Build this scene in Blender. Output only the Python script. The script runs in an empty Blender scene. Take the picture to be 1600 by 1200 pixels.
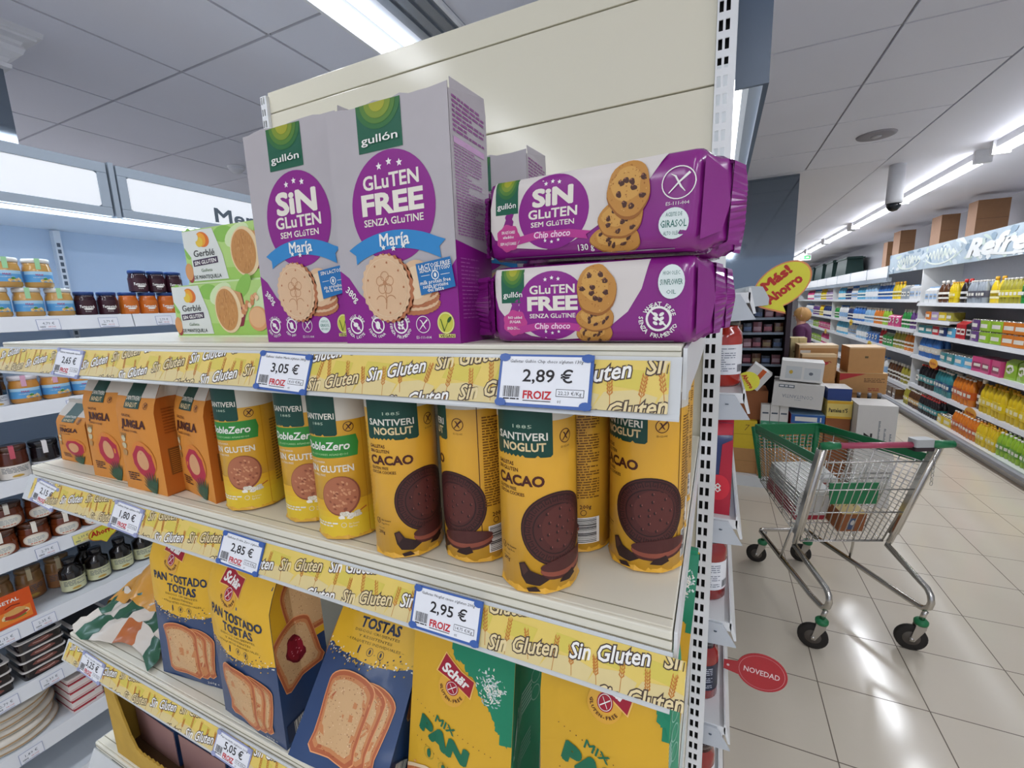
import bpy, bmesh, math, random
from mathutils import Matrix, Vector
S = bpy.context.scene
COL = S.collection
PI = math.pi
random.seed(7)

# ------------------------------------------------------------------ camera
EYE = 1.754
def cam_axes(yaw, pitch, roll):
    cy, sy, cp, sp, cr, sr = math.cos(yaw), math.sin(yaw), math.cos(pitch), math.sin(pitch), math.cos(roll), math.sin(roll)
    right = Vector((cy, sy, 0)); fwd = Vector((-sy*cp, cy*cp, sp)); up = right.cross(fwd)
    return cr*right + sr*up, -sr*right + cr*up, fwd
_r, _u, _f = cam_axes(0.43622, -0.17276, -0.03434)
cd = bpy.data.cameras.new('camera'); cam = bpy.data.objects.new('camera', cd); COL.objects.link(cam)
cam.matrix_world = Matrix(((_r.x, _u.x, -_f.x, 0), (_r.y, _u.y, -_f.y, 0), (_r.z, _u.z, -_f.z, EYE), (0, 0, 0, 1)))
cd.sensor_width = 36; cd.sensor_fit = 'HORIZONTAL'; cd.lens = 36*690.14/1600; cd.clip_start = 0.02; cd.clip_end = 100
S.camera = cam

# ------------------------------------------------------------------ world, exposure
W = bpy.data.worlds.new('ambient_fill'); S.world = W; W.use_nodes = True  # even ambient fill added to brighten the open-ended room, not a real source
W.node_tree.nodes['Background'].inputs[0].default_value = (0.74, 0.82, 1.0, 1)
W.node_tree.nodes['Background'].inputs[1].default_value = 1.5
S.view_settings.view_transform = 'Standard'; S.view_settings.look = 'None'
S.view_settings.exposure = -1.05; S.view_settings.gamma = 1.0; S.view_settings.use_curve_mapping = False
TUBE_WATTS = 30.0        # each ceiling luminaire

def area_light(name, loc, sx, sy, watts, color=(1, 1, 1), rot=(0, 0, 0), parent=None):
    l = bpy.data.lights.new(name, 'AREA'); l.shape = 'RECTANGLE'; l.size = sx; l.size_y = sy
    l.energy = watts; l.color = color
    o = bpy.data.objects.new(name, l); COL.objects.link(o); o.location = loc; o.rotation_euler = rot
    if parent: o.parent = parent
    return o

# ------------------------------------------------------------------ materials
def lin(h):
    h = h.lstrip('#'); c = [int(h[i:i+2], 16)/255 for i in (0, 2, 4)]
    return [x/12.92 if x <= .04045 else ((x+.055)/1.055)**2.4 for x in c]
_M = {}
def mat(name, hexc='808080', rough=.5, metal=0., var=.05, scale=30., coat=0., emit=0., bump=0., trans=0., spec=.5, ior=1.45):
    if name in _M: return _M[name]
    m = bpy.data.materials.new(name); m.use_nodes = True; nt = m.node_tree; N = nt.nodes; L = nt.links
    b = N['Principled BSDF']; c = lin(hexc)
    b.inputs['Roughness'].default_value = rough; b.inputs['Metallic'].default_value = metal
    b.inputs['Coat Weight'].default_value = coat; b.inputs['Coat Roughness'].default_value = .12
    b.inputs['Specular IOR Level'].default_value = spec; b.inputs['IOR'].default_value = ior
    b.inputs['Transmission Weight'].default_value = trans
    tc = N.new('ShaderNodeTexCoord'); nz = N.new('ShaderNodeTexNoise'); nz.inputs['Scale'].default_value = scale
    nz.inputs['Detail'].default_value = 2
    L.new(tc.outputs['Object'], nz.inputs['Vector'])
    rp = N.new('ShaderNodeMix'); rp.data_type = 'RGBA'
    rp.inputs[6].default_value = [x*(1-var) for x in c]+[1]; rp.inputs[7].default_value = [min(1, x*(1+var)) for x in c]+[1]
    L.new(nz.outputs['Fac'], rp.inputs[0]); L.new(rp.outputs[2], b.inputs['Base Color'])
    if emit: b.inputs['Emission Color'].default_value = c+[1]; b.inputs['Emission Strength'].default_value = emit
    if bump:
        bp = N.new('ShaderNodeBump'); bp.inputs['Strength'].default_value = bump; bp.inputs['Distance'].default_value = .002
        L.new(nz.outputs['Fac'], bp.inputs['Height']); L.new(bp.outputs[0], b.inputs['Normal'])
    _M[name] = m
    return m
def ink(hexc, rough=.45):            # flat printing ink
    return mat('ink_'+hexc+('' if rough == .45 else '_%d' % (rough*100)), hexc, rough, var=.03, scale=60)

# ------------------------------------------------------------------ object helpers
def tag(o, label=None, cat=None, group=None, kind=None):
    if label: o['label'] = label
    if cat: o['category'] = cat
    if group: o['group'] = group
    if kind: o['kind'] = kind
    return o
def thing(name, label, cat, loc=(0, 0, 0), rz=0., group=None):
    o = bpy.data.objects.new(name, None); COL.objects.link(o); o.location = loc; o.rotation_euler = (0, 0, rz)
    o.empty_display_size = .05
    return tag(o, label, cat, group)
def copy_tree(o, loc=None, rz=None, label=None, group=None, parent=None):
    c = o.copy(); COL.objects.link(c)
    if parent: c.parent = parent
    if loc is not None: c.location = loc
    if rz is not None: c.rotation_euler = (o.rotation_euler.x, o.rotation_euler.y, rz) if not hasattr(rz, '__len__') else rz
    if label: c['label'] = label
    if group: c['group'] = group
    for ch in list(o.children): copy_tree(ch, parent=c)
    return c

class MB:
    """collects geometry and links it as ONE mesh object"""
    def __init__(s): s.v = []; s.f = []; s.m = []; s.sm = []; s.mats = []; s.T = None
    def mi(s, m):
        if m not in s.mats: s.mats.append(m)
        return s.mats.index(m)
    def add(s, vs, fs, m, smooth=False):
        o = len(s.v); k = s.mi(m)
        s.v += [tuple(s.T @ Vector(p)) for p in vs] if s.T is not None else [tuple(p) for p in vs]
        for f in fs: s.f.append([o+i for i in f]); s.m.append(k); s.sm.append(smooth)
        return s
    def box(s, x0, x1, y0, y1, z0, z1, m):
        v = [(x, y, z) for z in (z0, z1) for y in (y0, y1) for x in (x0, x1)]
        return s.add(v, [(0, 2, 3, 1), (4, 5, 7, 6), (0, 1, 5, 4), (2, 6, 7, 3), (0, 4, 6, 2), (1, 3, 7, 5)], m)
    def rbox(s, x0, x1, y0, y1, z0, z1, m, r=.005, n=3, smooth=True):   # vertical edges rounded
        pts = []
        for cx, cy, a0 in ((x1-r, y1-r, 0), (x0+r, y1-r, 90), (x0+r, y0+r, 180), (x1-r, y0+r, 270)):
            for i in range(n+1):
                a = math.radians(a0+90*i/n); pts.append((cx+r*math.cos(a), cy+r*math.sin(a)))
        return s.prism(pts, z0, z1, m, smooth=smooth)
    def prism(s, pts, z0, z1, m, axis='z', smooth=False):
        n = len(pts)
        if axis == 'z': g = lambda a, b, c: (a, b, c)
        elif axis == 'y': g = lambda a, b, c: (a, c, b)
        else: g = lambda a, b, c: (c, a, b)
        v = [g(x, y, z0) for x, y in pts]+[g(x, y, z1) for x, y in pts]
        s.add(v, [(i, (i+1) % n, n+(i+1) % n, n+i) for i in range(n)], m, smooth)
        s.add(v[:n], [tuple(range(n))[::-1]], m); s.add(v[n:], [tuple(range(n))], m)
        return s
    def lathe(s, prof, m, seg=20, c=(0, 0, 0), smooth=True, caps=True):
        v = []; f = []
        for r, z in prof:
            for i in range(seg):
                a = 2*PI*i/seg; v.append((c[0]+r*math.cos(a), c[1]+r*math.sin(a), c[2]+z))
        for j in range(len(prof)-1):
            for i in range(seg):
                k = (i+1) % seg; f.append((j*seg+i, j*seg+k, (j+1)*seg+k, (j+1)*seg+i))
        if caps:
            if prof[0][0] > 1e-6: f.append(tuple(range(seg))[::-1])
            if prof[-1][0] > 1e-6: f.append(tuple((len(prof)-1)*seg+i for i in range(seg)))
        return s.add(v, f, m, smooth)
    def tube(s, path, r, m, seg=8, closed=False):
        P = [Vector(p) for p in path]; n = len(P); v = []; f = []; prev = None
        for i in range(n):
            a = P[(i-1) % n] if (closed or i) else P[0]; b = P[(i+1) % n] if (closed or i < n-1) else P[-1]
            t = (b-a).normalized()
            if prev is None:
                ref = Vector((0, 0, 1)) if abs(t.z) < .9 else Vector((1, 0, 0)); u = t.cross(ref).normalized()
            else:
                u = (prev-t*prev.dot(t)); u = u.normalized() if u.length > 1e-6 else t.orthogonal().normalized()
            prev = u; w = t.cross(u); rr = r[i] if hasattr(r, '__len__') else r
            for k in range(seg):
                q = 2*PI*k/seg; v.append(P[i]+(u*math.cos(q)+w*math.sin(q))*rr)
        for i in range(n if closed else n-1):
            j = (i+1) % n
            for k in range(seg):
                l = (k+1) % seg; f.append((i*seg+k, i*seg+l, j*seg+l, j*seg+k))
        if not closed: f += [tuple(range(seg))[::-1], tuple((n-1)*seg+k for k in range(seg))]
        return s.add(v, f, m, True)
    def grid(s, fn, nu, nv, m, smooth=True, flip=False, u0=0., u1=1., v0=0., v1=1.):
        v = [fn(u0+(u1-u0)*i/nu, v0+(v1-v0)*j/nv) for j in range(nv+1) for i in range(nu+1)]
        f = []
        for j in range(nv):
            for i in range(nu):
                a = j*(nu+1)+i; q = (a, a+1, a+nu+2, a+nu+1); f.append(q[::-1] if flip else q)
        return s.add(v, f, m, smooth)
    def build(s, name, parent=None, loc=(0, 0, 0), rot=(0, 0, 0), bevel=0., weld=False, sub=0):
        me = bpy.data.meshes.new(name); me.from_pydata(s.v, [], s.f)
        for m in s.mats: me.materials.append(m)
        me.polygons.foreach_set('material_index', s.m); me.polygons.foreach_set('use_smooth', s.sm)
        me.update()
        if weld:
            bm = bmesh.new(); bm.from_mesh(me); bmesh.ops.remove_doubles(bm, verts=bm.verts, dist=1e-5); bm.to_mesh(me); bm.free()
        o = bpy.data.objects.new(name, me); COL.objects.link(o); o.location = loc; o.rotation_euler = rot
        if parent: o.parent = parent
        if bevel:
            b = o.modifiers.new('bevel', 'BEVEL'); b.width = bevel; b.segments = 2; b.limit_method = 'ANGLE'
        if sub:
            b = o.modifiers.new('sub', 'SUBSURF'); b.levels = b.render_levels = sub
        return o
def arcpts(cx, cy, rx, ry, a0=0., a1=360., n=28):
    return [(cx+rx*math.cos(math.radians(a0+(a1-a0)*i/n)), cy+ry*math.sin(math.radians(a0+(a1-a0)*i/n))) for i in range(n+1)]
def fillet(path, r, n=5):
    """round the inner corners of a 3D polyline"""
    P = [Vector(p) for p in path]; out = [P[0]]
    for i in range(1, len(P)-1):
        a = (P[i-1]-P[i]); b = (P[i+1]-P[i]); d = min(r, a.length*.49, b.length*.49)
        p0 = P[i]+a.normalized()*d; p1 = P[i]+b.normalized()*d
        for k in range(n+1):
            t = k/n; out.append(p0*(1-t)**2+P[i]*2*t*(1-t)+p1*t*t)
    return out+[P[-1]]

# ------------------------------------------------------------------ flat print artwork (polygons, lettering) mapped onto surfaces
_TX = {}; _SH = {}
def text_geo(st, bold, res, shear, sp):
    k = (st, bold, res, shear, sp)
    if k in _TX: return _TX[k]
    cu = bpy.data.curves.new('t', 'FONT'); cu.body = st; cu.size = 1; cu.resolution_u = res; cu.offset = bold; cu.shear = shear
    cu.space_character = sp
    o = bpy.data.objects.new('t', cu); COL.objects.link(o)
    dg = bpy.context.evaluated_depsgraph_get(); me = bpy.data.meshes.new_from_object(o.evaluated_get(dg))
    V = [(p.co.x, p.co.y) for p in me.vertices]; Fs = [tuple(p.vertices) for p in me.polygons]
    if bold > 0:                       # a curve offset can turn sharp letters inside out: then thicken by overlaid shifts
        V0, F0 = text_geo(st, 0., res, shear, sp)
        def tri(V, F): return sum(abs((V[f[1]][0]-V[f[0]][0])*(V[f[2]][1]-V[f[0]][1])-(V[f[2]][0]-V[f[0]][0])*(V[f[1]][1]-V[f[0]][1]))/2 for f in F)
        ed = {}
        for f in F0:
            for i in range(len(f)): e_ = tuple(sorted((f[i], f[(i+1) % len(f)]))); ed[e_] = ed.get(e_, 0)+1
        per = sum(math.dist(V0[a], V0[b]) for (a, b), n in ed.items() if n == 1)
        if any(c in st for c in 'MWwNmvVy') or 'TOSTA' in st or not (.6*per*bold < tri(V, Fs)-tri(V0, F0) < 1.25*per*bold):
            nd = 8 if bold > .035 else 4
            _SH[k] = [(bold*math.cos(2*PI*(j+.5)/nd)*1.1, bold*math.sin(2*PI*(j+.5)/nd)*1.1) for j in range(nd)]; V, Fs = V0, F0
    bpy.data.objects.remove(o); bpy.data.curves.remove(cu); bpy.data.meshes.remove(me)
    _TX[k] = (V, Fs)
    return V, Fs
CAP = .73
class Art:
    def __init__(s): s.e = []; s.lay = 0
    def raw(s, V, Fs, m, lay):
        s.e.append((V, Fs, m, lay+.012*(len(s.e) % 60))); return s
    def poly(s, pts, m, lay=1):
        pts = list(pts)
        if pts[0] == pts[-1]: pts = pts[:-1]
        return s.raw(pts, [tuple(range(len(pts)))], m, lay)
    def rect(s, x0, y0, x1, y1, m, lay=1, rot=0.):
        cx, cy = (x0+x1)/2, (y0+y1)/2; c, t = math.cos(math.radians(rot)), math.sin(math.radians(rot))
        P = [(cx+(x-cx)*c-(y-cy)*t, cy+(x-cx)*t+(y-cy)*c) for x, y in ((x0, y0), (x1, y0), (x1, y1), (x0, y1))]
        return s.poly(P, m, lay)
    def ell(s, cx, cy, rx, ry, m, lay=1, n=32, rot=0.):
        c, t = math.cos(math.radians(rot)), math.sin(math.radians(rot)); P = []
        for i in range(n):
            a = 2*PI*i/n; x, y = rx*math.cos(a), ry*math.sin(a); P.append((cx+x*c-y*t, cy+x*t+y*c))
        return s.poly(P, m, lay)
    def ring(s, cx, cy, r, w, m, lay=1, n=28, ry=None):
        V = []; F = []; k = (ry or r)/r
        for i in range(n):
            a = 2*PI*i/n; V += [(cx+r*math.cos(a), cy+k*r*math.sin(a)), (cx+(r-w)*math.cos(a), cy+k*(r-w)*math.sin(a))]
        for i in range(n): j = (i+1) % n; F.append((2*i, 2*j, 2*j+1, 2*i+1))
        return s.raw(V, F, m, lay)
    def line(s, pts, w, m, lay=1):
        V = []; F = []; n = len(pts)
        for i, (x, y) in enumerate(pts):
            a = pts[max(0, i-1)]; b = pts[min(n-1, i+1)]; dx, dy = b[0]-a[0], b[1]-a[1]; l = math.hypot(dx, dy) or 1
            ww = w[i] if hasattr(w, '__len__') else w
            V += [(x-dy/l*ww/2, y+dx/l*ww/2), (x+dy/l*ww/2, y-dx/l*ww/2)]
        for i in range(n-1): F.append((2*i, 2*i+1, 2*i+3, 2*i+2))
        return s.raw(V, F, m, lay)
    def star(s, cx, cy, r, m, lay=1):
        return s.poly([(cx+(r if i % 2 == 0 else r*.45)*math.sin(PI*i/5), cy+(r if i % 2 == 0 else r*.45)*math.cos(PI*i/5)) for i in range(10)], m, lay)
    def blob(s, cx, cy, rx, ry, m, lay=1, amp=.1, n=26, seed=1, rot=0.):
        R = random.Random(seed); ph = [R.uniform(0, 6.28) for _ in range(4)]; c, t = math.cos(math.radians(rot)), math.sin(math.radians(rot)); P = []
        for i in range(n):
            a = 2*PI*i/n; k = 1+amp*(math.sin(2*a+ph[0])*.4+math.sin(3*a+ph[1])*.4+math.sin(5*a+ph[2])*.35+math.sin(7*a+ph[3])*.25)
            x, y = rx*k*math.cos(a), ry*k*math.sin(a); P.append((cx+x*c-y*t, cy+x*t+y*c))
        return s.poly(P, m, lay)
    def scallop(s, cx, cy, rx, ry, m, lay=1, teeth=26, amp=.05, rot=0., n=None):
        c, t = math.cos(math.radians(rot)), math.sin(math.radians(rot)); n = n or teeth*4; P = []
        for i in range(n):
            a = 2*PI*i/n; k = 1+amp*math.cos(teeth*a); x, y = rx*k*math.cos(a), ry*k*math.sin(a); P.append((cx+x*c-y*t, cy+x*t+y*c))
        return s.poly(P, m, lay)
    def text(s, st, x, y, h, m, lay=2, align='c', w=None, rot=0., shear=0., bold=0., res=2, sp=1., out=None, outw=.035):
        if out is not None: s.text(st, x, y, h, out, lay-1, align, w, rot, shear, bold+outw, res, sp)
        V0, F = text_geo(st, bold, res, shear, sp)
        if not V0: return s
        B, _ = text_geo(st, 0., res, shear, sp) if bold else (V0, 0)
        x0 = min(p[0] for p in B); x1 = max(p[0] for p in B); k = h/CAP; kx = k if w is None else w/(x1-x0)
        ox = {'c': (x0+x1)/2, 'l': x0, 'r': x1}[align]; c, t = math.cos(math.radians(rot)), math.sin(math.radians(rot))
        for n, (dx, dy) in enumerate(_SH.get((st, bold, res, shear, sp), ((0, 0),))):
            V = []
            for a, b in V0:
                X, Y = (a+dx-ox)*kx, (b+dy-CAP/2)*k; V.append((x+X*c-Y*t, y+X*t+Y*c))
            s.raw(V, F, m, lay+.03*n)
        return s
    def arctext(s, st, cx, cy, r, h, m, lay=2, a0=90., bold=0., below=False, w=.8):
        adv = math.degrees(h*w/r); n = len(st)
        for i, ch in enumerate(st):
            if ch == ' ': continue
            d = (i-(n-1)/2)*adv; a = a0+d if below else a0-d; ar = math.radians(a)
            s.text(ch, cx+r*math.cos(ar), cy+r*math.sin(ar), h, m, lay, rot=a+90 if below else a-90, bold=bold, res=1)
        return s
    def micro(s, x0, y0, x1, y1, rows, m, lay=1, seed=1, fill=.55):
        R = random.Random(seed); dy = (y1-y0)/rows; V = []; F = []
        for i in range(rows):
            x = x0; yb = y1-dy*(i+1)+dy*.2
            end = x1 if R.random() < .75 else x0+(x1-x0)*R.uniform(.4, .95)
            while x < end:
                l = min(R.uniform(.8, 3.2)*dy, end-x); o = len(V)
                V += [(x, yb), (x+l, yb), (x+l, yb+dy*fill), (x, yb+dy*fill)]; F.append((o, o+1, o+2, o+3)); x += l+dy*.4
        return s.raw(V, F, m, lay)
    def bars(s, x0, y0, x1, y1, m, lay=1, seed=3, horizontal=False):
        R = random.Random(seed); V = []; F = []; p = x0 if not horizontal else y0; e = x1 if not horizontal else y1; u = (e-p)/60
        while p < e-u:
            l = R.choice((1, 1, 2, 3))*u; o = len(V)
            if horizontal: V += [(x0, p), (x1, p), (x1, min(e, p+l)), (x0, min(e, p+l))]
            else: V += [(p, y0), (min(e, p+l), y0), (min(e, p+l), y1), (p, y1)]
            F.append((o, o+1, o+2, o+3)); p += l+R.choice((1, 1, 2))*u
        return s.raw(V, F, m, lay)
    def put(s, other, dx=0., dy=0., k=1., rot=0., dl=0):
        c, t = math.cos(math.radians(rot))*k, math.sin(math.radians(rot))*k
        for V, F, m, l in other.e: s.e.append(([(dx+x*c-y*t, dy+x*t+y*c) for x, y in V], F, m, l+dl))
        return s
    def emit(s, mb, fn, us=(), vs=(), clip=None, eps=.00016):
        by = {}
        for V, F, m, l in s.e: by.setdefault(m, []).append((V, F, l))
        for m, L in by.items():
            bm = bmesh.new()
            for V, F, l in L:
                vv = [bm.verts.new((x, y, (l+1)*eps)) for x, y in V]
                for f in F:
                    try: bm.faces.new([vv[i] for i in f])
                    except ValueError: pass
            big = [f for f in bm.faces if len(f.verts) > 4]
            if big: bmesh.ops.triangulate(bm, faces=big)
            def cut(co, no, inner=False, outer=False):
                g = bm.verts[:]+bm.edges[:]+bm.faces[:]
                if g: bmesh.ops.bisect_plane(bm, geom=g, plane_co=co, plane_no=no, clear_inner=inner, clear_outer=outer, dist=1e-7)
            if clip:
                cut((clip[0], 0, 0), (1, 0, 0), True); cut((clip[2], 0, 0), (1, 0, 0), False, True)
                cut((0, clip[1], 0), (0, 1, 0), True); cut((0, clip[3], 0), (0, 1, 0), False, True)
            for u in us: cut((u, 0, 0), (1, 0, 0))
            for v in vs: cut((0, v, 0), (0, 1, 0))
            bm.normal_update()
            for f in bm.faces:
                if f.normal.z < 0: f.normal_flip()
            bm.verts.index_update()
            mb.add([fn(v.co.x, v.co.y, v.co.z) for v in bm.verts], [tuple(v.index for v in f.verts) for f in bm.faces], m, bool(us) or bool(vs))
            bm.free()
        return mb

# shared colours
WHITE = ink('f2f0ea'); BLACK = ink('1c1718'); CREAM = ink('e9e4d6'); GREYINK = ink('8d8a90')
PURPLE = ink('8a1c86', .38); GREEN_LOGO = ink('0f5c42'); RIBBON = ink('2f86c4'); NOTE = ink('1f6fae')
COOKIE = ink('dcb892'); COOKIE_D = ink('b5714a'); COOKIE_L = ink('e6cba6'); CHIP = ink('4a2a1e'); CHIPC = ink('c0883f'); CHIPC_D = ink('9c6228')
MUSTARD = ink('e0a51c'); TUBEY = ink('e4ac34', .4); DGREEN = ink('0e4438'); CHOC = ink('4e2320'); CHOC_D = ink('2c1414'); BROWNTX = ink('4a1d14')
shelf_paint = mat('cream_enamel', 'e4e0cf', .32, var=.02, scale=3)
white_metal = mat('white_enamel', 'e3e5e6', .3, var=.02, scale=3)
panel_paint = mat('cream_gloss_panel', 'e2ddc9', .16, var=.02, scale=2)
rail_plastic = mat('clear_grey_rail', 'cfd2d2', .2, var=.03)
slot_shade = mat('painted_slot_shade', '14120f', .8)
cardboard = mat('cardboard', 'b98a58', .85, var=.08, scale=20)
cardboard_sh = mat('cardboard_shaded', '8f6a4c', .85, var=.08, scale=20)
chrome = mat('chrome_steel', 'c9c6c0', .22, metal=1., var=.03)
# ================================================================== SETTING
CEIL = 2.89
def floor_material():
    m = bpy.data.materials.new('polished_floor_tile'); m.use_nodes = True; nt = m.node_tree; N, L = nt.nodes, nt.links
    b = N['Principled BSDF']; tc = N.new('ShaderNodeTexCoord'); sx = N.new('ShaderNodeSeparateXYZ'); L.new(tc.outputs['Object'], sx.inputs[0])
    def mth(op, a, bb):
        n = N.new('ShaderNodeMath'); n.operation = op
        for i, q in enumerate((a, bb)):
            if isinstance(q, (int, float)): n.inputs[i].default_value = q
            elif q is not None: L.new(q, n.inputs[i])
        return n.outputs[0]
    ds = []
    for ax, off in ((0, .09), (1, .18)):
        t = mth('SUBTRACT', sx.outputs[ax], off); t = mth('DIVIDE', t, .4); t = mth('FRACT', t, None)
        t = mth('SUBTRACT', t, .5); t = mth('ABSOLUTE', t, None); ds.append(t)
    d = mth('MAXIMUM', ds[0], ds[1]); g = mth('GREATER_THAN', d, .5-.0058)
    nz = N.new('ShaderNodeTexNoise'); nz.inputs['Scale'].default_value = 2.2; nz.inputs['Detail'].default_value = 5; L.new(tc.outputs['Object'], nz.inputs['Vector'])
    cr = N.new('ShaderNodeMix'); cr.data_type = 'RGBA'; cr.inputs[6].default_value = lin('d5cab7')+[1]; cr.inputs[7].default_value = lin('dfd5c4')+[1]; L.new(nz.outputs['Fac'], cr.inputs[0])
    mx = N.new('ShaderNodeMix'); mx.data_type = 'RGBA'; mx.inputs[7].default_value = lin('6e6152')+[1]; L.new(cr.outputs[2], mx.inputs[6]); L.new(g, mx.inputs[0])
    L.new(mx.outputs[2], b.inputs['Base Color'])
    r = mth('MULTIPLY', g, .5); r = mth('ADD', r, .13); L.new(r, b.inputs['Roughness'])
    return m
def ceiling_material():
    m = bpy.data.materials.new('mineral_ceiling_tile'); m.use_nodes = True; nt = m.node_tree; N, L = nt.nodes, nt.links
    b = N['Principled BSDF']; tc = N.new('ShaderNodeTexCoord')
    nz = N.new('ShaderNodeTexNoise'); nz.inputs['Scale'].default_value = 1.6; nz.inputs['Detail'].default_value = 4; L.new(tc.outputs['Object'], nz.inputs['Vector'])
    mx = N.new('ShaderNodeMix'); mx.data_type = 'RGBA'; mx.inputs[6].default_value = lin('e3e3ec')+[1]; mx.inputs[7].default_value = lin('eaeaf2')+[1]
    L.new(nz.outputs['Fac'], mx.inputs[0]); L.new(mx.outputs[2], b.inputs['Base Color']); b.inputs['Roughness'].default_value = .85
    return m
tile_m = ceiling_material()
smooth_ceiling = mat('painted_ceiling', 'e4e4ec', .6, var=.02, scale=2)
wall_paint = mat('wall_paint', 'cbcacf', .7, var=.03, scale=2)
tbar = mat('ceiling_grid_bar', 'a7a5a8', .6)

m = MB(); m.box(-4.8, 3.6, -4.2, 22.2, -.05, 0, floor_material()); tag(m.build('floor'), 'polished beige floor tiles with dark joints', kind='structure')
# ceiling: real tiles with a reveal between them over the grid area, smooth board elsewhere
m = MB()
gx = [.671+.6*i for i in range(-9, 2)]; gy = [1.452+.6*j for j in range(-10, 7)]
gx = [-4.8]+[g for g in gx if g > -4.75]; gy = [-4.2]+[g for g in gy if g > -4.19]
m.box(-4.8, 1.271, -4.2, 5.14, CEIL+.012, CEIL+.05, tbar)
for i in range(len(gx)-1):
    for j in range(len(gy)-1):
        e = .0065
        m.box(gx[i]+e, gx[i+1]-e, gy[j]+e, gy[j+1]-e, CEIL, CEIL+.012, tile_m)
m.box(1.271+.006, 3.6, -4.2, 22.2, CEIL, CEIL+.05, smooth_ceiling); m.box(-4.8, 1.271, 5.06, 22.2, CEIL, CEIL+.05, smooth_ceiling)
tag(m.build('ceiling'), 'white suspended ceiling of square tiles in a metal grid', kind='structure')
m = MB(); m.box(-4.8, -4.6, -4.2, 22.2, 0, CEIL, wall_paint); tag(m.build('wall_left'), 'plain grey wall behind jam shelves', kind='structure')
m = MB(); m.box(3.2, 3.6, -4.2, 22.2, 0, CEIL, wall_paint); tag(m.build('wall_right'), 'plain grey wall above the drinks shelves', kind='structure')
m = MB(); m.box(-4.8, 3.6, 22.0, 22.2, 0, CEIL, wall_paint); tag(m.build('wall_far'), 'plain grey wall at the far end of the aisle', kind='structure')
# dark mirrored pillar with white plaster capital behind the jam shelves
dark_mirror = mat('dark_mirror_glass', '7d8893', .06, metal=.92, var=.01)
plaster = mat('white_plaster', 'dddde0', .6)
t = thing('pillar', 'dark mirror-clad pillar under a white moulded capital, upper left', 'pillar', (-2.8, .72, 0))
m = MB(); m.box(-.2, .2, -.21, .21, 0, 2.76, dark_mirror); m.build('shaft', t)
m = MB()
prof = [(.0, 2.745), (.02, 2.75), (.022, 2.765), (.012, 2.77), (.02, 2.785), (.05, 2.805), (.058, 2.825), (.05, 2.84), (.055, 2.85), (.085, 2.858), (.088, 2.866), (.10, 2.87), (.105, 2.89)]
V = []
for o_, z in prof: V += [(-.2-o_, -.21-o_, z), (.2+o_, -.21-o_, z), (.2+o_, .21+o_, z), (-.2-o_, .21+o_, z)]
F = [(4*j+i, 4*j+(i+1) % 4, 4*j+4+(i+1) % 4, 4*j+4+i) for j in range(len(prof)-1) for i in range(4)]+[(3, 2, 1, 0)]
m.add(V, F, plaster, False); m.build('capital', t)

# ------------------------------------------------------------------ luminaires
tube_on = mat('lit_tube', 'f4f7ff', .4, emit=10, var=0); batten_on = mat('lit_batten_tube', 'f4f7ff', .4, emit=28, var=0)
lamp_body = mat('lamp_body_white', 'e8e8ea', .4)
def batten(x, y0, y1, label, watts=TUBE_WATTS, group='battens over the right aisle'):
    t = thing('ceiling_light', label, 'light', (x, y0, 2.80), 0, group); L = y1-y0
    m = MB(); m.box(-.035, .035, 0, L, .035, .09, lamp_body); m.box(-.055, .055, -.01, .03, -.012, .09, lamp_body); m.box(-.055, .055, L-.03, L+.01, -.012, .09, lamp_body)
    m.build('housing', t)
    for sx in (-.03, .03):
        m = MB(); m.tube([(sx, .03, .012), (sx, L-.03, .012)], .014, batten_on, 10); m.build('lit_tube', t)
    area_light('tube_glow', (0, L/2, -.006), .09, L-.1, watts, (.93, .96, 1), (0, 0, 0), t)
    return t
Y = 3.15
ordn = ['nearest', 'second', 'third', 'fourth', 'fifth', 'sixth', 'seventh', 'eighth']
for i in range(8):
    batten(1.93, Y, Y+1.78, 'twin-tube white batten light above the right aisle, %s from the camera in the visible row' % ordn[i])
    Y += 2.02
for i, (x, y) in enumerate(((1.93, -3.2), (1.93, -.9))):
    batten(x, y, y+1.78, 'twin-tube batten light behind the camera, %s one' % ('rear', 'front')[i], 34)
def recessed(x, y0, y1, label, watts):
    t = thing('recessed_light', label, 'light', (x, y0, CEIL), 0, 'recessed twin-tube ceiling lights'); L = y1-y0
    m = MB(); alu = mat('louvre_aluminium', 'a9b0b8', .25, metal=.7)
    m.box(-.14, .27, 0, L, -.004, .0, mat('recess_grey', '8d939b', .5))
    m.box(-.14, -.125, 0, L, -.035, -.004, lamp_body); m.box(.255, .27, 0, L, -.02, -.004, lamp_body)
    m.build('housing', t)
    m = MB()
    for k in range(3): m.box(.07+.06*k, .11+.06*k, 0, L, -.016, -.004, alu)
    m.build('reflector', t)
    for sx in (-.075, .015):
        m = MB(); m.tube([(sx, .02, -.028), (sx, L-.02, -.028)], .017, tube_on, 10); m.build('lit_tube', t)
    for sx in (-.075, .015): area_light('tube_glow', (sx, L/2, -.0465), .03, L-.1, watts/2, (.93, .96, 1), (0, 0, 0), t)
recessed(-1.25, -.4, 2.6, 'recessed twin-tube light in the tiled ceiling above the biscuit display', 24)
recessed(-4.42, -1.6, 3.2, 'recessed twin-tube light over the aisle behind the jam shelving', 60)
recessed(-1.25, -3.8, -.8, 'recessed twin-tube light behind the camera, over the left aisle', 30)
recessed(.25, -3.4, -.6, 'recessed twin-tube light behind the camera, over the middle', 36)
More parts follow.
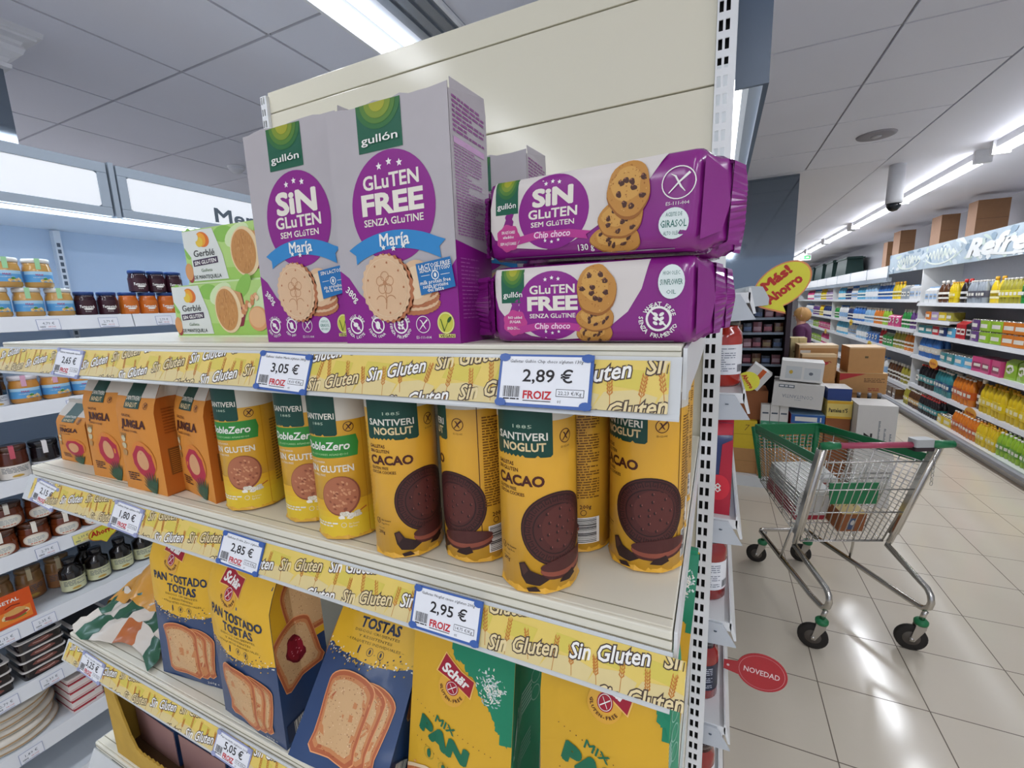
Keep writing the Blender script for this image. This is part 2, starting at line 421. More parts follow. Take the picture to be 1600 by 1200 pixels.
# round flush speaker
t = thing('ceiling_speaker', 'round grey flush speaker in the ceiling right of the gondola', 'speaker', (.99, 4.26, CEIL))
m = MB(); m.lathe([(0, -.012), (.10, -.012), (.115, -.008), (.12, 0)], mat('speaker_grille', '8f8b90', .7), 28); m.build('grille', t)
m = MB(); m.lathe([(0, -.016), (.03, -.016), (.032, -.012)], mat('speaker_cap', 'a9a6aa', .5), 16); m.build('centre_cap', t)
# smoke detector above the jam sign
t = thing('smoke_detector', 'small white smoke detector on the ceiling over jam shelves', 'detector', (-3.42, 2.44, CEIL))
m = MB(); m.lathe([(.055, 0), (.055, -.02), (.045, -.03), (.03, -.045), (0, -.048)][::-1], plaster, 20); m.build('body', t)
m = MB(); m.lathe([(.06, 0), (.06, -.008), (.0, -.008)][::-1], lamp_body, 20); m.build('base_plate', t)
# dome camera on a white drop column
t = thing('security_camera', 'white drop column with dark camera dome, above right aisle', 'camera', (1.41, 5.3, CEIL))
m = MB(); m.lathe([(.062, -.33), (.062, -.3), (.06, 0)], plaster, 20); m.build('drop_column', t)
m = MB(); m.lathe([(0, -.40), (.03, -.392), (.05, -.365), (.055, -.33)], mat('dark_dome', '1b1f24', .12), 16); m.build('dome', t)

# ================================================================== BISCUIT END DISPLAY
ZT, ZM, ZB, ZL = 1.7261, 1.5206, 1.207, .975
XL, XR, YF, YB = -1.03, -.02, .30, .81
def slotted_upright(x0, x1, y0, y1, z0, z1, pitch=.0255):
    m = MB(); w = x1-x0; c1, c2 = x0+w*.10, x0+w*.31; d1, d2 = x0+w*.44, x0+w*.65
    for a, b in ((x0, c1), (c2, d1), (d2, x1)): m.box(a, b, y0, y0+.002, z0, z1, white_metal)
    n = int((z1-z0)/pitch)
    for i in range(n+1):
        z = z0+i*pitch
        for a, b in ((c1, c2), (d1, d2)): m.box(a, b, y0, y0+.002, z, min(z1, z+pitch*.40), white_metal)
    m.box(x0+.002, x1-.002, y0+.012, y0+.014, z0, 1.965, slot_shade); m.box(x0+.002, x1-.002, y0+.012, y0+.014, 2.11, z1, slot_shade)  # near-black plates stand in for the shade inside the channel
    m.box(x0, x0+.002, y0+.002, y1, z0, z1, white_metal); m.box(x1-.002, x1, y0+.002, y1, z0, z1, white_metal)
    return m
g = thing('gondola', 'cream metal end-of-aisle display stand with tall glossy back panel', 'display stand', (0, 0, 0))
m = MB(); z = .12
for zt_ in (.45, .8, 1.15, 1.5, 1.79, 2.082, 2.232, 2.28):
    m.box(-1.003, -.019, .82, .838, z+.0012, zt_-.0012, panel_paint); z = zt_
m.build('back_panel', g, bevel=.0015)
slotted_upright(-.019, .0085, .812, .85, .1, 2.36).build('upright', g)
slotted_upright(-1.02, -1.0, .812, .85, .1, 2.27).build('upright', g)
m = MB(); m.box(-1.02, .006, .33, .81, 0, .12, white_metal); m.build('base', g)
def end_shelf(zt, lip, drop, label, yd):
    t = thing('shelf', label, 'shelf', (0, 0, zt), 0, 'shelves of the biscuit display')
    m = MB(); m.box(XL, XR, YF+.004, YB, -.024, 0, shelf_paint)
    m.box(XL, XR, YF, YF+.004, -lip, 0, shelf_paint); m.build('shelf_board', t, bevel=.0012)
    m = MB(); gl = mat('lip_groove', '8c8872', .5)
    m.box(XL, XR, YF-.0004, YF+.001, -lip*.50, -lip*.42, gl); m.box(XL+.001, XR-.001, YF+.0135, YF+.0147, 0, .0002, gl); m.build('lip_groove', t)
    m = MB(); yb = YF-yd
    pr = [(YF-.0005, -lip), (YF-.0025, -lip+.001), (yb-.0025, -drop), (yb-.0042, -drop-.003), (yb-.0042, -drop-.0045), (yb+.001, -drop-.0045)]
    n = len(pr); V = [(XL-.002, y, z) for y, z in pr]+[(XR+.001, y, z) for y, z in pr]
    m.add(V, [(i, (i+1) % n, n+(i+1) % n, n+i) for i in range(n)]+[tuple(range(n)), tuple(range(n, 2*n))[::-1]], rail_plastic); m.build('price_rail', t)
    for x in (XL-.003, XR+.001):
        m = MB(); m.prism([(YF+.003, -.002), (YB, -.002), (YB, -.044), (YF+.2, -.042), (YF+.003, -.036)], x, x+.0025, white_metal, 'x'); m.build('side_bracket', t, bevel=.0006)
    return t
SH = [('top shelf of the biscuit display, under tall purple boxes', ZT, .008, .0415, .012), ('middle shelf of the biscuit display, under yellow tubes', ZM, .0155, .0465, .0135),
      ('third shelf of the biscuit display, under toast and flour bags', ZB, .0125, .0385, .0125), ('lowest shelf of the biscuit display, under cardboard tray', ZL, .0125, .0385, .0125)]
for lb, z, lip, drop, yd in SH: end_shelf(z, lip, drop, lb, yd)

# yellow paper strips
STRIP_Y = ink('e3c866', .4); STRIP_TAN = ink('dcc98e', .4); STRIP_BR = ink('c07a2c'); STRIP_DK = ink('4c3a30'); STRIP_GRN = ink('d6c455')
def strip_art(Wd, Hd, seed):
    R = random.Random(seed); a = Art()
    x = 0
    while x < Wd:                                  # fields and wheat
        w = R.uniform(.03, .05)
        a.poly([(x, 0), (x+w, 0), (x+w*1.1, Hd*.3), (x+w*.7, Hd*.42), (x+w*.2, Hd*.36)], STRIP_TAN, 1)
        a.poly([(x+w*.2, Hd*.5), (x+w*.8, Hd*.42), (x+w*.9, Hd*.8), (x+w*.3, Hd*.85)], STRIP_GRN, 1)
        for q in range(2):
            cx = x+w*(.25+.5*q)+R.uniform(-.003, .003); b0 = R.uniform(-.002, .004); lean = R.uniform(-.25, .25)
            hh = Hd*R.uniform(.6, .95)
            a.line([(cx, b0), (cx+lean*hh*.4, b0+hh*.5), (cx+lean*hh, b0+hh)], .0005, STRIP_BR, 2)
            for k in range(6):
                t = .35+.1*k; px, py = cx+lean*hh*t, b0+hh*t
                for sg in (-1, 1): a.line([(px, py), (px+sg*.0016, py+.0022), (px+sg*.0014, py+.0042)], [.0003, .0012, .0002], STRIP_BR, 2)
        x += w
    sl = math.tan(math.radians(10)); k = 0; pitch = .069
    for row in range(-8, 9):
        for i in range(-1, int(Wd/pitch)+3):
            cx = i*pitch+.034*(row % 2)+row*.01; cy = row*.0275+cx*sl-Wd*sl*.5
            if -.012 < cy < Hd+.012:
                wt = (i+row) % 2 == 0
                a.text('Sin Gluten', cx, cy, .0118, WHITE if wt else ink('e6d3a0'), 5, w=.0605, rot=10, shear=.34, bold=.018, res=2, out=STRIP_DK, outw=.055)
    return a
def strip(label, zt, lip, drop, yd, x0, x1, seed, drop_extra=0.):
    a = strip_art(x1-x0, 1, 1) if False else None
    z1, z0 = zt-lip-.0015, zt-drop-drop_extra; y1, y0 = YF-.0042, YF-yd-.0042; Hd = math.hypot(z1-z0, y1-y0)
    a = strip_art(x1-x0, Hd, seed); ny, nz = -(z1-z0)/Hd, (y1-y0)/Hd*-1
    ny, nz = -(z1-z0)/Hd, (y1-y0)/Hd
    def fn(u, v, w): k = v/Hd; return (u, (y1-y0)*k+ny*w, (z1-z0)*k+nz*w)
    m = MB(); Wd = x1-x0
    m.add([fn(0, 0, 0), fn(Wd, 0, 0), fn(Wd, Hd, 0), fn(0, Hd, 0), fn(0, 0, -.0004), fn(Wd, 0, -.0004), fn(Wd, Hd, -.0004), fn(0, Hd, -.0004)], [(0, 1, 2, 3), (7, 6, 5, 4), (0, 4, 5, 1), (1, 5, 6, 2), (2, 6, 7, 3), (3, 7, 4, 0)], STRIP_Y)
    a.emit(m, fn, clip=(0, 0, Wd, Hd), eps=.00006)
    return tag(m.build('shelf_strip', loc=(x0, y0, z0)), label, 'shelf strip', 'yellow printed shelf strips')
strip('yellow Sin Gluten paper strip on the top shelf edge', *SH[0][1:], XL+.004, XR-.006, 3)
strip('yellow Sin Gluten paper strip on the middle shelf edge, its end sticking out', *SH[1][1:], XL+.02, XR+.010, 5)
strip('yellow Sin Gluten paper strip on the third shelf edge, below toast bags', *SH[2][1:], XL+.004, XR-.004, 9)

# price tags
TAGB = ink('3f62a8', .3); TAGBL = ink('9aa0c4', .3); CARD = ink('eceef2', .35); RED = ink('c4202c')
def price_tag(price, x, zt, lip, drop, yd, label, unit='22,23 €/Kg', prod='Galletas s/gluten 130g', tilt=0., frame=None):
    fr = frame or TAGB
    z1, z0 = zt-lip+.001, zt-drop-.001; y1, y0 = YF-.0058, YF-yd-.0058; ang = math.atan2(y1-y0, z1-z0)
    t = thing('price_tag', label, 'price tag', (x, y0, z0), 0, 'price tags of the biscuit display'); t.rotation_euler = (-ang, tilt, 0)
    Wd, Hd = .0705, math.hypot(z1-z0, y1-y0)+.0005
    fn = lambda u, v, w: (u, -w, v)
    m = MB(); m.box(0, Wd, -.0006, .0006, 0, Hd, fr)
    b = Art()
    for cx, cy in ((.0035, .0025), (Wd-.0035, .0025), (.004, Hd-.0025), (Wd-.004, Hd-.0025)): b.ell(cx, cy, .0045, .003, fr, 8, 12)
    b.emit(m, lambda u, v, w: (u, -.0006-w, v), eps=.00009); m.build('holder', t)
    a = Art(); a.text(prod, .036, Hd-.005, .0024, BLACK, 1, w=.055, shear=.15, res=1)
    a.text(price, .038, Hd*.60, .0092, BLACK, 1, w=.037, bold=.012, res=3)
    a.rect(.0035, .005, .019, .0165, CARD, 1); a.bars(.005, .0065, .018, .0145, BLACK, 2); a.micro(.0055, .0045, .018, .0062, 1, BLACK, 2)
    a.text('FROIZ', .0315, Hd*.235, .0058, RED, 1, w=.021, bold=.03, res=2); a.rect(.021, Hd*.11, .042, Hd*.125, BLACK, 1)
    a.rect(.0455, Hd*.22, .0655, Hd*.36, BLACK, 1); a.rect(.0459, Hd*.23, .0651, Hd*.35, CARD, 2); a.text(unit, .0555, Hd*.29, .0026, BLACK, 3, w=.0165, res=1); a.text('01', .048, Hd*.13, .0022, BLACK, 1, res=1)
    m = MB(); m.box(.0022, Wd-.0022, -.0009, -.0006, .0022, Hd-.0016, CARD)
    a.emit(m, lambda u, v, w: (u, -.0009-w, v), eps=.00009); m.build('price_card', t)
    return t
price_tag('2,65 €', -.832, *SH[0][1:], 'price tag 2,65 € left on the top shelf edge', '13,25 €/Kg', 'Galletas mantequilla s/gluten', frame=TAGBL, tilt=.06)
price_tag('3,05 €', -.412, *SH[0][1:], 'price tag 3,05 € below the purple boxes on the top shelf edge', '8,03 €/Kg', 'Galletas Gullón María s/gluten 380g', tilt=.05)
price_tag('2,89 €', -.145, *SH[0][1:], 'price tag 2,89 € below purple cookie packs on the top shelf edge', '22,23 €/Kg', 'Galletas Gullón Chip choco s/gluten 130g')
price_tag('2,15 €', -.995, *SH[1][1:], 'price tag 2,15 € at left end of the middle shelf edge', '14,33 €/Kg', 'Galletas Jungla s/gluten', frame=TAGBL, tilt=.12)
price_tag('1,80 €', -.757, *SH[1][1:], 'price tag 1,80 € below orange bags on the middle shelf edge', '12,00 €/Kg', 'Galletas Jungla s/gluten 150g', frame=TAGBL, tilt=.05)
price_tag('2,85 €', -.518, *SH[1][1:], 'price tag 2,85 € below mustard tubes on the middle shelf edge', '15,00 €/Kg', 'Galletas Doble Zero s/gluten', tilt=.03)
price_tag('2,95 €', -.241, *SH[1][1:], 'price tag 2,95 € below cocoa tubes on the middle shelf edge', '14,75 €/Kg', 'Galletas Noglut cacao s/gluten 200g', tilt=-.01)
price_tag('3,25 €', -.970, *SH[2][1:], 'price tag 3,25 € at left end of the third shelf edge', '10,83 €/Kg', 'Pan de molde s/gluten', frame=TAGBL, tilt=.06)
price_tag('5,05 €', -.602, *SH[2][1:], 'price tag 5,05 € below toast bags on the third shelf edge', '19,42 €/Kg', 'Pan tostado s/gluten 260g', frame=TAGBL, tilt=.05)
# ================================================================== PACKAGED FOOD ON THE DISPLAY
def carton(name, label, cat, group, loc, rz, w, d, h, base, front=None, right=None, left=None, top=None, wav=0., back=None):
    m = MB(); V = [(-w/2, -d/2, 0), (w/2, -d/2, 0), (w/2, d/2, 0), (-w/2, d/2, 0)]
    if wav:                                    # torn-open wavy top edge on the front panel
        R = random.Random(int(w*9999)+int(loc[0]*999)); n = 14
        bot = [(-w/2+w*i/n, -d/2, 0) for i in range(n+1)]; top_ = [(x, y, h+R.uniform(-wav, wav)) for x, y, _ in bot]
        vs = bot+top_; m.add(vs, [(i, i+1, n+2+i, n+1+i) for i in range(n)], base)
        b2 = [(x, y+.0006, z) for x, y, z in top_]; m.add(top_+b2, [(i, i+1, n+2+i, n+1+i) for i in range(n)], mat('board_edge', 'cfc4b6', .9))
        m.add([(x, y+.0006, z) for x, y, z in bot]+b2, [(i, n+1+i, n+2+i, i+1) for i in range(n)], mat('board_inside', 'b9b0a6', .9))
        hh = h-.004
        m.box(-w/2, -w/2+.0006, -d/2+.0006, d/2, 0, hh, base); m.box(w/2-.0006, w/2, -d/2+.0006, d/2, 0, hh, base); m.box(-w/2, w/2, d/2-.0006, d/2, 0, hh, base)
        m.box(-w/2, w/2, -d/2, d/2, 0, .0006, base); m.box(-w/2+.001, w/2-.001, -d/2+.001, d/2-.001, h-.014, h-.012, mat('board_inside', 'b9b0a6', .9))
        m.add([(w/2, -d/2+.003, hh), (w/2, d/2, hh), (w/2+.001, d/2-.004, h+.008), (w/2-.002, -d/2+.006, h+.006)], [(0, 1, 2, 3)], base)
    else:
        m.box(-w/2, w/2, -d/2, d/2, 0, h, base)
    if front: front.emit(m, lambda u, v, q: (-w/2+u, -d/2-q, v))
    if right: right.emit(m, lambda u, v, q: (w/2+q, -d/2+u, v))
    if left: left.emit(m, lambda u, v, q: (-w/2-q, d/2-u, v))
    if top: top.emit(m, lambda u, v, q: (-w/2+u, -d/2+v, h+q))
    if back: back.emit(m, lambda u, v, q: (w/2-u, d/2+q, v))
    return tag(m.build(name, None, loc, (0, 0, rz)), label, cat, group)

def gullon_logo(a, x, y, w, h, lay=1):
    a.rect(x, y, x+w, y+h, GREEN_LOGO, lay)
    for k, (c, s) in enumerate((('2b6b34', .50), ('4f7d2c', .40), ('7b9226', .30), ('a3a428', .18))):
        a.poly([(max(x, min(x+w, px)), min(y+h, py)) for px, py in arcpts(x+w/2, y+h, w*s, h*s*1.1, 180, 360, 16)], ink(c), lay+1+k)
    a.text('gullón', x+w/2, y+h*.26, h*.17, WHITE, lay+6, w=w*.82, bold=.012, res=3)
    return a
def maria_cookie(a, cx, cy, rx, ry, rot=0., lay=4, face=True):
    a.scallop(cx+rx*.10, cy-ry*.02, rx, ry, COOKIE_D, lay, 26, .035, rot); a.scallop(cx, cy, rx*.97, ry*.97, COOKIE, lay+1, 26, .03, rot)
    a.ell(cx, cy, rx*.86, ry*.86, COOKIE_L, lay+2, 28, rot); a.ell(cx, cy, rx*.84, ry*.84, COOKIE, lay+3, 28, rot)
    for i in range(9):
        q = 2*PI*i/9; a.ell(cx+rx*.74*math.cos(q), cy+ry*.74*math.sin(q), rx*.035, ry*.035, COOKIE_D, lay+4, 8)
    for i in range(5):
        q = 2*PI*i/5+.3; a.ring(cx+rx*.2*math.cos(q), cy+ry*(.14+.2*math.sin(q)), rx*.17, rx*.025, ink('bd8a62'), lay+4, 14, ry*.15)
    a.ell(cx, cy+ry*.14, rx*.08, ry*.07, ink('bd8a62'), lay+5, 10)
    a.line([(cx, cy-ry*.08), (cx+rx*.03, cy-ry*.35), (cx-rx*.02, cy-ry*.62)], rx*.035, ink('bd8a62'), lay+4)
    for sg in (-1, 1): a.line(arcpts(cx+sg*rx*.2, cy-ry*.38, rx*.2, ry*.16, 200 if sg > 0 else -20, 20 if sg > 0 else 160, 8), rx*.03, ink('bd8a62'), lay+4)
def gf_symbol(a, x, y, r, m=WHITE, lay=3, w=.0006):
    a.ring(x, y, r, w, m, lay); a.line([(x-r*.55, y-r*.6), (x, y), (x+r*.62, y+r*.55)], [w, w*1.6, w*2.4], m, lay+1)
    a.line([(x-r*.45, y+r*.55), (x-r*.2, y+r*.4), (x+r*.15, y-r*.25), (x+r*.4, y-r*.55)], [w*.5, w*1.6, w*1.6, w*.5], m, lay+1)
def icon_ring(a, x, y, r, kind, lay=3, lbl=('', '')):
    a.ring(x, y, r*.72, r*.13, WHITE, lay)
    if kind == 'wheat':
        for k in range(3):
            for s in (-1, 1): a.ell(x+s*r*.17, y-r*.25+k*r*.25, r*.16, r*.1, WHITE, lay+1, 8, 35*s)
    elif kind == 'egg': a.ell(x, y, r*.26, r*.36, WHITE, lay+1, 12)
    else: a.ell(x-r*.1, y+r*.08, r*.28, r*.2, WHITE, lay+1, 10); a.ell(x+r*.15, y-r*.2, r*.16, r*.16, WHITE, lay+1, 8)
    a.line([(x-r*.48, y+r*.48), (x+r*.48, y-r*.48)], r*.1, WHITE, lay+2)
    if lbl[0]: a.arctext(lbl[0], x, y, r*.84, r*.26, WHITE, lay+1, 80, .02)
    if lbl[1]: a.arctext(lbl[1], x, y, r*.98, r*.26, WHITE, lay+1, 255, .02, below=True)
def maria_front(w, h, eng):
    a = Art(); X = lambda u: u*w; Y = lambda v: (1-v)*h
    edge = [(0, .665), (.08, .70), (.17, .775), (.25, .815), (.40, .845), (.58, .84), (.70, .805), (.78, .775), (.88, .745), (.94, .70), (1, .655)]
    a.poly([(0, 0), (w, 0)]+[(X(u), Y(v)) for u, v in edge[::-1]], PURPLE, 0)
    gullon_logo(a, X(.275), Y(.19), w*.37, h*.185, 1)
    cx, cy = X(.52), Y(.42); a.ell(cx, cy, w*.35, w*.36, PURPLE, 1, 48)
    for i in (-1, 0, 1): a.star(cx+i*w*.085, cy+w*.285-abs(i)*w*.018, w*.026, WHITE, 2); a.star(cx+(i-.1)*w*.085, cy-w*.27+abs(i)*w*.012, w*.022, WHITE, 8)
    if eng:
        a.text('GLuTEN', cx, cy+w*.175, w*.092, CREAM, 2, w=w*.46, bold=.028, res=3); a.text('FREE', cx, cy+w*.035, w*.135, CREAM, 2, w=w*.50, bold=.04, res=3)
        a.text('SENZA GLuTINE', cx, cy-w*.085, w*.048, CREAM, 2, w=w*.50, bold=.02)
    else:
        a.text('SiN', cx, cy+w*.135, w*.165, CREAM, 2, w=w*.42, bold=.04, res=3); a.text('GLuTEN', cx, cy-w*.01, w*.088, CREAM, 2, w=w*.49, bold=.028, res=3)
        a.text('SEM GLúTEN', cx, cy-w*.105, w*.048, CREAM, 2, w=w*.42, bold=.02)
    top = arcpts(cx, cy-w*.95, w*.83, w*.80, 65, 115, 12); bot = arcpts(cx, cy-w*.95, w*.73, w*.68, 64, 116, 12)
    a.poly([(top[0][0]-w*.0, top[0][1])]+top+[(top[-1][0]-w*.06, top[-1][1]-w*.03), (top[-1][0]+w*.0, top[-1][1]-w*.07), (bot[-1][0]-w*.03, bot[-1][1]-w*.02)]+bot[::-1]+[(bot[0][0]+w*.05, bot[0][1]-w*.02), (top[0][0]+w*.01, top[0][1]-w*.06), (top[0][0]+w*.06, top[0][1]-w*.02)], RIBBON, 3)
    a.text('María', cx, cy-w*.205, w*.085, WHITE, 5, w=w*.25, bold=.02, res=3)
    # stacked cookies behind, standing cookie in front
    for k in range(3):
        yy = Y(.83)+k*w*.05; a.scallop(X(.66), yy, w*.20, w*.075, COOKIE_D, 3+k, 30, .03); a.scallop(X(.66), yy+w*.02, w*.19, w*.065, COOKIE, 4+k, 30, .02)
    a.ell(X(.68), Y(.74), w*.14, w*.15, COOKIE, 7, 24); a.ell(X(.68), Y(.74), w*.10, w*.11, COOKIE_L, 8, 20)
    maria_cookie(a, X(.42), Y(.755), w*.215, w*.235, 12, 9)
    P = lambda u, v: (X(u), Y(v)); a.poly([P(.69, .665), P(.965, .645), P(.995, .765), P(.72, .795)], NOTE, 12)
    L = ('LACTOSE FREE', 'SENZA LATTOSIO', 'milk protein free', 'senza proteine', 'del latte') if eng else ('SIN LACTOSA', '', 'sin proteínas', 'de la leche', '')
    for i, s in enumerate(L):
        if s: a.text(s, X(.84), Y((.672, .688, .738, .754, .77)[i]), w*.028, WHITE, 14, w=w*(.25, .24, .24, .2, .13)[i] if eng else w*(.24, .2, .2, .17, .1)[i], rot=5, bold=.012, res=1)
    a.ring(X(.842), Y(.714), w*.03, w*.006, WHITE, 13, 16); a.rect(X(.73), Y(.7155), X(.80), Y(.7135), WHITE, 13, 5); a.rect(X(.885), Y(.713), X(.955), Y(.711), WHITE, 13, 5); a.ell(X(.842), Y(.714), w*.01, w*.016, WHITE, 13, 8)
    a.text('380g', X(.10), Y(.775), w*.05, WHITE, 3, rot=-42, bold=.015)
    y0 = Y(.918); r = w*.075
    lb = (('MILK FREE', 'SENZA LATTE'), ('EGG FREE', 'SENZA UOVA'), ('WHEAT FREE', 'SENZA FRUMENTO')) if eng else (('SIN LECHE', 'SEM LEITE'), ('SIN HUEVO', 'SEM OVO'), ('', ''))
    icon_ring(a, X(.115), y0, r*1.15, 'milk', 2, lb[0]); icon_ring(a, X(.315), y0, r*1.1, 'egg', 2, lb[1])
    if eng: icon_ring(a, X(.52), y0, r*1.15, 'wheat', 2, lb[2]); gf_symbol(a, X(.71), y0, r*.78, WHITE, 2, w*.005); a.text('ES-111-004', X(.71), Y(.973), w*.02, WHITE, 2, res=1)
    else:
        gf_symbol(a, X(.495), y0, r*.75, WHITE, 2, w*.005); a.text('ES-111-004', X(.495), Y(.973), w*.02, WHITE, 2, res=1)
        a.ell(X(.69), y0, r*.85, r*.85, ink('dfe9e4'), 2, 24); a.text('GIRASOL', X(.69), y0, w*.026, ink('2e7d6b'), 3, w=w*.1, res=1); a.text('ACEITE DE', X(.69), y0+w*.03, w*.016, ink('2e7d6b'), 3, w=w*.075, res=1); a.text('ALTO OLEICO', X(.69), y0-w*.03, w*.016, ink('2e7d6b'), 3, w=w*.08, res=1)
    vx = X(.895); a.ell(vx, y0+w*.008, r*.9, r*.98, ink('c9c84a'), 2, 26); a.ring(vx, y0+w*.008, r*.86, w*.006, ink('e8e6a0'), 3, 24, r*.93)
    a.line([(vx-w*.04, y0+w*.035), (vx-w*.015, y0-w*.045), (vx+w*.02, y0+w*.02)], [w*.006, w*.014, w*.004], ink('2d5a22'), 4); a.ell(vx+w*.03, y0+w*.03, w*.024, w*.012, ink('2d5a22'), 4, 12, 50)
    a.rect(vx-w*.06, y0-w*.09, vx+w*.07, y0-w*.066, ink('d9d37a'), 3); a.text('VEGAN', vx+w*.005, y0-w*.078, w*.018, ink('3c3a1a'), 4, w=w*.11, bold=.02, res=1)
    return a
def maria_side(d, h):
    a = Art(); a.poly([(0, 0), (d, 0), (d, h*.38), (0, h*.42)], PURPLE, 0)
    a.micro(d*.08, h*.44, d*.80, h*.80, 30, ink('9a6a98'), 1, 5, .5); a.micro(d*.08, h*.83, d*.92, h*.97, 8, ink('8e4d8a'), 1, 6); a.rect(d*.08, h*.79, d*.9, h*.815, ink('c9a0c6'), 1)
    a.micro(d*.1, h*.1, d*.6, h*.36, 16, ink('a95aa5'), 1, 8, .3)
    return a
BOXG = mat('lilac_grey_card', 'b4afb2', .5, var=.04, scale=60)
MW, MH, MD = .122, .1935, .060
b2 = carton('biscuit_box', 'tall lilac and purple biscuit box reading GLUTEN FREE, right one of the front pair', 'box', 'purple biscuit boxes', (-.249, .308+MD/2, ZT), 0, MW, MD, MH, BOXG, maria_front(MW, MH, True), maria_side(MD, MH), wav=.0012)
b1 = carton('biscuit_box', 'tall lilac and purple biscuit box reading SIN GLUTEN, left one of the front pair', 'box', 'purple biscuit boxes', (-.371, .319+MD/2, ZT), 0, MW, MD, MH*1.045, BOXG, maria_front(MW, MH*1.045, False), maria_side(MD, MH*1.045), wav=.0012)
b3 = b2.copy(); COL.objects.link(b3); b3.location = (-.254, .47+MD/2, ZT); b3['label'] = 'lilac biscuit box standing behind the cookie packs, only its top showing'
b4 = b2.copy(); COL.objects.link(b4); b4.location = (-.386, .47+MD/2, ZT); b4['label'] = 'lilac biscuit box hidden behind the front pair of boxes'

# ---- butter-biscuit boxes
def gerble_front(w, h):
    a = Art(); G1, G2, G3 = ink('b5d87c'), ink('8cc152'), ink('d6e8b4')
    a.rect(0, 0, w, h, G1, 0); a.poly([(0, 0), (w, 0), (w, h*.35), (w*.5, h*.25), (0, h*.3)], ink('a2cf60'), 1)
    for i, (x, y, r) in enumerate(((.4, .85, .10), (.52, .8, .12), (.75, .9, .1), (.9, .6, .12), (.05, .75, .1))): a.ell(x*w, y*h, r*w, r*w*.5, (G2, G3)[i % 2], 1, 18, 20*i)
    a.poly([(w*.06, h*.06), (w*.40, h*.06), (w*.37, h*.5), (w*.30, h*.98), (w*.0, h*.98), (w*.0, h*.7), (w*.06, h*.5)], ink('dfe3dc'), 3)
    a.ell(w*.195, h*.80, w*.066, h*.135, ink('e0752a'), 4, 24, -15); a.ell(w*.18, h*.80, w*.05, h*.12, ink('f0a52c'), 5, 22, -15); a.ell(w*.165, h*.76, w*.036, h*.09, ink('e8c43c'), 6, 18); a.ell(w*.13, h*.85, w*.03, h*.075, ink('dfe3dc'), 7, 14)
    a.text('Gerblé', w*.195, h*.565, h*.12, ink('3b3b36'), 5, w=w*.205, bold=.012, res=3)
    a.rect(w*.075, h*.345, w*.32, h*.46, ink('3a2140'), 5, 3); a.text('SIN GLUTEN', w*.197, h*.402, h*.07, WHITE, 6, w=w*.215, rot=3, bold=.03)
    a.text('Galleta', w*.20, h*.25, h*.06, ink('5b7a4a'), 5, w=w*.11); a.text('DE MANTEQUILLA', w*.20, h*.13, h*.07, ink('2b3a2a'), 5, w=w*.27, bold=.015)
    a.ell(w*.0+w*.03, h*.2, w*.035, h*.17, ink('a03a34'), 2, 20); a.ell(w*.02, h*.24, w*.04, h*.16, ink('d99a5e'), 3, 20)
    cx = w*.58; a.poly([(cx, h*.15), (cx+w*.13, h*.2), (cx+w*.17, h*.45), (cx+w*.15, h*.78), (cx, h*.9)], ink('8f2b3c'), 3); a.poly([(cx+w*.03, h*.5), (cx+w*.16, h*.55), (cx+w*.14, h*.8), (cx, h*.9)], ink('cf9a63'), 4)
    a.line([(cx+w*.09, h*.28), (cx+w*.15, h*.42), (cx+w*.16, h*.52)], h*.02, ink('c54b5c'), 5)
    a.ell(cx, h*.50, w*.130, h*.43, ink('ecd2a4'), 5, 32, 5); a.ell(cx-w*.012, h*.5, w*.108, h*.385, ink('c98f50'), 6, 32, 5)
    R = random.Random(4)
    for i in range(70):
        q = R.uniform(0, 6.28); r = math.sqrt(R.random())*.9; x, y = cx-w*.012+w*.1*r*math.cos(q), h*.5+h*.36*r*math.sin(q)
        a.line([(x, y-h*.025), (x+w*.001, y+h*.025)], w*.003, ink(R.choice(('a96c36', 'dfae70', 'b87a40'))), 7)
    for i in range(16):
        t = i/15; a.blob(w*(.70+.17*t)+R.uniform(-1, 1)*w*.01, h*(.42+.30*t)+R.uniform(-1, 1)*h*.05, w*.018, h*.05, ink(R.choice(('e2a878', 'd08a58', 'f0cfa4'))), 5, .2, 10, i)
    a.ell(w*.86, h*.32, w*.09, h*.22, ink('e0a06a'), 6, 26); a.ell(w*.855, h*.34, w*.075, h*.18, ink('e8b784'), 7, 24)
    a.rect(0, 0, w, h*.03, G3, 8)
    return a
GERB = mat('green_card', 'b9d98a', .45); gw, gh, gd = .215, .0745, .062
ga = gerble_front(gw, gh); gs = Art().rect(0, 0, gd, gh, ink('a2cf60'), 0).micro(.006, .01, gd-.006, gh-.01, 14, ink('5f8a3a'), 1, 3)
g1 = carton('biscuit_box', 'green butter-biscuit box with round biscuit picture, lower of the stacked two', 'box', 'green butter-biscuit boxes', (-.632, .40+gd/2, ZT), 0, gw, gd, gh, GERB, ga, gs)
g2 = g1.copy(); COL.objects.link(g2); g2.location = (-.590, .405+gd/2, ZT+gh+.0005); g2.rotation_euler = (0, 0, .03); g2['label'] = 'green butter-biscuit box with round biscuit picture, upper of the stacked two'

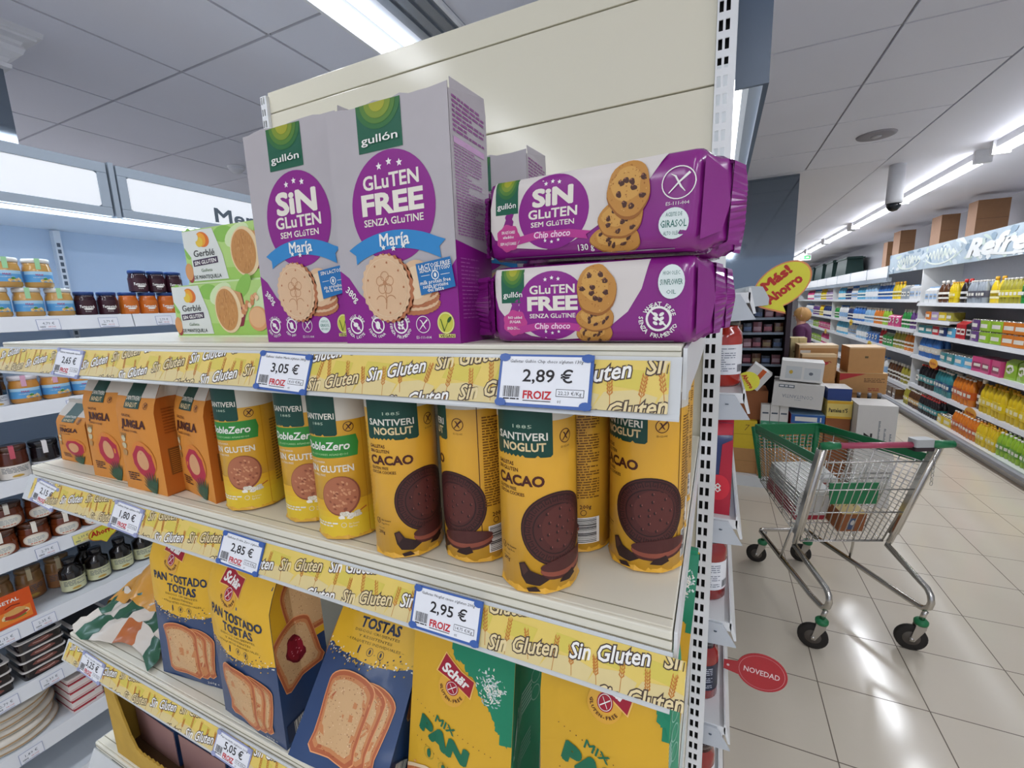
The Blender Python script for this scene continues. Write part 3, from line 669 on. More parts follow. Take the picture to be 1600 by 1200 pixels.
# ---- chocolate-chip cookie flow packs
PK_L, PK_H, PK_D = .150, .058, .052
foil = mat('purple_film', '86207f', .22, var=.05, scale=18, coat=.4, bump=.12)
foil_in = mat('silver_film', 'b9a9bd', .25, metal=.5)
def pk_half(x):            # depth factor along the length
    a = abs(x)/(PK_L/2)
    if a <= .93: return 1.
    return max(.02, 1-(a-.93)/(.25 if x < 0 else .19))
def pk_surf(x, ang, puff=0.):
    n = 7.; c, s_ = math.cos(ang), math.sin(ang); k = pk_half(x)
    r = (abs(c)**n+abs(s_)**n)**(-1/n)
    wr = .0006*math.sin(x*210+ang*3)*(abs(x)/(PK_L/2))**2
    if abs(x) > PK_L*.472: wr += .0016*math.sin(ang*5+x*420)+.0012*math.sin(ang*9-x*300); r *= 1+.03*math.sin(ang*4+x*500)
    hz = 1.0 if abs(x) < PK_L*.47 else 1.0-.25*(1-k)
    return (x, -PK_D/2*k*r*c+wr, PK_H/2+PK_H/2*r*s_*hz+wr*.5)
def pk_front(u, v, q):     # u from the left edge, v from the base
    x = -PK_L/2+u; z = min(.999, max(-.999, (v-PK_H/2)/(PK_H/2))); n = 7.
    y = (1-abs(z)**n)**(1/n); wr = .0006*math.sin(x*210)*(abs(x)/(PK_L/2))**2
    return (x, -PK_D/2*pk_half(x)*y+wr-q-.0002, v)
def chip_cookie(a, cx, cy, rx, ry, lay, seed, rot=0.):
    R = random.Random(seed); a.blob(cx, cy-ry*.06, rx*1.02, ry*1.03, CHIPC_D, lay, .05, 30, seed, rot); a.blob(cx, cy, rx, ry*.97, CHIPC, lay+1, .05, 30, seed, rot)
    a.blob(cx-rx*.1, cy+ry*.15, rx*.7, ry*.6, ink('cf9c4e'), lay+2, .1, 24, seed+1, rot)
    for i in range(9):
        q = i*2.4+seed; r = .25+.6*((i*.37) % 1); x, y = cx+rx*r*math.cos(q)*.9, cy+ry*r*math.sin(q)*.9
        a.blob(x+rx*.02, y-ry*.03, rx*.13, ry*.12, CHIP, lay+3, .25, 12, seed+i, R.uniform(0, 90)); a.ell(x-rx*.03, y+ry*.04, rx*.05, ry*.03, ink('8a5a48'), lay+4, 8)
    for i in range(46):
        q = R.uniform(0, 6.28); r = math.sqrt(R.random())*.92; a.ell(cx+rx*r*math.cos(q), cy+ry*r*math.sin(q), rx*R.uniform(.02, .06), ry*R.uniform(.012, .03), ink(R.choice(('9c6228', 'b07834', 'd6a860', 'a86c2c'))), lay+3, 6, R.uniform(0, 180))
def choco_front(eng):
    L, H = PK_L, PK_H; a = Art(); X = lambda u: u*L; Y = lambda v: (1-v)*H
    if eng: cur = [(.02, .03), (.02, .30), (.05, .55), (.12, .78), (.22, .90), (.36, .955), (.5, .93), (.6, .83), (.7, .62), (.76, .36), (.795, .03)]
    else: cur = [(.06, .03), (.035, .35), (.03, .62), (.06, .74), (.18, .86), (.34, .90), (.46, .84), (.56, .72), (.70, .5), (.80, .25), (.86, .03)]
    a.poly([(X(u), Y(v)) for u, v in cur], ink('d9d2cc', .3), 1)
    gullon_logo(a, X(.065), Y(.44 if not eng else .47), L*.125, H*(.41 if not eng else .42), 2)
    k = X(.135), Y(.73)
    a.scallop(k[0], k[1], L*.064, L*.064, ink('c2408a', .3), 3, 7, .07); R = (('NO added', 'SUGAR', 'SENZA ZUCCHERI') if eng else ('SIN AZÚCARES', 'añadidos', 'SEM AÇÚCARES'))
    for i, s in enumerate(R): a.text(s, k[0], k[1]+L*(.028, .006, -.026)[i], L*.014, WHITE, 4, w=L*(.075, .06, .09)[i], bold=.02, res=1)
    cx, cy = X(.335 if eng else .37), Y(.52 if eng else .47); r = H*.43; a.ell(cx, cy, r*1.06, r, PURPLE, 2, 44)
    for i in (-1, 0, 1): a.star(cx+i*r*.2, cy+r*.80-abs(i)*r*.04, r*.065, WHITE, 3); a.star(cx+i*r*.2, cy-r*.80+abs(i)*r*.04, r*.055, WHITE, 6)
    if eng: a.text('GLuTEN', cx, cy+r*.48, r*.25, CREAM, 3, w=r*1.38, bold=.028, res=3); a.text('FREE', cx, cy+r*.08, r*.40, CREAM, 3, w=r*1.5, bold=.045, res=3); a.text('SENZA GLuTINE', cx, cy-r*.29, r*.13, CREAM, 3, w=r*1.42, bold=.02)
    else: a.text('SiN', cx, cy+r*.42, r*.46, CREAM, 3, w=r*1.15, bold=.045, res=3); a.text('GLuTEN', cx, cy-r*.02, r*.25, CREAM, 3, w=r*1.45, bold=.03, res=3); a.text('SEM GLúTEN', cx, cy-r*.30, r*.14, CREAM, 3, w=r*1.3, bold=.02)
    rb = ink('b83a8e', .3); a.poly([(cx-r*1.18, cy-r*.62), (cx-r*.5, cy-r*.50), (cx+r*.5, cy-r*.50), (cx+r*1.15, cy-r*.60), (cx+r*1.0, cy-r*.68), (cx+r*1.05, cy-r*.80), (cx+r*.4, cy-r*.70), (cx-r*.4, cy-r*.70), (cx-r*1.1, cy-r*.82), (cx-r*1.02, cy-r*.70)], rb, 4)
    a.text('Chip choco', cx, cy-r*.585, r*.18, ink('f3d6e6'), 5, w=r*1.1, bold=.02, shear=.1, res=2)
    if eng:
        x0 = X(.545); chip_cookie(a, x0+L*.0, Y(.86), L*.085, H*.14, 3, 11, 4); chip_cookie(a, x0+L*.005, Y(.68), L*.088, H*.16, 7, 14, -4); chip_cookie(a, x0+L*.01, Y(.34), L*.092, H*.30, 12, 9)
        ox, oy = X(.885), Y(.30); a.ell(ox, oy, L*.055, H*.19, ink('dfe9e6'), 3, 28); g = ink('2e6f63')
        a.text('SUNFLOWER', ox, oy, H*.065, g, 4, w=L*.092, bold=.01, res=1); a.text('HIGH OLEIC', ox, oy+H*.10, H*.045, g, 4, w=L*.07, res=1); a.text('OIL', ox, oy-H*.11, H*.05, g, 4, res=1)
        icon_ring(a, X(.835), Y(.71), H*.20, 'wheat', 3, ('WHEAT FREE', 'SENZA FRUMENTO'))
    else:
        x0 = X(.70); chip_cookie(a, x0-L*.035, Y(.84), L*.105, H*.15, 3, 21, -6); chip_cookie(a, x0-L*.015, Y(.62), L*.095, H*.20, 7, 24, 12); chip_cookie(a, x0+L*.015, Y(.33), L*.088, H*.29, 12, 19)
        gf_symbol(a, X(.905), Y(.34), H*.16, WHITE, 3, .0006); a.text('ES-111-004', X(.905), Y(.535), H*.035, WHITE, 3, res=1)
        ox, oy = X(.895), Y(.73); a.ell(ox, oy, L*.055, H*.155, ink('dfe9e6'), 3, 28); g = ink('2e6f63')
        a.text('GIRASOL', ox, oy, H*.075, g, 4, w=L*.095, bold=.01, res=1); a.text('ACEITE DE', ox, oy+H*.09, H*.04, g, 4, w=L*.06, res=1); a.text('ALTO OLEICO', ox, oy-H*.095, H*.04, g, 4, w=L*.07, res=1)
        a.text('130 g', X(.535), Y(.90), H*.07, WHITE, 3, rot=3, bold=.01)
    a.rect(X(.1), H*.02, X(.9), H*.03, foil_in, 2)
    return a
def cookie_pack(eng, label, loc, rot):
    m = MB(); xs = [-PK_L/2-.0150, -PK_L/2-.010, -PK_L/2-.005, -PK_L/2, -PK_L*.47, -PK_L*.42]; xs = xs+[-PK_L*.3+PK_L*.1*i for i in range(7)]+[PK_L*.42, PK_L*.45, PK_L*.47, PK_L*.482, PK_L*.492, PK_L/2, PK_L/2+.003, PK_L/2+.006, PK_L/2+.009]
    na = 32; V = []; F = []
    for x in xs:
        for i in range(na): V.append(pk_surf(x, 2*PI*i/na))
    for j in range(len(xs)-1):
        for i in range(na): k = (i+1) % na; F.append((j*na+i, (j+1)*na+i, (j+1)*na+k, j*na+k))
    F += [tuple(range(na)), tuple((len(xs)-1)*na+i for i in range(na))[::-1]]
    m.add(V, F, foil, True)
    choco_front(eng).emit(m, pk_front, us=[PK_L*.03*i for i in range(1, 33)], vs=[PK_H*q for q in (.06, .12, .2, .5, .8, .88, .94)], clip=(0, .001, PK_L, PK_H-.001), eps=.00008)
    o = m.build('cookie_pack', None, loc, rot); tag(o, label, 'cookie pack', 'purple chocolate-chip cookie packs')
    for sg, nm in ((-1, 'left'), (1, 'right')):
        c = MB(); n = 22; zz = [PK_H*(.08+.84*i/n) for i in range(n+1)]; x0 = sg*(PK_L/2+(.0135 if sg < 0 else .0075)); x1 = sg*(PK_L/2+(.026 if sg < 0 else .013)); bk = .014 if sg > 0 else .0
        P = []
        for i, z in enumerate(zz):
            zig = .0012*(-1)**i; cv = .006*math.sin(i/n*PI)*sg
            P += [(x0, zig*.3, z), (x1+cv*.5, zig+bk+.004*math.sin(i/n*9), z+.003*math.sin(i/n*6))]
        c.add(P, [(2*i, 2*i+1, 2*i+3, 2*i+2) for i in range(n)], foil); c.add([(x, y+.0005, z) for x, y, z in P], [(2*i, 2*i+2, 2*i+3, 2*i+1) for i in range(n)], foil)
        # the gusset folded in at the end
        yq = PK_D/2*.9
        c.add([(sg*PK_L*.49, -yq, PK_H*.9), (sg*PK_L*.49, -yq, PK_H*.1), (sg*(PK_L/2+.0095), -.003, PK_H*.5), (sg*(PK_L/2+.007), -yq*.35, PK_H*.78), (sg*(PK_L/2+.007), -yq*.35, PK_H*.2)], [(0, 3, 2), (0, 2, 1), (1, 2, 4)], foil)
        c.build('crimped_end', o)
    return o
cp1 = cookie_pack(True, 'purple cookie pack reading GLUTEN FREE, lying on the top shelf under another pack', (-.086, .312+PK_D/2, ZT), (0, 0, 0))
cp2 = cookie_pack(False, 'purple cookie pack reading SIN GLUTEN, lying tilted on top of another pack', (-.0875, .3155+PK_D/2, ZT+PK_H+.004), (0, math.radians(2.2), math.radians(-10)))
cp2.scale = (1.10, 1, 1.04)
copy_tree(cp1, (-.078, .312+PK_D*1.55+.012, ZT), (0, 0, .02), 'purple cookie pack lying behind the lower front pack')
copy_tree(cp1, (-.074, .312+PK_D*1.6+.012, ZT+PK_H+.002), (0, 0, -.03), 'purple cookie pack lying behind the upper front pack')

# ---- round biscuit tubes
TR, TH = .033, .176
CREAM_F = mat('cream_film', 'd8d3c6', .35); tube_film = mat('yellow_film', 'e2aa34', .32, var=.03, coat=.2)
def tfn(u, v, q):
    a = -PI/2+u/TR; return ((TR+q)*math.cos(a), (TR+q)*math.sin(a), v)
def greek_cookie(a, cx, cy, r, lay):
    a.ell(cx, cy, r, r, CHOC_D, lay, 44); a.ell(cx, cy, r*.96, r*.96, CHOC, lay+1, 44); a.ring(cx, cy, r*.93, r*.035, CHOC_D, lay+2, 44); a.ring(cx, cy, r*.69, r*.035, CHOC_D, lay+2, 40)
    n = 26
    for i in range(n):
        q = 2*PI*i/n; c, s = math.cos(q), math.sin(q)
        P = [(-.07, .73), (-.07, .88), (.055, .88), (.055, .77), (-.01, .77), (-.01, .82)]
        a.line([(cx+r*(x*-s+y*c), cy+r*(x*c+y*s)) for x, y in P], r*.030, CHOC_D, lay+3)
    a.ell(cx+r*.1, cy+r*.05, r*.55, r*.6, ink('5a2a25'), lay+2, 28)
    for k in range(3):
        for i in range(3+k*3):
            q = 2*PI*i/(3+k*3)+k*.4; x, y = cx+r*(.1+.22*k)*math.cos(q), cy+r*(.1+.22*k)*math.sin(q)
            a.ell(x, y, r*.035, r*.045, CHOC_D, lay+4, 8); a.ell(x+r*.03, y+r*.02, r*.015, r*.03, ink('8a5148'), lay+5, 6)
def zig_panel(a, x0, x1, y0, y1, m, lay, n=13):
    P = [(x1, y1), (x0, y1), (x0, y0)]
    for i in range(n): P += [(x0+(x1-x0)*(i+.5)/n, y0-.0018), (x0+(x1-x0)*(i+1)/n, y0)]
    a.poly(P, m, lay)
def cacao_art():
    a = Art(); C = 2*PI*TR
    a.rect(-C/2, .1465, C/2, TH, CREAM_F, 0)
    for x0, x1 in ((-.05, -.03), (.029, .036), (.038, .052)): a.rect(x0, .158, x1, .1588, GREYINK, 1)
    zig_panel(a, -.0262, .0262, .1195, TH, DGREEN, 2)
    a.text('1885', .002, .1425, .003, ink('b8cbb4'), 3, w=.016, res=1); a.text('SANTIVERI', 0, .1345, .0062, CREAM, 3, w=.044, bold=.02, res=2); a.text('NOGLUT', .002, .1262, .0068, ink('e8cf9c'), 3, w=.037, bold=.035, res=2)
    gf_symbol(a, .038, .133, .0058, BROWNTX, 2, .0007); a.text('ES-122-005', .038, .1245, .0016, BROWNTX, 2, w=.009, res=1)
    a.text('GALLETAS', -.0245, .1115, .0032, BROWNTX, 2, 'l', w=.018, bold=.02); a.text('SIN GLUTEN', -.0245, .1068, .0032, BROWNTX, 2, 'l', w=.022, bold=.02)
    a.text('CACAO', -.0245, .0985, .0085, BROWNTX, 2, 'l', w=.043, bold=.04, res=3)
    a.text('GLUTEN FREE', -.0245, .0905, .0028, BROWNTX, 2, 'l', w=.020, bold=.015); a.text('COCOA COOKIES', -.0245, .0865, .0028, BROWNTX, 2, 'l', w=.027, bold=.015)
    b = Art(); greek_cookie(b, .030, .057, .0315, 2)
    b.ell(.040, .0235, .026, .0075, ink('8e4a38'), 8, 28, 5); b.ell(.040, .0265, .026, .0062, CHOC, 9, 28, 5); b.ell(.040, .0195, .025, .006, CHOC, 7, 28, 5)
    b.poly([(-.004, .027), (.001, .029), (.006, .022), (.016, .018), (.021, .014), (.013, .009), (.002, .010), (-.002, .016)], CHOC_D, 10); b.poly([(-.003, .026), (.001, .028), (.004, .022), (0, .017)], ink('4a2b24'), 11)
    b.poly([(.033, .014), (.044, .018), (.047, .012), (.040, .009), (.030, .010)], CHOC_D, 10); b.poly([(.002, .006), (.010, .008), (.014, .004), (.004, .003)], CHOC_D, 10)
    a.e += b.e
    a.ring(-.022, .037, .003, .0005, BROWNTX, 2, 14); a.line([(-.024, .037), (-.0222, .035), (-.0195, .040)], .0006, BROWNTX, 3)
    a.text('Sin huevo', -.0175, .0385, .0018, BROWNTX, 2, 'l', w=.011, bold=.02, res=1); a.text('Egg free', -.0175, .0352, .0018, BROWNTX, 2, 'l', w=.009, res=1)
    a.text('200g', -.0225, .026, .0035, BROWNTX, 2, 'l', w=.008, bold=.015, res=1); a.text('Peso neto', -.0225, .0305, .0015, BROWNTX, 2, 'l', res=1)
    a.micro(.060, .055, .086, .140, 34, ink('7a5018'), 2, 9, .5); a.text('200g', .072, .047, .004, BROWNTX, 2, w=.011, bold=.015, res=1); a.ring(.070, .041, .003, .0006, BROWNTX, 2, 12)
    a.rect(.062, .010, .086, .036, WHITE, 2); a.bars(.063, .011, .083, .035, BLACK, 3, 5, True); a.rect(.0555, .02, .0562, .16, BROWNTX, 2)
    for i in range(26): a.rect(-.0325, .03+i*.004, -.0315, .032+i*.004, ink('8a5a18'), 2)
    a.micro(-.075, .03, -.045, .135, 26, ink('9a6a20'), 2, 12, .4)
    return a
def dz_art():
    a = Art(); C = 2*PI*TR; GB = ink('2f8a35'); YL = ink('e3c02c')
    a.rect(-C/2, .128, C/2, TH, CREAM_F, 0); a.rect(-C/2, 0, C/2, .026, YL, 0)
    for i in range(3): a.rect(-C/2, .026+.006*i, C/2, .032+.006*i, ink(('e2ba2c', 'e1b22b', 'e0ac2a')[i]), 0)
    zig_panel(a, -.0245, .0165, .1145, TH, DGREEN, 2, 11)
    a.text('SANTIVERI', -.003, .133, .0062, CREAM, 3, w=.036, bold=.02); a.text('1885', -.003, .1255, .003, ink('b8cbb4'), 3, w=.013, res=1)
    gf_symbol(a, .0275, .121, .0052, BROWNTX, 2, .0007)
    a.poly([(-.03, .111), (.034, .1125), (.036, .104), (.034, .0905), (-.028, .089), (-.027, .098)], GB, 2); a.text('DobleZero', .001, .1025, .0085, WHITE, 4, w=.052, bold=.02, shear=.2, res=3); a.text('SIN AZÚCARES AÑADIDOS', .003, .0935, .002, ink('bfe0a8'), 3, w=.044, res=1)
    a.text('GALLETA MARÍA', -.010, .0855, .0022, CREAM, 3, w=.022, res=1); a.text('SIN GLUTEN', .0035, .0785, .0072, CREAM, 3, w=.051, bold=.03, res=2); a.text('GLUTEN FREE', -.010, .0715, .0022, CREAM, 3, w=.02, res=1)
    cx, cy = .0135, .049; a.ell(cx, cy, .0195, .0215, ink('8a4a34'), 3, 32, -20); a.ell(cx-.0006, cy+.0006, .0182, .0202, ink('b06c4c'), 4, 32, -20)
    R = random.Random(6)
    for i in range(44):
        q = R.uniform(0, 6.28); r = math.sqrt(R.random())*.9; a.ell(cx+.0165*r*math.cos(q), cy+.0185*r*math.sin(q), .0011, .0017, ink(R.choice(('c98a64', '8f5038', 'd39a72'))), 5, 7, R.uniform(0, 90))
    for i in range(14): a.blob(.012+R.uniform(0, .018), .0275+R.uniform(-.002, .003), .0032, .0022, ink(R.choice(('e8e2d2', 'cfc8b4', 'f2eee4'))), 6, .3, 9, i)
    a.line([(.027, .029), (.038, .034)], .0012, ink('b5542c'), 6)
    a.ring(.014, .0175, .0028, .0005, CREAM, 3, 14); a.text('Sin huevo', .019, .0185, .002, CREAM, 3, 'l', w=.010, res=1); a.text('Egg free', .019, .0155, .002, CREAM, 3, 'l', w=.008, res=1); a.micro(-.024, .015, .008, .021, 2, CREAM, 3, 4)
    a.rect(.04, 0, .0408, .128, ink('c98f1c'), 1); a.micro(.05, .03, .08, .11, 22, ink('8a6414'), 2, 14, .4)
    return a
def make_tube(art, film, name, label, group):
    m = MB(); R = random.Random(3)
    us = [TR*2*PI*(i/40-.5) for i in range(1, 40)]
    prof = [(TR*.2, .003), (TR*.75, .0012), (TR, .003), (TR, TH-.004), (TR*.9, TH), (TR*.3, TH-.003), (0, TH-.002)]
    m.lathe(prof[1:], film, 40, caps=True)
    art.emit(m, tfn, us=us, clip=(-PI*TR, .003, PI*TR, TH-.004), eps=.00006)
    # folded, slightly flared film at the foot
    n = 18; V = []
    for i in range(n):
        a = 2*PI*i/n; rr = TR*(1.035 if i % 2 else 1.0)+R.uniform(0, .0009); V += [(TR*.995*math.cos(a), TR*.995*math.sin(a), .007), (rr*math.cos(a), rr*math.sin(a), .0015+R.uniform(0, .001))]
    m.add(V, [(2*i, 2*i+1, 2*((i+1) % n)+1, 2*((i+1) % n)) for i in range(n)], film)
    m.add([V[2*i+1] for i in range(n)]+[(0, 0, .002)], [((i+1) % n, i, n) for i in range(n)], film)
    o = m.build(name); return tag(o, label, 'biscuit tube', group)
ca = make_tube(cacao_art(), tube_film, 'biscuit_tube', 'yellow cocoa biscuit tube with dark biscuit picture, frontmost one', 'yellow cocoa biscuit tubes')
def place(o, first, loc, rz, label):
    if first: o.location = loc; o.rotation_euler = (0, 0, rz); o['label'] = label; return o
    c = o.copy(); COL.objects.link(c); c.location = loc; c.rotation_euler = (0, 0, rz); c['label'] = label; return c
for i, (x, y, r, lb) in enumerate(((-.134, .3335, -2, 'yellow cocoa biscuit tube below the 2,89 € tag, frontmost tube'), (-.2765, .334, 21, 'yellow cocoa biscuit tube facing front, leftmost of the cocoa tubes'),
        (-.206, .353, -62, 'yellow cocoa biscuit tube turned to show its barcode, between two front-facing tubes'), (-.121, .406, -95, 'yellow cocoa biscuit tube showing its barcode behind the frontmost tube'),
        (-.0525, .3965, -38, 'yellow cocoa biscuit tube facing front at the right end of the shelf'), (-.054, .4675, -70, 'yellow cocoa biscuit tube second in the right-end file'), (-.054, .5365, -70, 'yellow cocoa biscuit tube third in the right-end file'))):
    place(ca, i == 0, (x, y, ZM+.0002), math.radians(r), lb)
mustard_film = mat('mustard_film', 'd9a42c', .32, var=.03, coat=.2)
dz = make_tube(dz_art(), mustard_film, 'biscuit_tube', '', 'mustard biscuit tubes with green banner')
for i, (x, y, r, lb) in enumerate(((-.526, .345, 13.8, 'mustard biscuit tube with green banner beside the orange bags, left of its kind'), (-.530, .418, 30, 'mustard biscuit tube half hidden behind the left one of its kind'),
        (-.427, .352, 15, 'mustard biscuit tube with green banner, second from the orange bags'), (-.358, .338, 7, 'mustard biscuit tube with green banner, beside the cocoa tubes'))):
    place(dz, i == 0, (x, y, ZM+.0002), math.radians(r), lb)
# ================================================================== BAGS
class Pouch:
    """gusseted stand-up bag: shaped front, pleated sides and a folded top"""
    def __init__(s, W, H, D, top=.25, bulge=.008, gus=.010, seed=1, taper=.06, wr=.0012):
        s.W, s.H, s.D, s.top, s.b, s.g, s.taper, s.wr = W, H, D, top, bulge, gus, taper, wr
        R = random.Random(seed); s.ph = [R.uniform(0, 6.28) for _ in range(8)]
    def half(s, v):
        k = v/s.H; w = s.W/2*(1-s.taper*k); d = s.D/2*(1-max(0, (k-(1-s.top))/s.top)**1.3*.94); d *= 1-.08*k; return w, d
    def noise(s, u, v):
        p = s.ph; return s.wr*(math.sin(u*70+p[0]+v*30)+.8*math.sin(v*80+p[1]-u*40)+.6*math.sin(u*130+v*90+p[2]))
    def front(s, u, v, q=0.):         # u in -W/2..W/2
        w, d = s.half(v); t = u/(s.W/2); k = v/s.H
        bl = s.b*max(0., 1-t*t)*max(0., math.sin(max(0., min(1, k*1.15))*PI))**.8 if k < .87 else 0
        e = 1-abs(t)**8
        return (w*t, -d-bl-s.noise(u, v)*e-q-(.0004 if q > 0 else 0), v)
    def back(s, u, v):
        w, d = s.half(v); t = u/(s.W/2); return (w*t, d+s.b*.5*(1-t*t)*math.sin(v/s.H*PI), v)
    def side(s, t, v, q=0., sg=1):     # t in 0..1 front to back
        w, d = s.half(v); k = v/s.H; inn = s.g*(1-abs(2*t-1))*(.35+.65*k)
        return (sg*(w-inn+q+(.0004 if q > 0 else 0)), -d+2*d*t, v)
    def body(s, m, fm, sm=None, nu=12, nv=16):
        sm = sm or fm; W = s.W
        m.grid(lambda a, b: s.front(-W/2+W*a, s.H*b), nu, nv, fm); m.grid(lambda a, b: s.back(-W/2+W*a, s.H*b), nu, nv, fm, flip=True)
        for sg in (1, -1): m.grid(lambda a, b: s.side(a, s.H*b, 0, sg), 6, nv, sm, flip=sg < 0)
        m.grid(lambda a, b: (lambda w, d: (-w+2*w*a, -d+2*d*b, 0))(*s.half(0)), 1, 1, sm, flip=True); m.grid(lambda a, b: (lambda w, d: (-w+2*w*a, -d+2*d*b, s.H))(*s.half(s.H)), 1, 1, fm)
        return m
    def us(s): return [-s.W/2+s.W*i/12 for i in range(1, 12)]
    def vs(s): return [s.H*i/16 for i in range(1, 16)]
    def art(s, m, a, eps=.0001): return a.emit(m, s.front, us=s.us(), vs=s.vs(), clip=(-s.W/2, 0, s.W/2, s.H), eps=eps)
    def sart(s, m, a, eps=.0001, sg=1):  # art u in 0..1 along side
        return a.emit(m, lambda u, v, q: s.side(u, v, q, sg), us=[i/6 for i in range(1, 6)], vs=s.vs(), clip=(0, 0, 1, s.H), eps=eps)

# ---- orange biscuit bags
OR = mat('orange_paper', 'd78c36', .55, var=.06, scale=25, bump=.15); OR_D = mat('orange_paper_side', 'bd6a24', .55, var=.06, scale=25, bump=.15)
CRB = ink('d3cabd'); MAG = ink('b3243e'); MAG2 = ink('c8452f'); PALM = ink('2d5236')
def jungla_art(W, H, k=0):
    a = Art(); a.rect(-W/2, H*.80, W/2, H, CRB, 0); a.rect(-W*.20, H*.715, W*.20, H, DGREEN, 1)
    a.text('SANTIVERI', 0, H*.795, H*.032, CREAM, 2, w=W*.36, bold=.02, res=1); a.text('NOGLUT', 0, H*.745, H*.036, ink('e8cf9c'), 2, w=W*.30, bold=.03, res=1)
    gf_symbol(a, W*.34, H*.74, W*.045, BROWNTX, 2, .0006)
    a.text('GALLETAS', -W*.28, H*.655, H*.022, BROWNTX, 2, 'l', w=W*.28, bold=.015, res=1); a.text('JUNGLA', -W*.30, H*.59, H*.066, BROWNTX, 2, 'l', w=W*.60, bold=.04, shear=.08, res=2); a.text('JUNGLE COOKIES', -W*.30, H*.525, H*.018, BROWNTX, 2, 'l', w=W*.42, bold=.01, res=1)
    # plain decorative mane-coloured shape, leaves and biscuit shapes (no character)
    cx, cy = W*.14, H*.27; a.ell(cx, cy+H*.03, W*.27, H*.15, ink('d9822f'), 1, 22)
    a.poly([(cx-W*.22, cy+H*.06), (cx-W*.1, cy+H*.14), (cx+W*.08, cy+H*.14), (cx+W*.22, cy+H*.07), (cx+W*.22, cy-H*.05), (cx+W*.12, cy-H*.12), (cx+W*.06, cy-H*.20), (cx-W*.02, cy-H*.14), (cx-W*.14, cy-H*.10), (cx-W*.22, cy-H*.02)], MAG, 2)
    a.ell(cx+W*.0, cy+H*.02, W*.12, H*.085, ink('d8a070'), 3, 22)
    for i in range(3): a.blob(-W*.32, H*(.45-.06*i), W*.085, H*.026, ink(('d9cfa8', 'cdbf96', 'b98a4a')[i]), 2, .15, 14, i)
    for i in range(5): a.line([(-W*.36+W*.03*i, H*.46), (-W*.38+W*.04*i, H*.50)], .001, PALM, 2)
    for i in range(9):
        q = math.radians(55+i*13); a.line([(W*.22, H*.0), (W*.22+W*.14*math.cos(q), H*.09*math.sin(q)), (W*.22+W*.24*math.cos(q), H*.19*math.sin(q))], [.006, .004, .0006], PALM, 4)
    a.micro(-W*.32, H*.09, -W*.05, H*.17, 4, BROWNTX, 2, 3)
    return a
def jungla(W, H, D, seed, label, loc, rz, tiltx=0.):
    p = Pouch(W, H, D, .30, .006, .008, seed, .08, .0007); m = MB(); p.body(m, OR, OR_D); p.art(m, jungla_art(W, H))
    sa = Art(); sa.rect(.0, H*.80, 1, H, CRB, 0)
    sa.rect(.2, H*.16, .85, H*.38, ink('7c4a1c'), 1); sa.micro(.24, H*.17, .8, H*.37, 12, ink('c9822f'), 2, 4, .3); sa.micro(.2, H*.5, .85, H*.72, 9, ink('9a4f16'), 1, 5, .4)
    p.sart(m, sa); p.sart(m, sa, sg=-1)
    o = m.build('biscuit_bag', None, loc, (tiltx, 0, rz)); tag(o, label, 'biscuit bag', 'orange paper biscuit bags')
    f = MB(); w, d = p.half(H); f.rbox(-w*.96, w*.96, -d-.002, d+.002, H-.0012, H+.005, CRB, .001, 1); f.build('folded_top', o)
    return o
jungla(.095, .165, .05, 11, 'orange biscuit bag, second from the left on the middle shelf', (-.815, .343, ZM), 0.04)
jungla(.097, .165, .05, 12, 'orange biscuit bag in the middle of the three tall ones', (-.7035, .334, ZM), 0.0)
jungla(.094, .165, .05, 13, 'orange biscuit bag standing beside the mustard tubes', (-.6095, .350, ZM), -.16)
jungla(.097, .098, .05, 14, 'short orange biscuit bag at the left end of the middle shelf', (-.972, .362, ZM), .02)

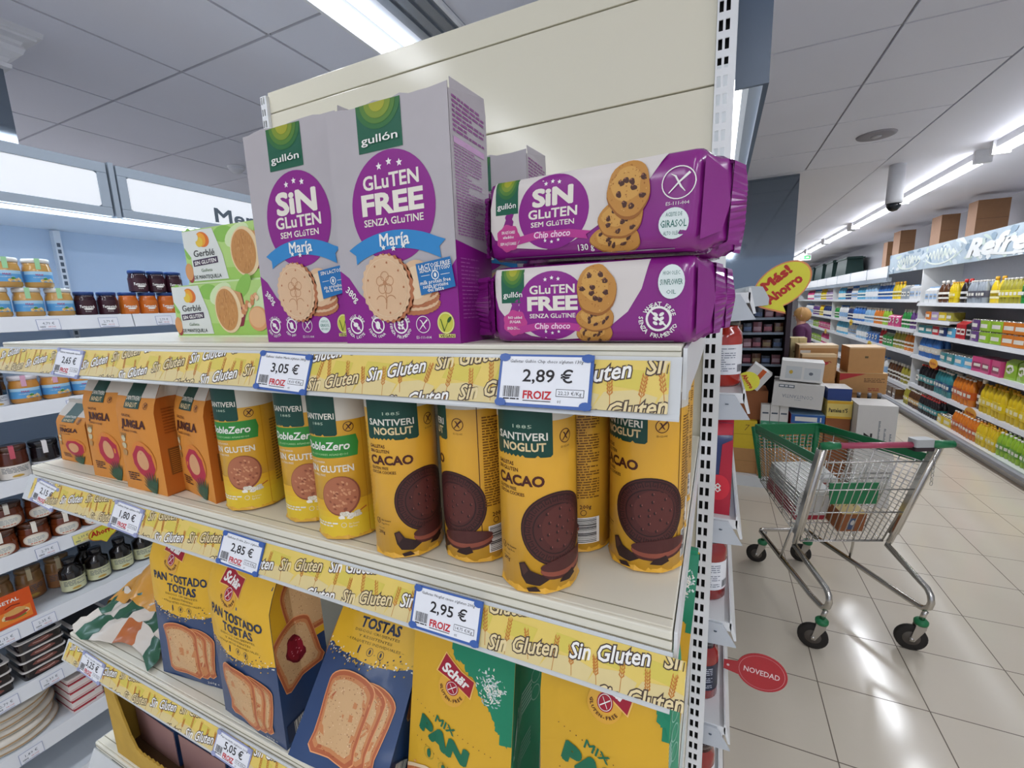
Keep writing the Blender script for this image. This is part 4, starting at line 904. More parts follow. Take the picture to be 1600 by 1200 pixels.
# ---- toast bags
PANB = mat('blue_paper_film', '2b446e', .38, var=.05, scale=20, coat=.2, bump=.1); PANY = ink('e3b22c', .38); PANB_D = ink('1d2c4a')
SCH = ink('a3152c', .35)
def toast(a, cx, cy, w, h, lay, rot=0., seed=1, jam=False):
    def shape(k):
        P = arcpts(0, h*.32*k, w*.5*k, h*.18*k, 0, 180, 12)
        P = [(w*.5*k, -h*.42*k), (w*.47*k, -h*.30*k), (w*.50*k, h*.1*k)]+P+[(-w*.50*k, h*.1*k), (-w*.46*k, -h*.30*k), (-w*.48*k, -h*.44*k), (-w*.38*k, -h*.5*k), (0, -h*.47*k), (w*.40*k, -h*.5*k)]
        c, s = math.cos(math.radians(rot)), math.sin(math.radians(rot)); return [(cx+x*c-y*s, cy+x*s+y*c) for x, y in P]
    a.poly(shape(1.03), ink('e3a06a'), lay); a.poly(shape(1.0), ink('b5613a'), lay+1); a.poly(shape(.90), ink('c98552'), lay+2); a.poly(shape(.80), ink('d2aa7a'), lay+3)
    R = random.Random(seed); c, s = math.cos(math.radians(rot)), math.sin(math.radians(rot))
    for i in range(190):
        x, y = R.uniform(-.39, .39)*w, R.uniform(-.41, .41)*h; a.ell(cx+x*c-y*s, cy+x*s+y*c, w*R.uniform(.005, .014), w*R.uniform(.005, .012), ink(R.choice(('a8744a', '8d6240', 'e6c9a0', 'c2966a', 'e0bd90'))), lay+4, 6)
    for i in range(60):
        q_ = R.uniform(0, 6.28); x, y = .445*w*math.cos(q_), .44*h*math.sin(q_)-h*.01; a.ell(cx+x*c-y*s, cy+x*s+y*c, w*R.uniform(.006, .016), w*R.uniform(.006, .012), ink(R.choice(('9c4e2c', 'c87a4c', 'a85a34'))), lay+4, 6)
    if jam:
        a.blob(cx, cy+h*.03, w*.22, h*.24, ink('6e1020'), lay+5, .18, 24, 5, rot); a.blob(cx, cy+h*.04, w*.18, h*.2, ink('8f1a2c'), lay+6, .2, 20, 7, rot)
        for i in range(10): a.ell(cx+R.uniform(-.14, .14)*w, cy+R.uniform(-.15, .18)*h, w*.018, w*.012, ink('d98a94'), lay+7, 7)
def schar_logo(a, x, y, w, lay, rot=0., ring=True):
    b = Art(); h = w*.62
    b.poly([(-w*.44, h*.52), (-w*.2, h*.40), (w*.1, h*.28), (w*.5, h*.28), (w*.5, -h*.5), (w*.1, -h*.36), (-w*.2, -h*.30), (-w*.52, -h*.30)], ink('eec06a'), 0); b.poly([(-w*.42, h*.47), (-w*.2, h*.36), (w*.1, h*.24), (w*.47, h*.24), (w*.47, -h*.45), (w*.1, -h*.32), (-w*.2, -h*.26), (-w*.48, -h*.26)], SCH, 1)
    b.text('Schär', 0, 0, h*.36, WHITE, 3, w=w*.74, rot=-6, shear=.2, bold=.04, res=3)
    if ring:
        b.ell(0, -h*.58, w*.36, w*.40, ink('e0a93a'), -1, 28); b.ell(0, -h*.52, w*.17, w*.17, SCH, 2, 22); b.ring(0, -h*.52, w*.145, w*.012, WHITE, 3, 20); b.line([(-w*.08, -h*.66), (w*.08, -h*.38)], w*.02, WHITE, 4); b.line([(-w*.08, -h*.4), (w*.08, -h*.64)], w*.012, WHITE, 4)
        b.arctext('GLUTEN-FREE', 0, -h*.52, w*.285, w*.075, BROWNTX, 3, 270, .03, True, .95)
    a.put(b, x, y, 1, rot, lay)
def pan_art(W, H):
    a = Art(); R = random.Random(8); yb = H*.44
    edge = [(-W/2+W*i/20, yb+H*.035*(abs(i-11)/10)**1.5+R.uniform(-1, 1)*H*.006) for i in range(21)]
    a.poly(edge+[(W/2, H), (-W/2, H)], PANY, 0)
    for i in range(120):
        u = R.uniform(-.5, .5); t = abs(u*20+1)/10; y = yb+H*.035*t**1.5+R.gauss(0, H*.014); a.rect(u*W-.0010, y-.0007, u*W+.0010, y+.0007, R.choice((PANB_D, PANY, ink('b9952f'), CREAM)), 1, R.uniform(0, 90))
    schar_logo(a, -W*.10, H*.83, W*.36, 3, -3)
    a.text('PAN TOSTADO', 0, H*.665, H*.048, PANB_D, 3, w=W*.80, bold=.035, res=2); a.text('TOSTAS', W*.04, H*.605, H*.048, PANB_D, 3, w=W*.44, bold=.035, res=2)
    for i, (s, w) in enumerate((('DISCOS CRUJIENTES', .5), ('Y RESISTENTES', .38), ('– 4 PAQUETES INDIVIDUALES –', .66))): a.text(s, W*.03, H*(.565-.022*i), H*.012, ink('6b5a20'), 3, w=W*w, res=1)
    for i in range(3):
        x = W*(-.10+.12*i); a.ring(x, H*.487, W*.034, .0005, PANB_D, 3, 14) if i else a.line([(x, H*.47), (x, H*.505)], .002, PANB_D, 3); a.ell(x, H*.487, W*.01, W*.02, PANB_D, 4, 8)
    toast(a, W*.17, H*.22, W*.44, H*.30, 3, -8, 3); toast(a, W*.07, H*.215, W*.46, H*.31, 9, -5, 4); toast(a, -W*.06, H*.22, W*.50, H*.34, 15, -2, 5)
    a.text('260g e', W*.30, H*.025, H*.014, CREAM, 3, w=W*.16, res=1)
    return a
def pan_bag(seed, label, loc, rot, W=.134, H=.255, D=.074, jam=True):
    p = Pouch(W, H, D, .26, .009, .012, seed, .03, .0009); m = MB(); p.body(m, PANB)
    a = pan_art(W, H); p.art(m, a)
    for sg in (1, -1):
        s = Art(); s.poly([(0, H*.47), (.5, H*.46), (1, H*.47), (1, H), (0, H)], PANY if sg < 0 else PANY, 0)
        b = Art(); toast(b, 0, 0, .062, .085, 2, 12, 6, jam); toast(b, .022, .055, .06, .09, -4, 8, 7)
        for V, F, mm, l in b.e: s.e.append(([(.42+x/D, H*.46+y) for x, y in V], F, mm, l+4))
        s.rect(.05, H*.02, .95, H*.12, PANB_D, 1); s.bars(.2, H*.03, .6, H*.11, CREAM, 2)
        p.sart(m, s, sg=sg)
    o = m.build('toast_bag', None, loc, rot); tag(o, label, 'toast bag', 'blue and yellow toast bags')
    f = MB(); w, d = p.half(H); f.rbox(-w*.97, w*.97, -d-.002, d+.002, H-.001, H+.004, PANY, .001, 1); f.build('folded_top', o)
    return o
R_ = math.radians
pan_bag(21, 'blue and yellow toast bag, leftmost of the upright ones on the third shelf', (-.706, .360, ZB), (R_(-2), 0, R_(7)))
pan_bag(22, 'blue and yellow toast bag with jam toast on its side, under the 2,85 € tag', (-.540, .344, ZB), (0, 0, R_(-3)))
pan_bag(23, 'blue and yellow toast bag leaning back beside the flour bags, overhanging the shelf edge', (-.3625, .304, ZB+.0255), (R_(-40), 0, R_(2)), .132, .245)
pan_bag(24, 'blue and yellow toast bag in shadow behind the leaning one', (-.445, .530, ZB), (R_(-2), 0, R_(4)))

# ---- flour bags
MIXY = mat('yellow_flour_paper', 'd9a928', .5, var=.05, scale=18, bump=.12); MIXG = mat('green_flour_paper', '1c936c', .45, var=.05, scale=18, bump=.1); MG = ink('15835f'); MGD = ink('0d6a4b')
def mix_art(W, H0, dy=0., dx=0.):
    a = Art(); R = random.Random(15); H = H0
    P = [(W*.5, H*.70), (W*.46, H*.735), (W*.40, H*.76), (W*.38, H*.80), (W*.33, H*.815), (W*.30, H*.85), (W*.24, H*.87), (W*.2, H*.92), (W*.13, H*.93), (W*.08, H*.96), (0, H*.965), (-W*.04, H), (W*.5, H)]
    Q = []
    for i in range(len(P)-2):
        for k in range(4):
            t = k/4; Q.append((P[i][0]*(1-t)+P[i+1][0]*t+R.uniform(-1, 1)*W*.015, P[i][1]*(1-t)+P[i+1][1]*t+R.uniform(-1, 1)*H*.008))
    a.poly(Q+P[-2:], MG, 1)
    for i in range(170):
        x, y = R.gauss(W*.37, W*.06), R.gauss(H*.90, H*.032)
        if x < W*.49: a.rect(x-.0014, y-.0006, x+.0014, y+.0006, R.choice((CREAM, ink('9fb9b4'), ink('d5dedb'))), 2, R.uniform(0, 180))
    a.rect(W*-.04, H*.995, W*.5, H*1.3, MG, 1); a.rect(W*.45, H*.6999, W*.7, H*1.3, MG, 1); top_ = a; a = Art()
    schar_logo(a, -W*.02, H*.80, W*.36, 3, -16)
    a.text('MIX', -W*.10, H*.585, H*.030, MGD, 3, w=W*.20, rot=-16, bold=.02); a.text('PAN', -W*.12, H*.52, H*.066, MGD, 3, w=W*.48, rot=-14, bold=.075, res=2)
    for i in range(16): a.ell(-W*.42+i*W*.05, H*(.625-.006*i), .0006, .0006, BROWNTX, 3, 5); a.ell(-W*.40+i*W*.05, H*(.475-.007*i), .0006, .0006, BROWNTX, 3, 5)
    for i in range(3): x, y = W*(-.26+.16*i), H*(.435-.03*i); a.ring(x, y, W*.055, .0005, ink('9a9a2c'), 3, 16); a.blob(x, y, W*.022, W*.04, MGD, 3, .1, 12, 2)
    a.blob(-W*.30, H*.20, W*.36, H*.17, ink('e3cba4'), 3, .08, 28, 3); a.blob(-W*.30, H*.195, W*.33, H*.16, ink('b8693a'), 4, .08, 28, 3)
    for i in range(60): a.ell(R.gauss(-W*.30, W*.13), R.gauss(H*.20, H*.06), R.uniform(.001, .004), R.uniform(.001, .002), ink(R.choice(('d99a64', '94502a', 'e8c8a0'))), 5, 7, R.uniform(0, 180))
    return Art().put(top_, -.006 if dy < 0 else 0, dy-(.026 if dy < 0 else 0)).put(a, dx, dy)
def mix_side(H):
    a = Art()
    b = Art(); b.blob(0, 0, .017, .026, ink('dba93a'), 1, .1, 26, 4); b.rect(-.014, -.011, .013, .013, SCH, 2, 25); b.text('Schär', 0, 0, .008, WHITE, 3, w=.02, rot=35, bold=.03)
    for V, F, mm, l in b.e: a.e.append(([(.42+x/.08, H*.86+y) for x, y in V], F, mm, l))
    for i in range(4):
        cx, cy = .82, H*(.72-.075*i); a.raw([(cx+.11*math.cos(q)*k, cy+.0085*math.sin(q)*k) for q in [2*PI*j/16 for j in range(16)] for k in (1, .86)], [(2*j, 2*((j+1) % 16), 2*((j+1) % 16)+1, 2*j+1) for j in range(16)], ink('8cc4ae'), 1)
    for i in range(6): a.poly([(.30, H*(.50-.016*i)), (.72, H*(.56-.016*i)), (.72, H*(.569-.016*i)), (.30, H*(.509-.016*i))], ink('a6d2c0'), 1)
    a.ell(.2, H*.44, .10, .009, ink('d5eae2'), 1, 18, 12); a.ell(.2, H*.44, .085, .0075, MG, 2, 18, 12); a.ell(.2, H*.44, .06, .005, ink('e8f2ee'), 3, 16, 12)
    for i in range(5): a.poly([(.30, H*(.30-.016*i)), (.72, H*(.36-.016*i)), (.72, H*(.367-.016*i)), (.30, H*(.307-.016*i))], ink('7db8a2'), 1)
    return a
def mix_bag(seed, label, loc, rot, W=.125, H=.258, D=.078, dy=0., dx=0.):
    p = Pouch(W, H, D, .22, .006, .012, seed, .02, .0008); m = MB(); p.body(m, MIXY, MIXG); p.art(m, mix_art(W, H, dy, dx)); p.sart(m, mix_side(H)); p.sart(m, mix_side(H), sg=-1)
    o = m.build('flour_bag', None, loc, rot); tag(o, label, 'flour bag', 'yellow and green bread-flour bags')
    f = MB(); w, d = p.half(H); f.rbox(-w*.97, w*.97, -d-.002, d+.002, H-.001, H+.004, MG, .001, 1); f.build('folded_top', o)
    return o
mix_bag(31, 'yellow and green bread-flour bag, left of the two front ones on the third shelf', (-.2265, .345, ZB+.0075), (R_(-10), 0, R_(-2)), .125, .255, dy=-.042)
mix_bag(32, 'yellow and green bread-flour bag, right of the front two, logo cut by the strip', (-.0740, .345, ZB+.0018), (R_(-2), 0, R_(-3)), .112, .272, dy=.013, dx=.010)
mix_bag(33, 'yellow and green bread-flour bag behind the right front one, leaning right', (-.084, .500, ZB+.006), (R_(-3), R_(4), 0), .120)

# ---- bread bag lying down, tail with green and white checks towards the front
PLG = mat('green_film', '20583c', .3, var=.08, scale=20, coat=.3, bump=.2); PLW = mat('white_film', 'd9d0c4', .35, var=.05, scale=20, coat=.2, bump=.2); PLO = mat('orange_film', 'd9992f', .32, var=.08, scale=14, coat=.3, bump=.2); PLB = mat('amber_film', 'b9662c', .35, var=.1, scale=20, coat=.2)
t = thing('bread_bag', 'orange bread bag lying at left end of third shelf, crumpled green and white checked end', 'bread bag', (-.915, .36, ZB))
m = MB(); R = random.Random(41)
def lumps(a, b): return .006*math.sin(a*9+b*4)+.005*math.sin(b*11-a*3)+.004*math.sin(a*17+b*13)
def bagtop(a, b):            # a across, b from front to back
    x = -.112+.224*a; y = -.005+.24*b; prof = math.sin(min(1, max(0, a*.94+.03))*PI)**.45
    h = (.052+.100*min(1, b*1.9))*prof*(1 if b < .9 else 1-(b-.9)*6); return (x, y, max(.004, h+lumps(a*2, b*2)*.8*prof))
m.grid(bagtop, 22, 18, PLO)
m.grid(lambda a, b: (lambda p: (p[0], p[1], .001))(bagtop(a, b)), 22, 18, PLO, flip=True)
for e in (0, 1): m.grid(lambda a, b: (lambda p: (p[0], p[1], .001+(p[2]-.001)*a))(bagtop(e, b)), 1, 18, PLO, flip=e == 1)
m.grid(lambda a, b: (lambda p: (p[0], p[1], .001+(p[2]-.001)*b))(bagtop(a, 1)), 22, 1, PLO, flip=True)
m.build('bag_body', t)
m = MB()                      # the checked, flattened tail
def tail(a, b):               # b 0 back (joins the loaf) .. 1 front tip
    x = -.118+.236*a+.012*math.sin(b*5+a*3); y = .012-.062*b-.012*math.sin(a*7)*b; z = (.052*(1-b)**1.2)*(math.sin(min(1, max(0, a*.9+.05))*PI)**.4)+.006+lumps(a*3+1, b*2)*.7*(1-b*.6); return (x, y, max(.002, z))
cells = 6; rows = 2
for i in range(cells):
    for j in range(rows):
        c = (PLG, PLW)[(i+j) % 2] if (i, j) != (3, 1) else PLB
        m.grid(lambda a, b: tail(min(1, max(0, (i+a)/cells+.02*math.sin(b*3+j))), (j+b)/rows), 4, 5, c, flip=True)
m.build('checked_tail', t)
m = MB()
b_ = Art(); b_.blob(.8, .62, .12, .16, ink('8f6070'), 1, .1, 20, 3); b_.line([(.55, .40), (.62, .43), (.72, .42), (.82, .46)], .02, BROWNTX, 1)
b_.emit(m, lambda u, v, q: (lambda p: (p[0], p[1], p[2]+.0006+q))(bagtop(u, v)), us=[i/22 for i in range(1, 22)], vs=[i/18 for i in range(1, 18)], eps=.0001)
m.build('printed_mark', t)

# ---- cardboard tray with two toast bags lying in it, lowest shelf
t = thing('display_tray', 'brown cardboard display tray with serrated side on the lowest shelf', 'tray', (-.75, .46, ZL))
m = MB(); w, d = .215, .15; tin = mat('tray_inside', '6b4f36', .9, var=.08)
m.box(-w, w, -d, d, 0, .003, tin); m.box(-w, w, d-.003, d, .003, .19, tin); m.build('tray_floor', t)
tray_y = mat('tray_print_yellow', 'c09a3c', .7, var=.2, scale=25)
for sg in (-1, 1):
    m = MB(); m.box(sg*w-(.003 if sg > 0 else 0), sg*w+(.003 if sg < 0 else 0), -d, d, .003, .185, tray_y); m.build('side_wall', t)
# front wall with a torn, serrated opening
P = [(w, 0), (w, .178), (w-.022, .178)]; n = 60
for i in range(n+1):
    k = 1-i/n; x = (-w+.022)+(2*w-.044)*k; e_ = min(k, 1-k)*2; z = .035+.143*(1-min(1, e_*3.2))**1.7
    P.append((x, z+(.0035 if i % 2 else 0)))
P += [(-w+.022, .178), (-w, .178), (-w, 0)]
m = MB(); m.prism(P[::-1], -d-.003, -d, tray_y, 'y'); m.build('front_wall', t)
mauve = mat('mauve_film_end', 'a07c78', .35, var=.08, scale=20, coat=.2)
for i in range(3):
    o = pan_bag(61+i, 'blue toast bag lying flat in the cardboard tray, %s of three' % ('left', 'middle', 'right')[i], (-.882+.137*i, .335, ZL+.044), (R_(-90), 0, R_(1.5*(i-1))), .128, .250, .070)
    m = MB(); m.box(-.0625, .0625, -.0345, .0345, -.0012, -.0004, mauve); m.build('sealed_end', o)
# ================================================================== JAM SHELVES ALONG THE LEFT WALL
JX, JB, JY0, JY1 = -2.05, -2.54, -.34, 2.96
blue_back = mat('pale_blue_enamel', 'c3d6ec', .4, var=.02, scale=2); fascia_grey = mat('fascia_grey', '9fabb8', .35, var=.02); sign_face = mat('backlit_sign', 'f1f4f8', .3, emit=.42, var=0)
cool_white = mat('cool_white_enamel', 'dfe5ec', .35, var=.02, scale=2); slate = ink('54606c')
g = thing('jam_shelving', 'pale blue wall shelving unit with jars, backlit sign canopy reading Mermeladas', 'shelving', (0, 0, 0))
m = MB(); m.box(JB-.02, JB, JY0, JY1, .1, 2.32, blue_back); m.build('back_panel', g)
for y in (JY0, .945, 1.96, JY1-.03):
    m = MB(); m.box(JB, JB+.03, y, y+.022, .1, 2.13, cool_white)
    for i in range(75): m.box(JB+.0301, JB+.0304, y+.005, y+.016, .14+i*.026, .156+i*.026, slate)
    m.build('upright', g)
m = MB(); m.box(JB, JX-.04, JY0, JY1, 2.135, 2.15, cool_white); m.box(JB, JX-.02, JY0, JY1, 2.30, 2.318, cool_white)
m.build('canopy', g)
for i, (y0, y1) in enumerate(((JY0, .955), (.985, 1.96), (1.99, JY1))):
    m = MB(); fx = JX
    for a, b, c, d in ((y0, y1, 2.285, 2.32), (y0, y1, 2.135, 2.165), (y0, y0+.03, 2.165, 2.285), (y1-.03, y1, 2.165, 2.285)): m.box(fx-.03, fx, a, b, c, d, fascia_grey)
    f = m.build('sign_frame', g, bevel=.002)
    m = MB(); pts = []
    for cx, cy, a0 in ((y1-.05, 2.27, 0), (y0+.05, 2.27, 90), (y0+.05, 2.18, 180), (y1-.05, 2.18, 270)): pts += arcpts(cx, cy, .022, .017, a0, a0+90, 5)
    m.prism(pts, fx-.012, fx-.004, sign_face, 'x')
    if i == 1:
        a = Art(); a.text('Mermeladas', 0, 0, .062, slate, 1, 'l', w=.56, bold=.025, res=3); a.emit(m, lambda u, v, q: (fx-.0035+q, 1.335+u, 2.205+v))
    m.build('sign_panel', f)
for y in (.962,):
    m = MB(); m.box(JX-.026, JX+.001, y, y+.016, 2.13, 2.325, fascia_grey); m.build('sign_divider', g)
led_on = mat('lit_led', 'e8f3ff', .4, emit=6, var=0)
m = MB(); m.box(JX-.075, JX-.045, JY0+.05, JY1-.05, 2.127, 2.134, led_on); led = m.build('led_strip', g)
area_light('led_glow', (JX-.06, (JY0+JY1)/2, 2.12), .04, JY1-JY0-.2, 15, (.68, .84, 1), (0, R_(-25), 0), g)
m = MB(); m.box(JB, JX-.02, JY0, JY1, 0, .10, slate); m.build('plinth', g)
LEV = [1.775, 1.495, 1.255, 1.015, .777, .563, .35, .14]
ORD = ['top', 'second', 'third', 'fourth', 'fifth', 'sixth', 'seventh', 'lowest']
rail_white = mat('white_rail', 'e6e9ee', .25, var=.02)
for k, z in enumerate(LEV):
    for y0, y1 in ((JY0, .953), (.957, JY1)):
        m = MB(); m.box(JB+.03, JX-.004, y0, y1, -.028, 0, cool_white); t = m.build('shelf', g, (0, 0, z))
        m = MB(); m.prism([(JX-.006, .002), (JX-.002, .002), (JX+.008, -.046), (JX+.002, -.047), (JX-.006, -.03)], y0, y1, rail_white, 'y'); m.build('price_rail', t)
TGR = ink('e9ebf2', .3); TGB2 = ink('8d98bd'); YTG = ink('e4dc86')
def small_tag(y, z, price, label, face=None):
    t = MB(); W2, H2 = .058, .036; ang = math.atan2(.010, .048)
    t.box(0, .0006, 0, W2, 0, H2, TGB2); t.box(.0006, .0009, .0012, W2-.0012, .0012, H2-.0012, face or TGR)
    a = Art(); a.text(price, W2/2, H2*.62, .0085, slate, 1, w=.03, res=1); a.bars(.006, .008, .02, .013, slate, 1); a.text('FROIZ', .036, .0105, .0045, ink('c8707c'), 1, w=.018, res=1); a.rect(.008, .003, .045, .0045, TGB2, 1)
    a.emit(t, lambda u, v, q: (.0009+q, u, v), eps=.0001)
    return tag(t.build('price_tag', None, (JX+.0088, y, z-.0445), (0, -ang, 0)), label, 'price tag', 'price tags of the jam shelving')
for y, k, p, lb in ((.683, 0, '4,79 €', 'faint price tag on the top jam rail below blue-labelled jars'), (.847, 0, '2,79 €', 'faint price tag on the top jam rail below dark jam jars'), (1.03, 0, '2,79 €', 'faint price tag on the top jam rail below orange jam jars'),
        (.715, 1, '3,99 €', 'faint price tag on the second jam rail, above dark jars'), (.56, 3, '2,79 €', 'price tag on the fourth jam rail below brown honey jars'), (.515, 4, '2,35 €', 'price tag on the fifth jam rail, right of the orange card'),
        (.425, 4, '1,12 €', 'price tag on the fifth jam rail below the orange card'), (.50, 5, '2,39 €', 'price tag on the sixth jam rail below black date trays'), (.415, 6, '1,89 €', 'price tag on the seventh jam rail below round white cakes'), (.39, 5, '2,79 €', 'price tag on the sixth jam rail at left edge of the photo')):
    small_tag(y, LEV[k], p, lb)
small_tag(.655, LEV[3], '2,39 €', 'yellow price tag at the right of the fourth jam rail', YTG)

# ---- jar prototypes (glass body, lid, label)
def jar(kind, R0, H0, glass, lid, lab, lab_art=None, lid_h=.014, lr=1.0, seal=None, waist=.90, lab_z=(.22, .66), full=False):
    t = thing('jar', 'jar', 'jar', (0, 0, 0))
    hb = H0-lid_h
    m = MB(); m.lathe([(0, .001), (R0*.86, 0), (R0, .006), (R0, hb*.70), (R0*.97, hb*.80), (R0*waist, hb*.92), (R0*waist, hb), (0, hb)], glass, 20); m.build('glass', t)
    m = MB(); q = R0*waist*1.04*lr; m.lathe([(q, 0), (q, lid_h*.85), (q*.95, lid_h), (0, lid_h*.97)], lid, 20, (0, 0, hb)); m.build('lid', t)
    if lab:
        m = MB(); z0, z1 = hb*lab_z[0], hb*lab_z[1]; n = 20; span = 2*PI if full else 4.4; rr = R0*1.008
        V = []
        for i in range(n+1):
            a = -span/2+span*i/n; V += [(rr*math.cos(a), rr*math.sin(a), z0), (rr*math.cos(a), rr*math.sin(a), z1)]
        m.add(V, [(2*i, 2*i+2, 2*i+3, 2*i+1) for i in range(n)], lab, True)
        if lab_art: lab_art(R0, z0, z1).emit(m, lambda u, v, w: ((rr+w)*math.cos(u/rr), (rr+w)*math.sin(u/rr), v), us=[R0*(-2+.25*i) for i in range(17)], eps=.0002)
        m.build('label', t)
    if seal:
        m = MB(); q = R0*waist*1.05*lr+.0006
        m.add([(q, -.006, H0+.0006), (q, .006, H0+.0006), (q+.0005, .006, hb), (q+.0005, -.006, hb), (R0*1.01, .006, hb*.74), (R0*1.01, -.006, hb*.74), (q*.4, -.006, H0+.0006), (q*.4, .006, H0+.0006)], [(0, 3, 2, 1), (3, 5, 4, 2), (6, 0, 1, 7)], seal); m.build('paper_seal', t)
    return t
glossy = lambda n, h: mat(n, h, .12, var=.08, scale=25, coat=.6)
def pb_lab(R0, z0, z1):
    a = Art(); h = z1-z0; a.rect(-R0*1.1, z0+h*.70, R0*1.1, z1, ink('a8cfe8'), 1); a.text('MAX', 0, z0+h*.68, h*.16, ink('b04a7c'), 2, w=R0*.5, bold=.03, res=1); a.text('cacahuete', 0, z0+h*.45, h*.11, WHITE, 2, w=R0*.9, res=1)
    for i in range(7): a.blob(R0*(.1+.13*i), z0+h*(.14+.05*(i % 3)), R0*.12, h*.13, ink(('e6c98c', 'd9a860', 'f0dcae')[i % 3]), 2, .2, 12, i)
    a.blob(R0*.35, z0+h*.3, R0*.14, h*.12, ink('3c8a3a'), 2, .2, 12, 3); return a
def jam_lab(R0, z0, z1):
    a = Art(); h = z1-z0; a.text('Temporada', 0, z0+h*.56, h*.20, WHITE, 2, w=R0*1.35, shear=.25, bold=.03, res=1); a.blob(R0*.1, z0+h*.38, R0*.45, h*.07, WHITE, 1, .1, 16, 2); a.text('fresca', .0, z0+h*.22, h*.10, WHITE, 2, w=R0*.5, res=1); return a
def oval_lab(R0, z0, z1):
    a = Art(); h = z1-z0; a.ell(0, z0+h*.5, R0*.88, h*.5, CREAM, 1, 26); a.ring(0, z0+h*.5, R0*.82, .0007, ink('b86a4a'), 2, 26, h*.45); a.micro(-R0*.55, z0+h*.3, R0*.55, z0+h*.72, 4, ink('8a9aa4'), 2, 3, .4); a.micro(-R0*.4, z0+h*.14, R0*.4, z0+h*.26, 1, ink('c8603c'), 2, 4, .6); return a
def wh_lab(R0, z0, z1):
    a = Art(); h = z1-z0; a.micro(-R0*.9, z0+h*.45, R0*.9, z0+h*.9, 4, slate, 1, 3, .4); a.blob(R0*.1, z0+h*.2, R0*.35, h*.10, ink('c9a24a'), 1, .2, 14, 3); return a
PB = jar('pb', .036, .094, glossy('peanut_cream', 'c79a55'), ink('e9e7e2', .3), ink('5fa3d8', .3), pb_lab, seal=ink('9ccf9c'))
PB2 = jar('pb2', .037, .090, glossy('peanut_crunch', 'c88a3c'), ink('e2dde2', .3), ink('5a9fd4', .3), pb_lab, seal=ink('d3a0b8'))
JD = jar('dark', .0305, .084, glossy('blueberry_jam', '2e1420'), ink('24427c', .3), ink('3a1a26', .3), jam_lab, .012, lab_z=(.05, .75))
JO = jar('orange', .0305, .084, glossy('orange_jam', 'c8641c'), ink('24427c', .3), ink('cf6f24', .3), jam_lab, .012, lab_z=(.05, .75))
HN = jar('honey', .038, .078, glossy('honey_brown', '6a2f14'), glossy('brown_lid', '4a2818'), ink('7a3818', .3), oval_lab, .014, seal=ink('ece6da'), waist=.94, lab_z=(.04, .66))
BK = jar('black', .036, .105, glossy('dark_spread', '1c1418'), glossy('black_lid', '15151c'), ink('d7d9de', .3), wh_lab, .018, seal=ink('e6e2e2'), lab_z=(.02, .42), waist=.97)
RD = jar('redbrown', .037, .108, glossy('date_spread', '5a2a1c'), glossy('brown_lid', '4a2818'), ink('e6dfd6', .3), wh_lab, .016, seal=ink('c85a6a'), lab_z=(.02, .5), waist=.97)
TN = jar('tan', .036, .115, glossy('tahini_tan', '9c7448'), glossy('tan_lid', '8a6a44'), ink('a5734a', .3), wh_lab, .014, seal=ink('d3c29a'), lab_z=(.05, .62))
DB = jar('bottle', .034, .125, glossy('dark_syrup', '16110f'), glossy('black_lid', '15151c'), ink('d9d9b0', .3), wh_lab, .022, waist=.55, lab_z=(.08, .52))
for o in (PB, PB2, JD, JO, HN, BK, RD, TN, DB): o.location = (0, 0, -50)
used = set()
def setjar(proto, y, z, label, group, x=-2.09, rz=0.):
    if proto.name not in used:
        used.add(proto.name); proto.location = (x, y, z); proto.rotation_euler = (0, 0, rz); proto['label'] = label; proto['group'] = group; return proto
    return copy_tree(proto, (x, y, z), rz, label, group)
cnt = ['first', 'second', 'third', 'fourth', 'fifth', 'sixth', 'seventh', 'eighth', 'ninth', 'tenth']
G = 'jars on the jam shelving'; z = LEV[0]
for i, y in enumerate((.455, .533, .611, .689, .767)): setjar(PB, y, z+.0005, 'blue-labelled peanut jar, lower row on top jam shelf, %s from the left' % cnt[i], G, rz=-.25)
for i, y in enumerate((.50, .574, .650, .726)): setjar(PB, y, z+.0955, 'blue-labelled peanut jar, stacked row on top jam shelf, %s from the left' % cnt[i], G, rz=-.2)
for i, y in enumerate((.836, .902)): setjar(JD, y, z+.0005, 'dark berry jam jar with blue lid, lower row, %s from the peanut jars' % cnt[i], G, rz=-.2)
for i, y in enumerate((.968, 1.034, 1.10)): setjar(JO, y, z+.0005, 'orange jam jar with blue lid on top jam shelf, %s from the left' % cnt[i], G, rz=-.2)
for i, y in enumerate((1.166, 1.232, 1.298)): setjar(JD, y, z+.0005, 'dark berry jam jar with blue lid, lower row, %s after the orange jars' % cnt[i], G, rz=-.2)
for i, y in enumerate((1.012, 1.076, 1.140)): setjar(JD, y, z+.0855, 'dark berry jam jar with blue lid standing on top of orange jars, %s from left' % cnt[i], G, rz=-.2)
z = LEV[1]
setjar(BK, .556, z+.0005, 'dark jar at left edge of the second jam shelf', G)
for i, y in enumerate((.634, .711, .788, .865)): setjar(PB2, y, z+.0005, 'blue-labelled nut cream jar on second jam shelf, %s from the left' % cnt[i], G, rz=-.25)
z = LEV[2]
for i, y in enumerate((.49, .57)): setjar(RD, y, z+.0005, 'red-brown spread jar with white label on third jam shelf, %s from left' % cnt[i], G, rz=-.2)
for i, y in enumerate((.648, .726, .804, .882)): setjar(BK, y, z+.0005, 'black spread jar with silver label on third jam shelf, %s from left' % cnt[i], G, rz=-.2)
z = LEV[3]
for i, y in enumerate((.42, .500, .580, .660, .740)): setjar(HN, y, z+.0005, 'brown honey jar with oval label, lower front row, %s from the left' % cnt[i], G, rz=-.2)
for i, y in enumerate((.455, .535, .615)): setjar(HN, y, z+.080, 'brown honey jar with oval label, stacked row, %s from the left' % cnt[i], G, -2.115, -.2)
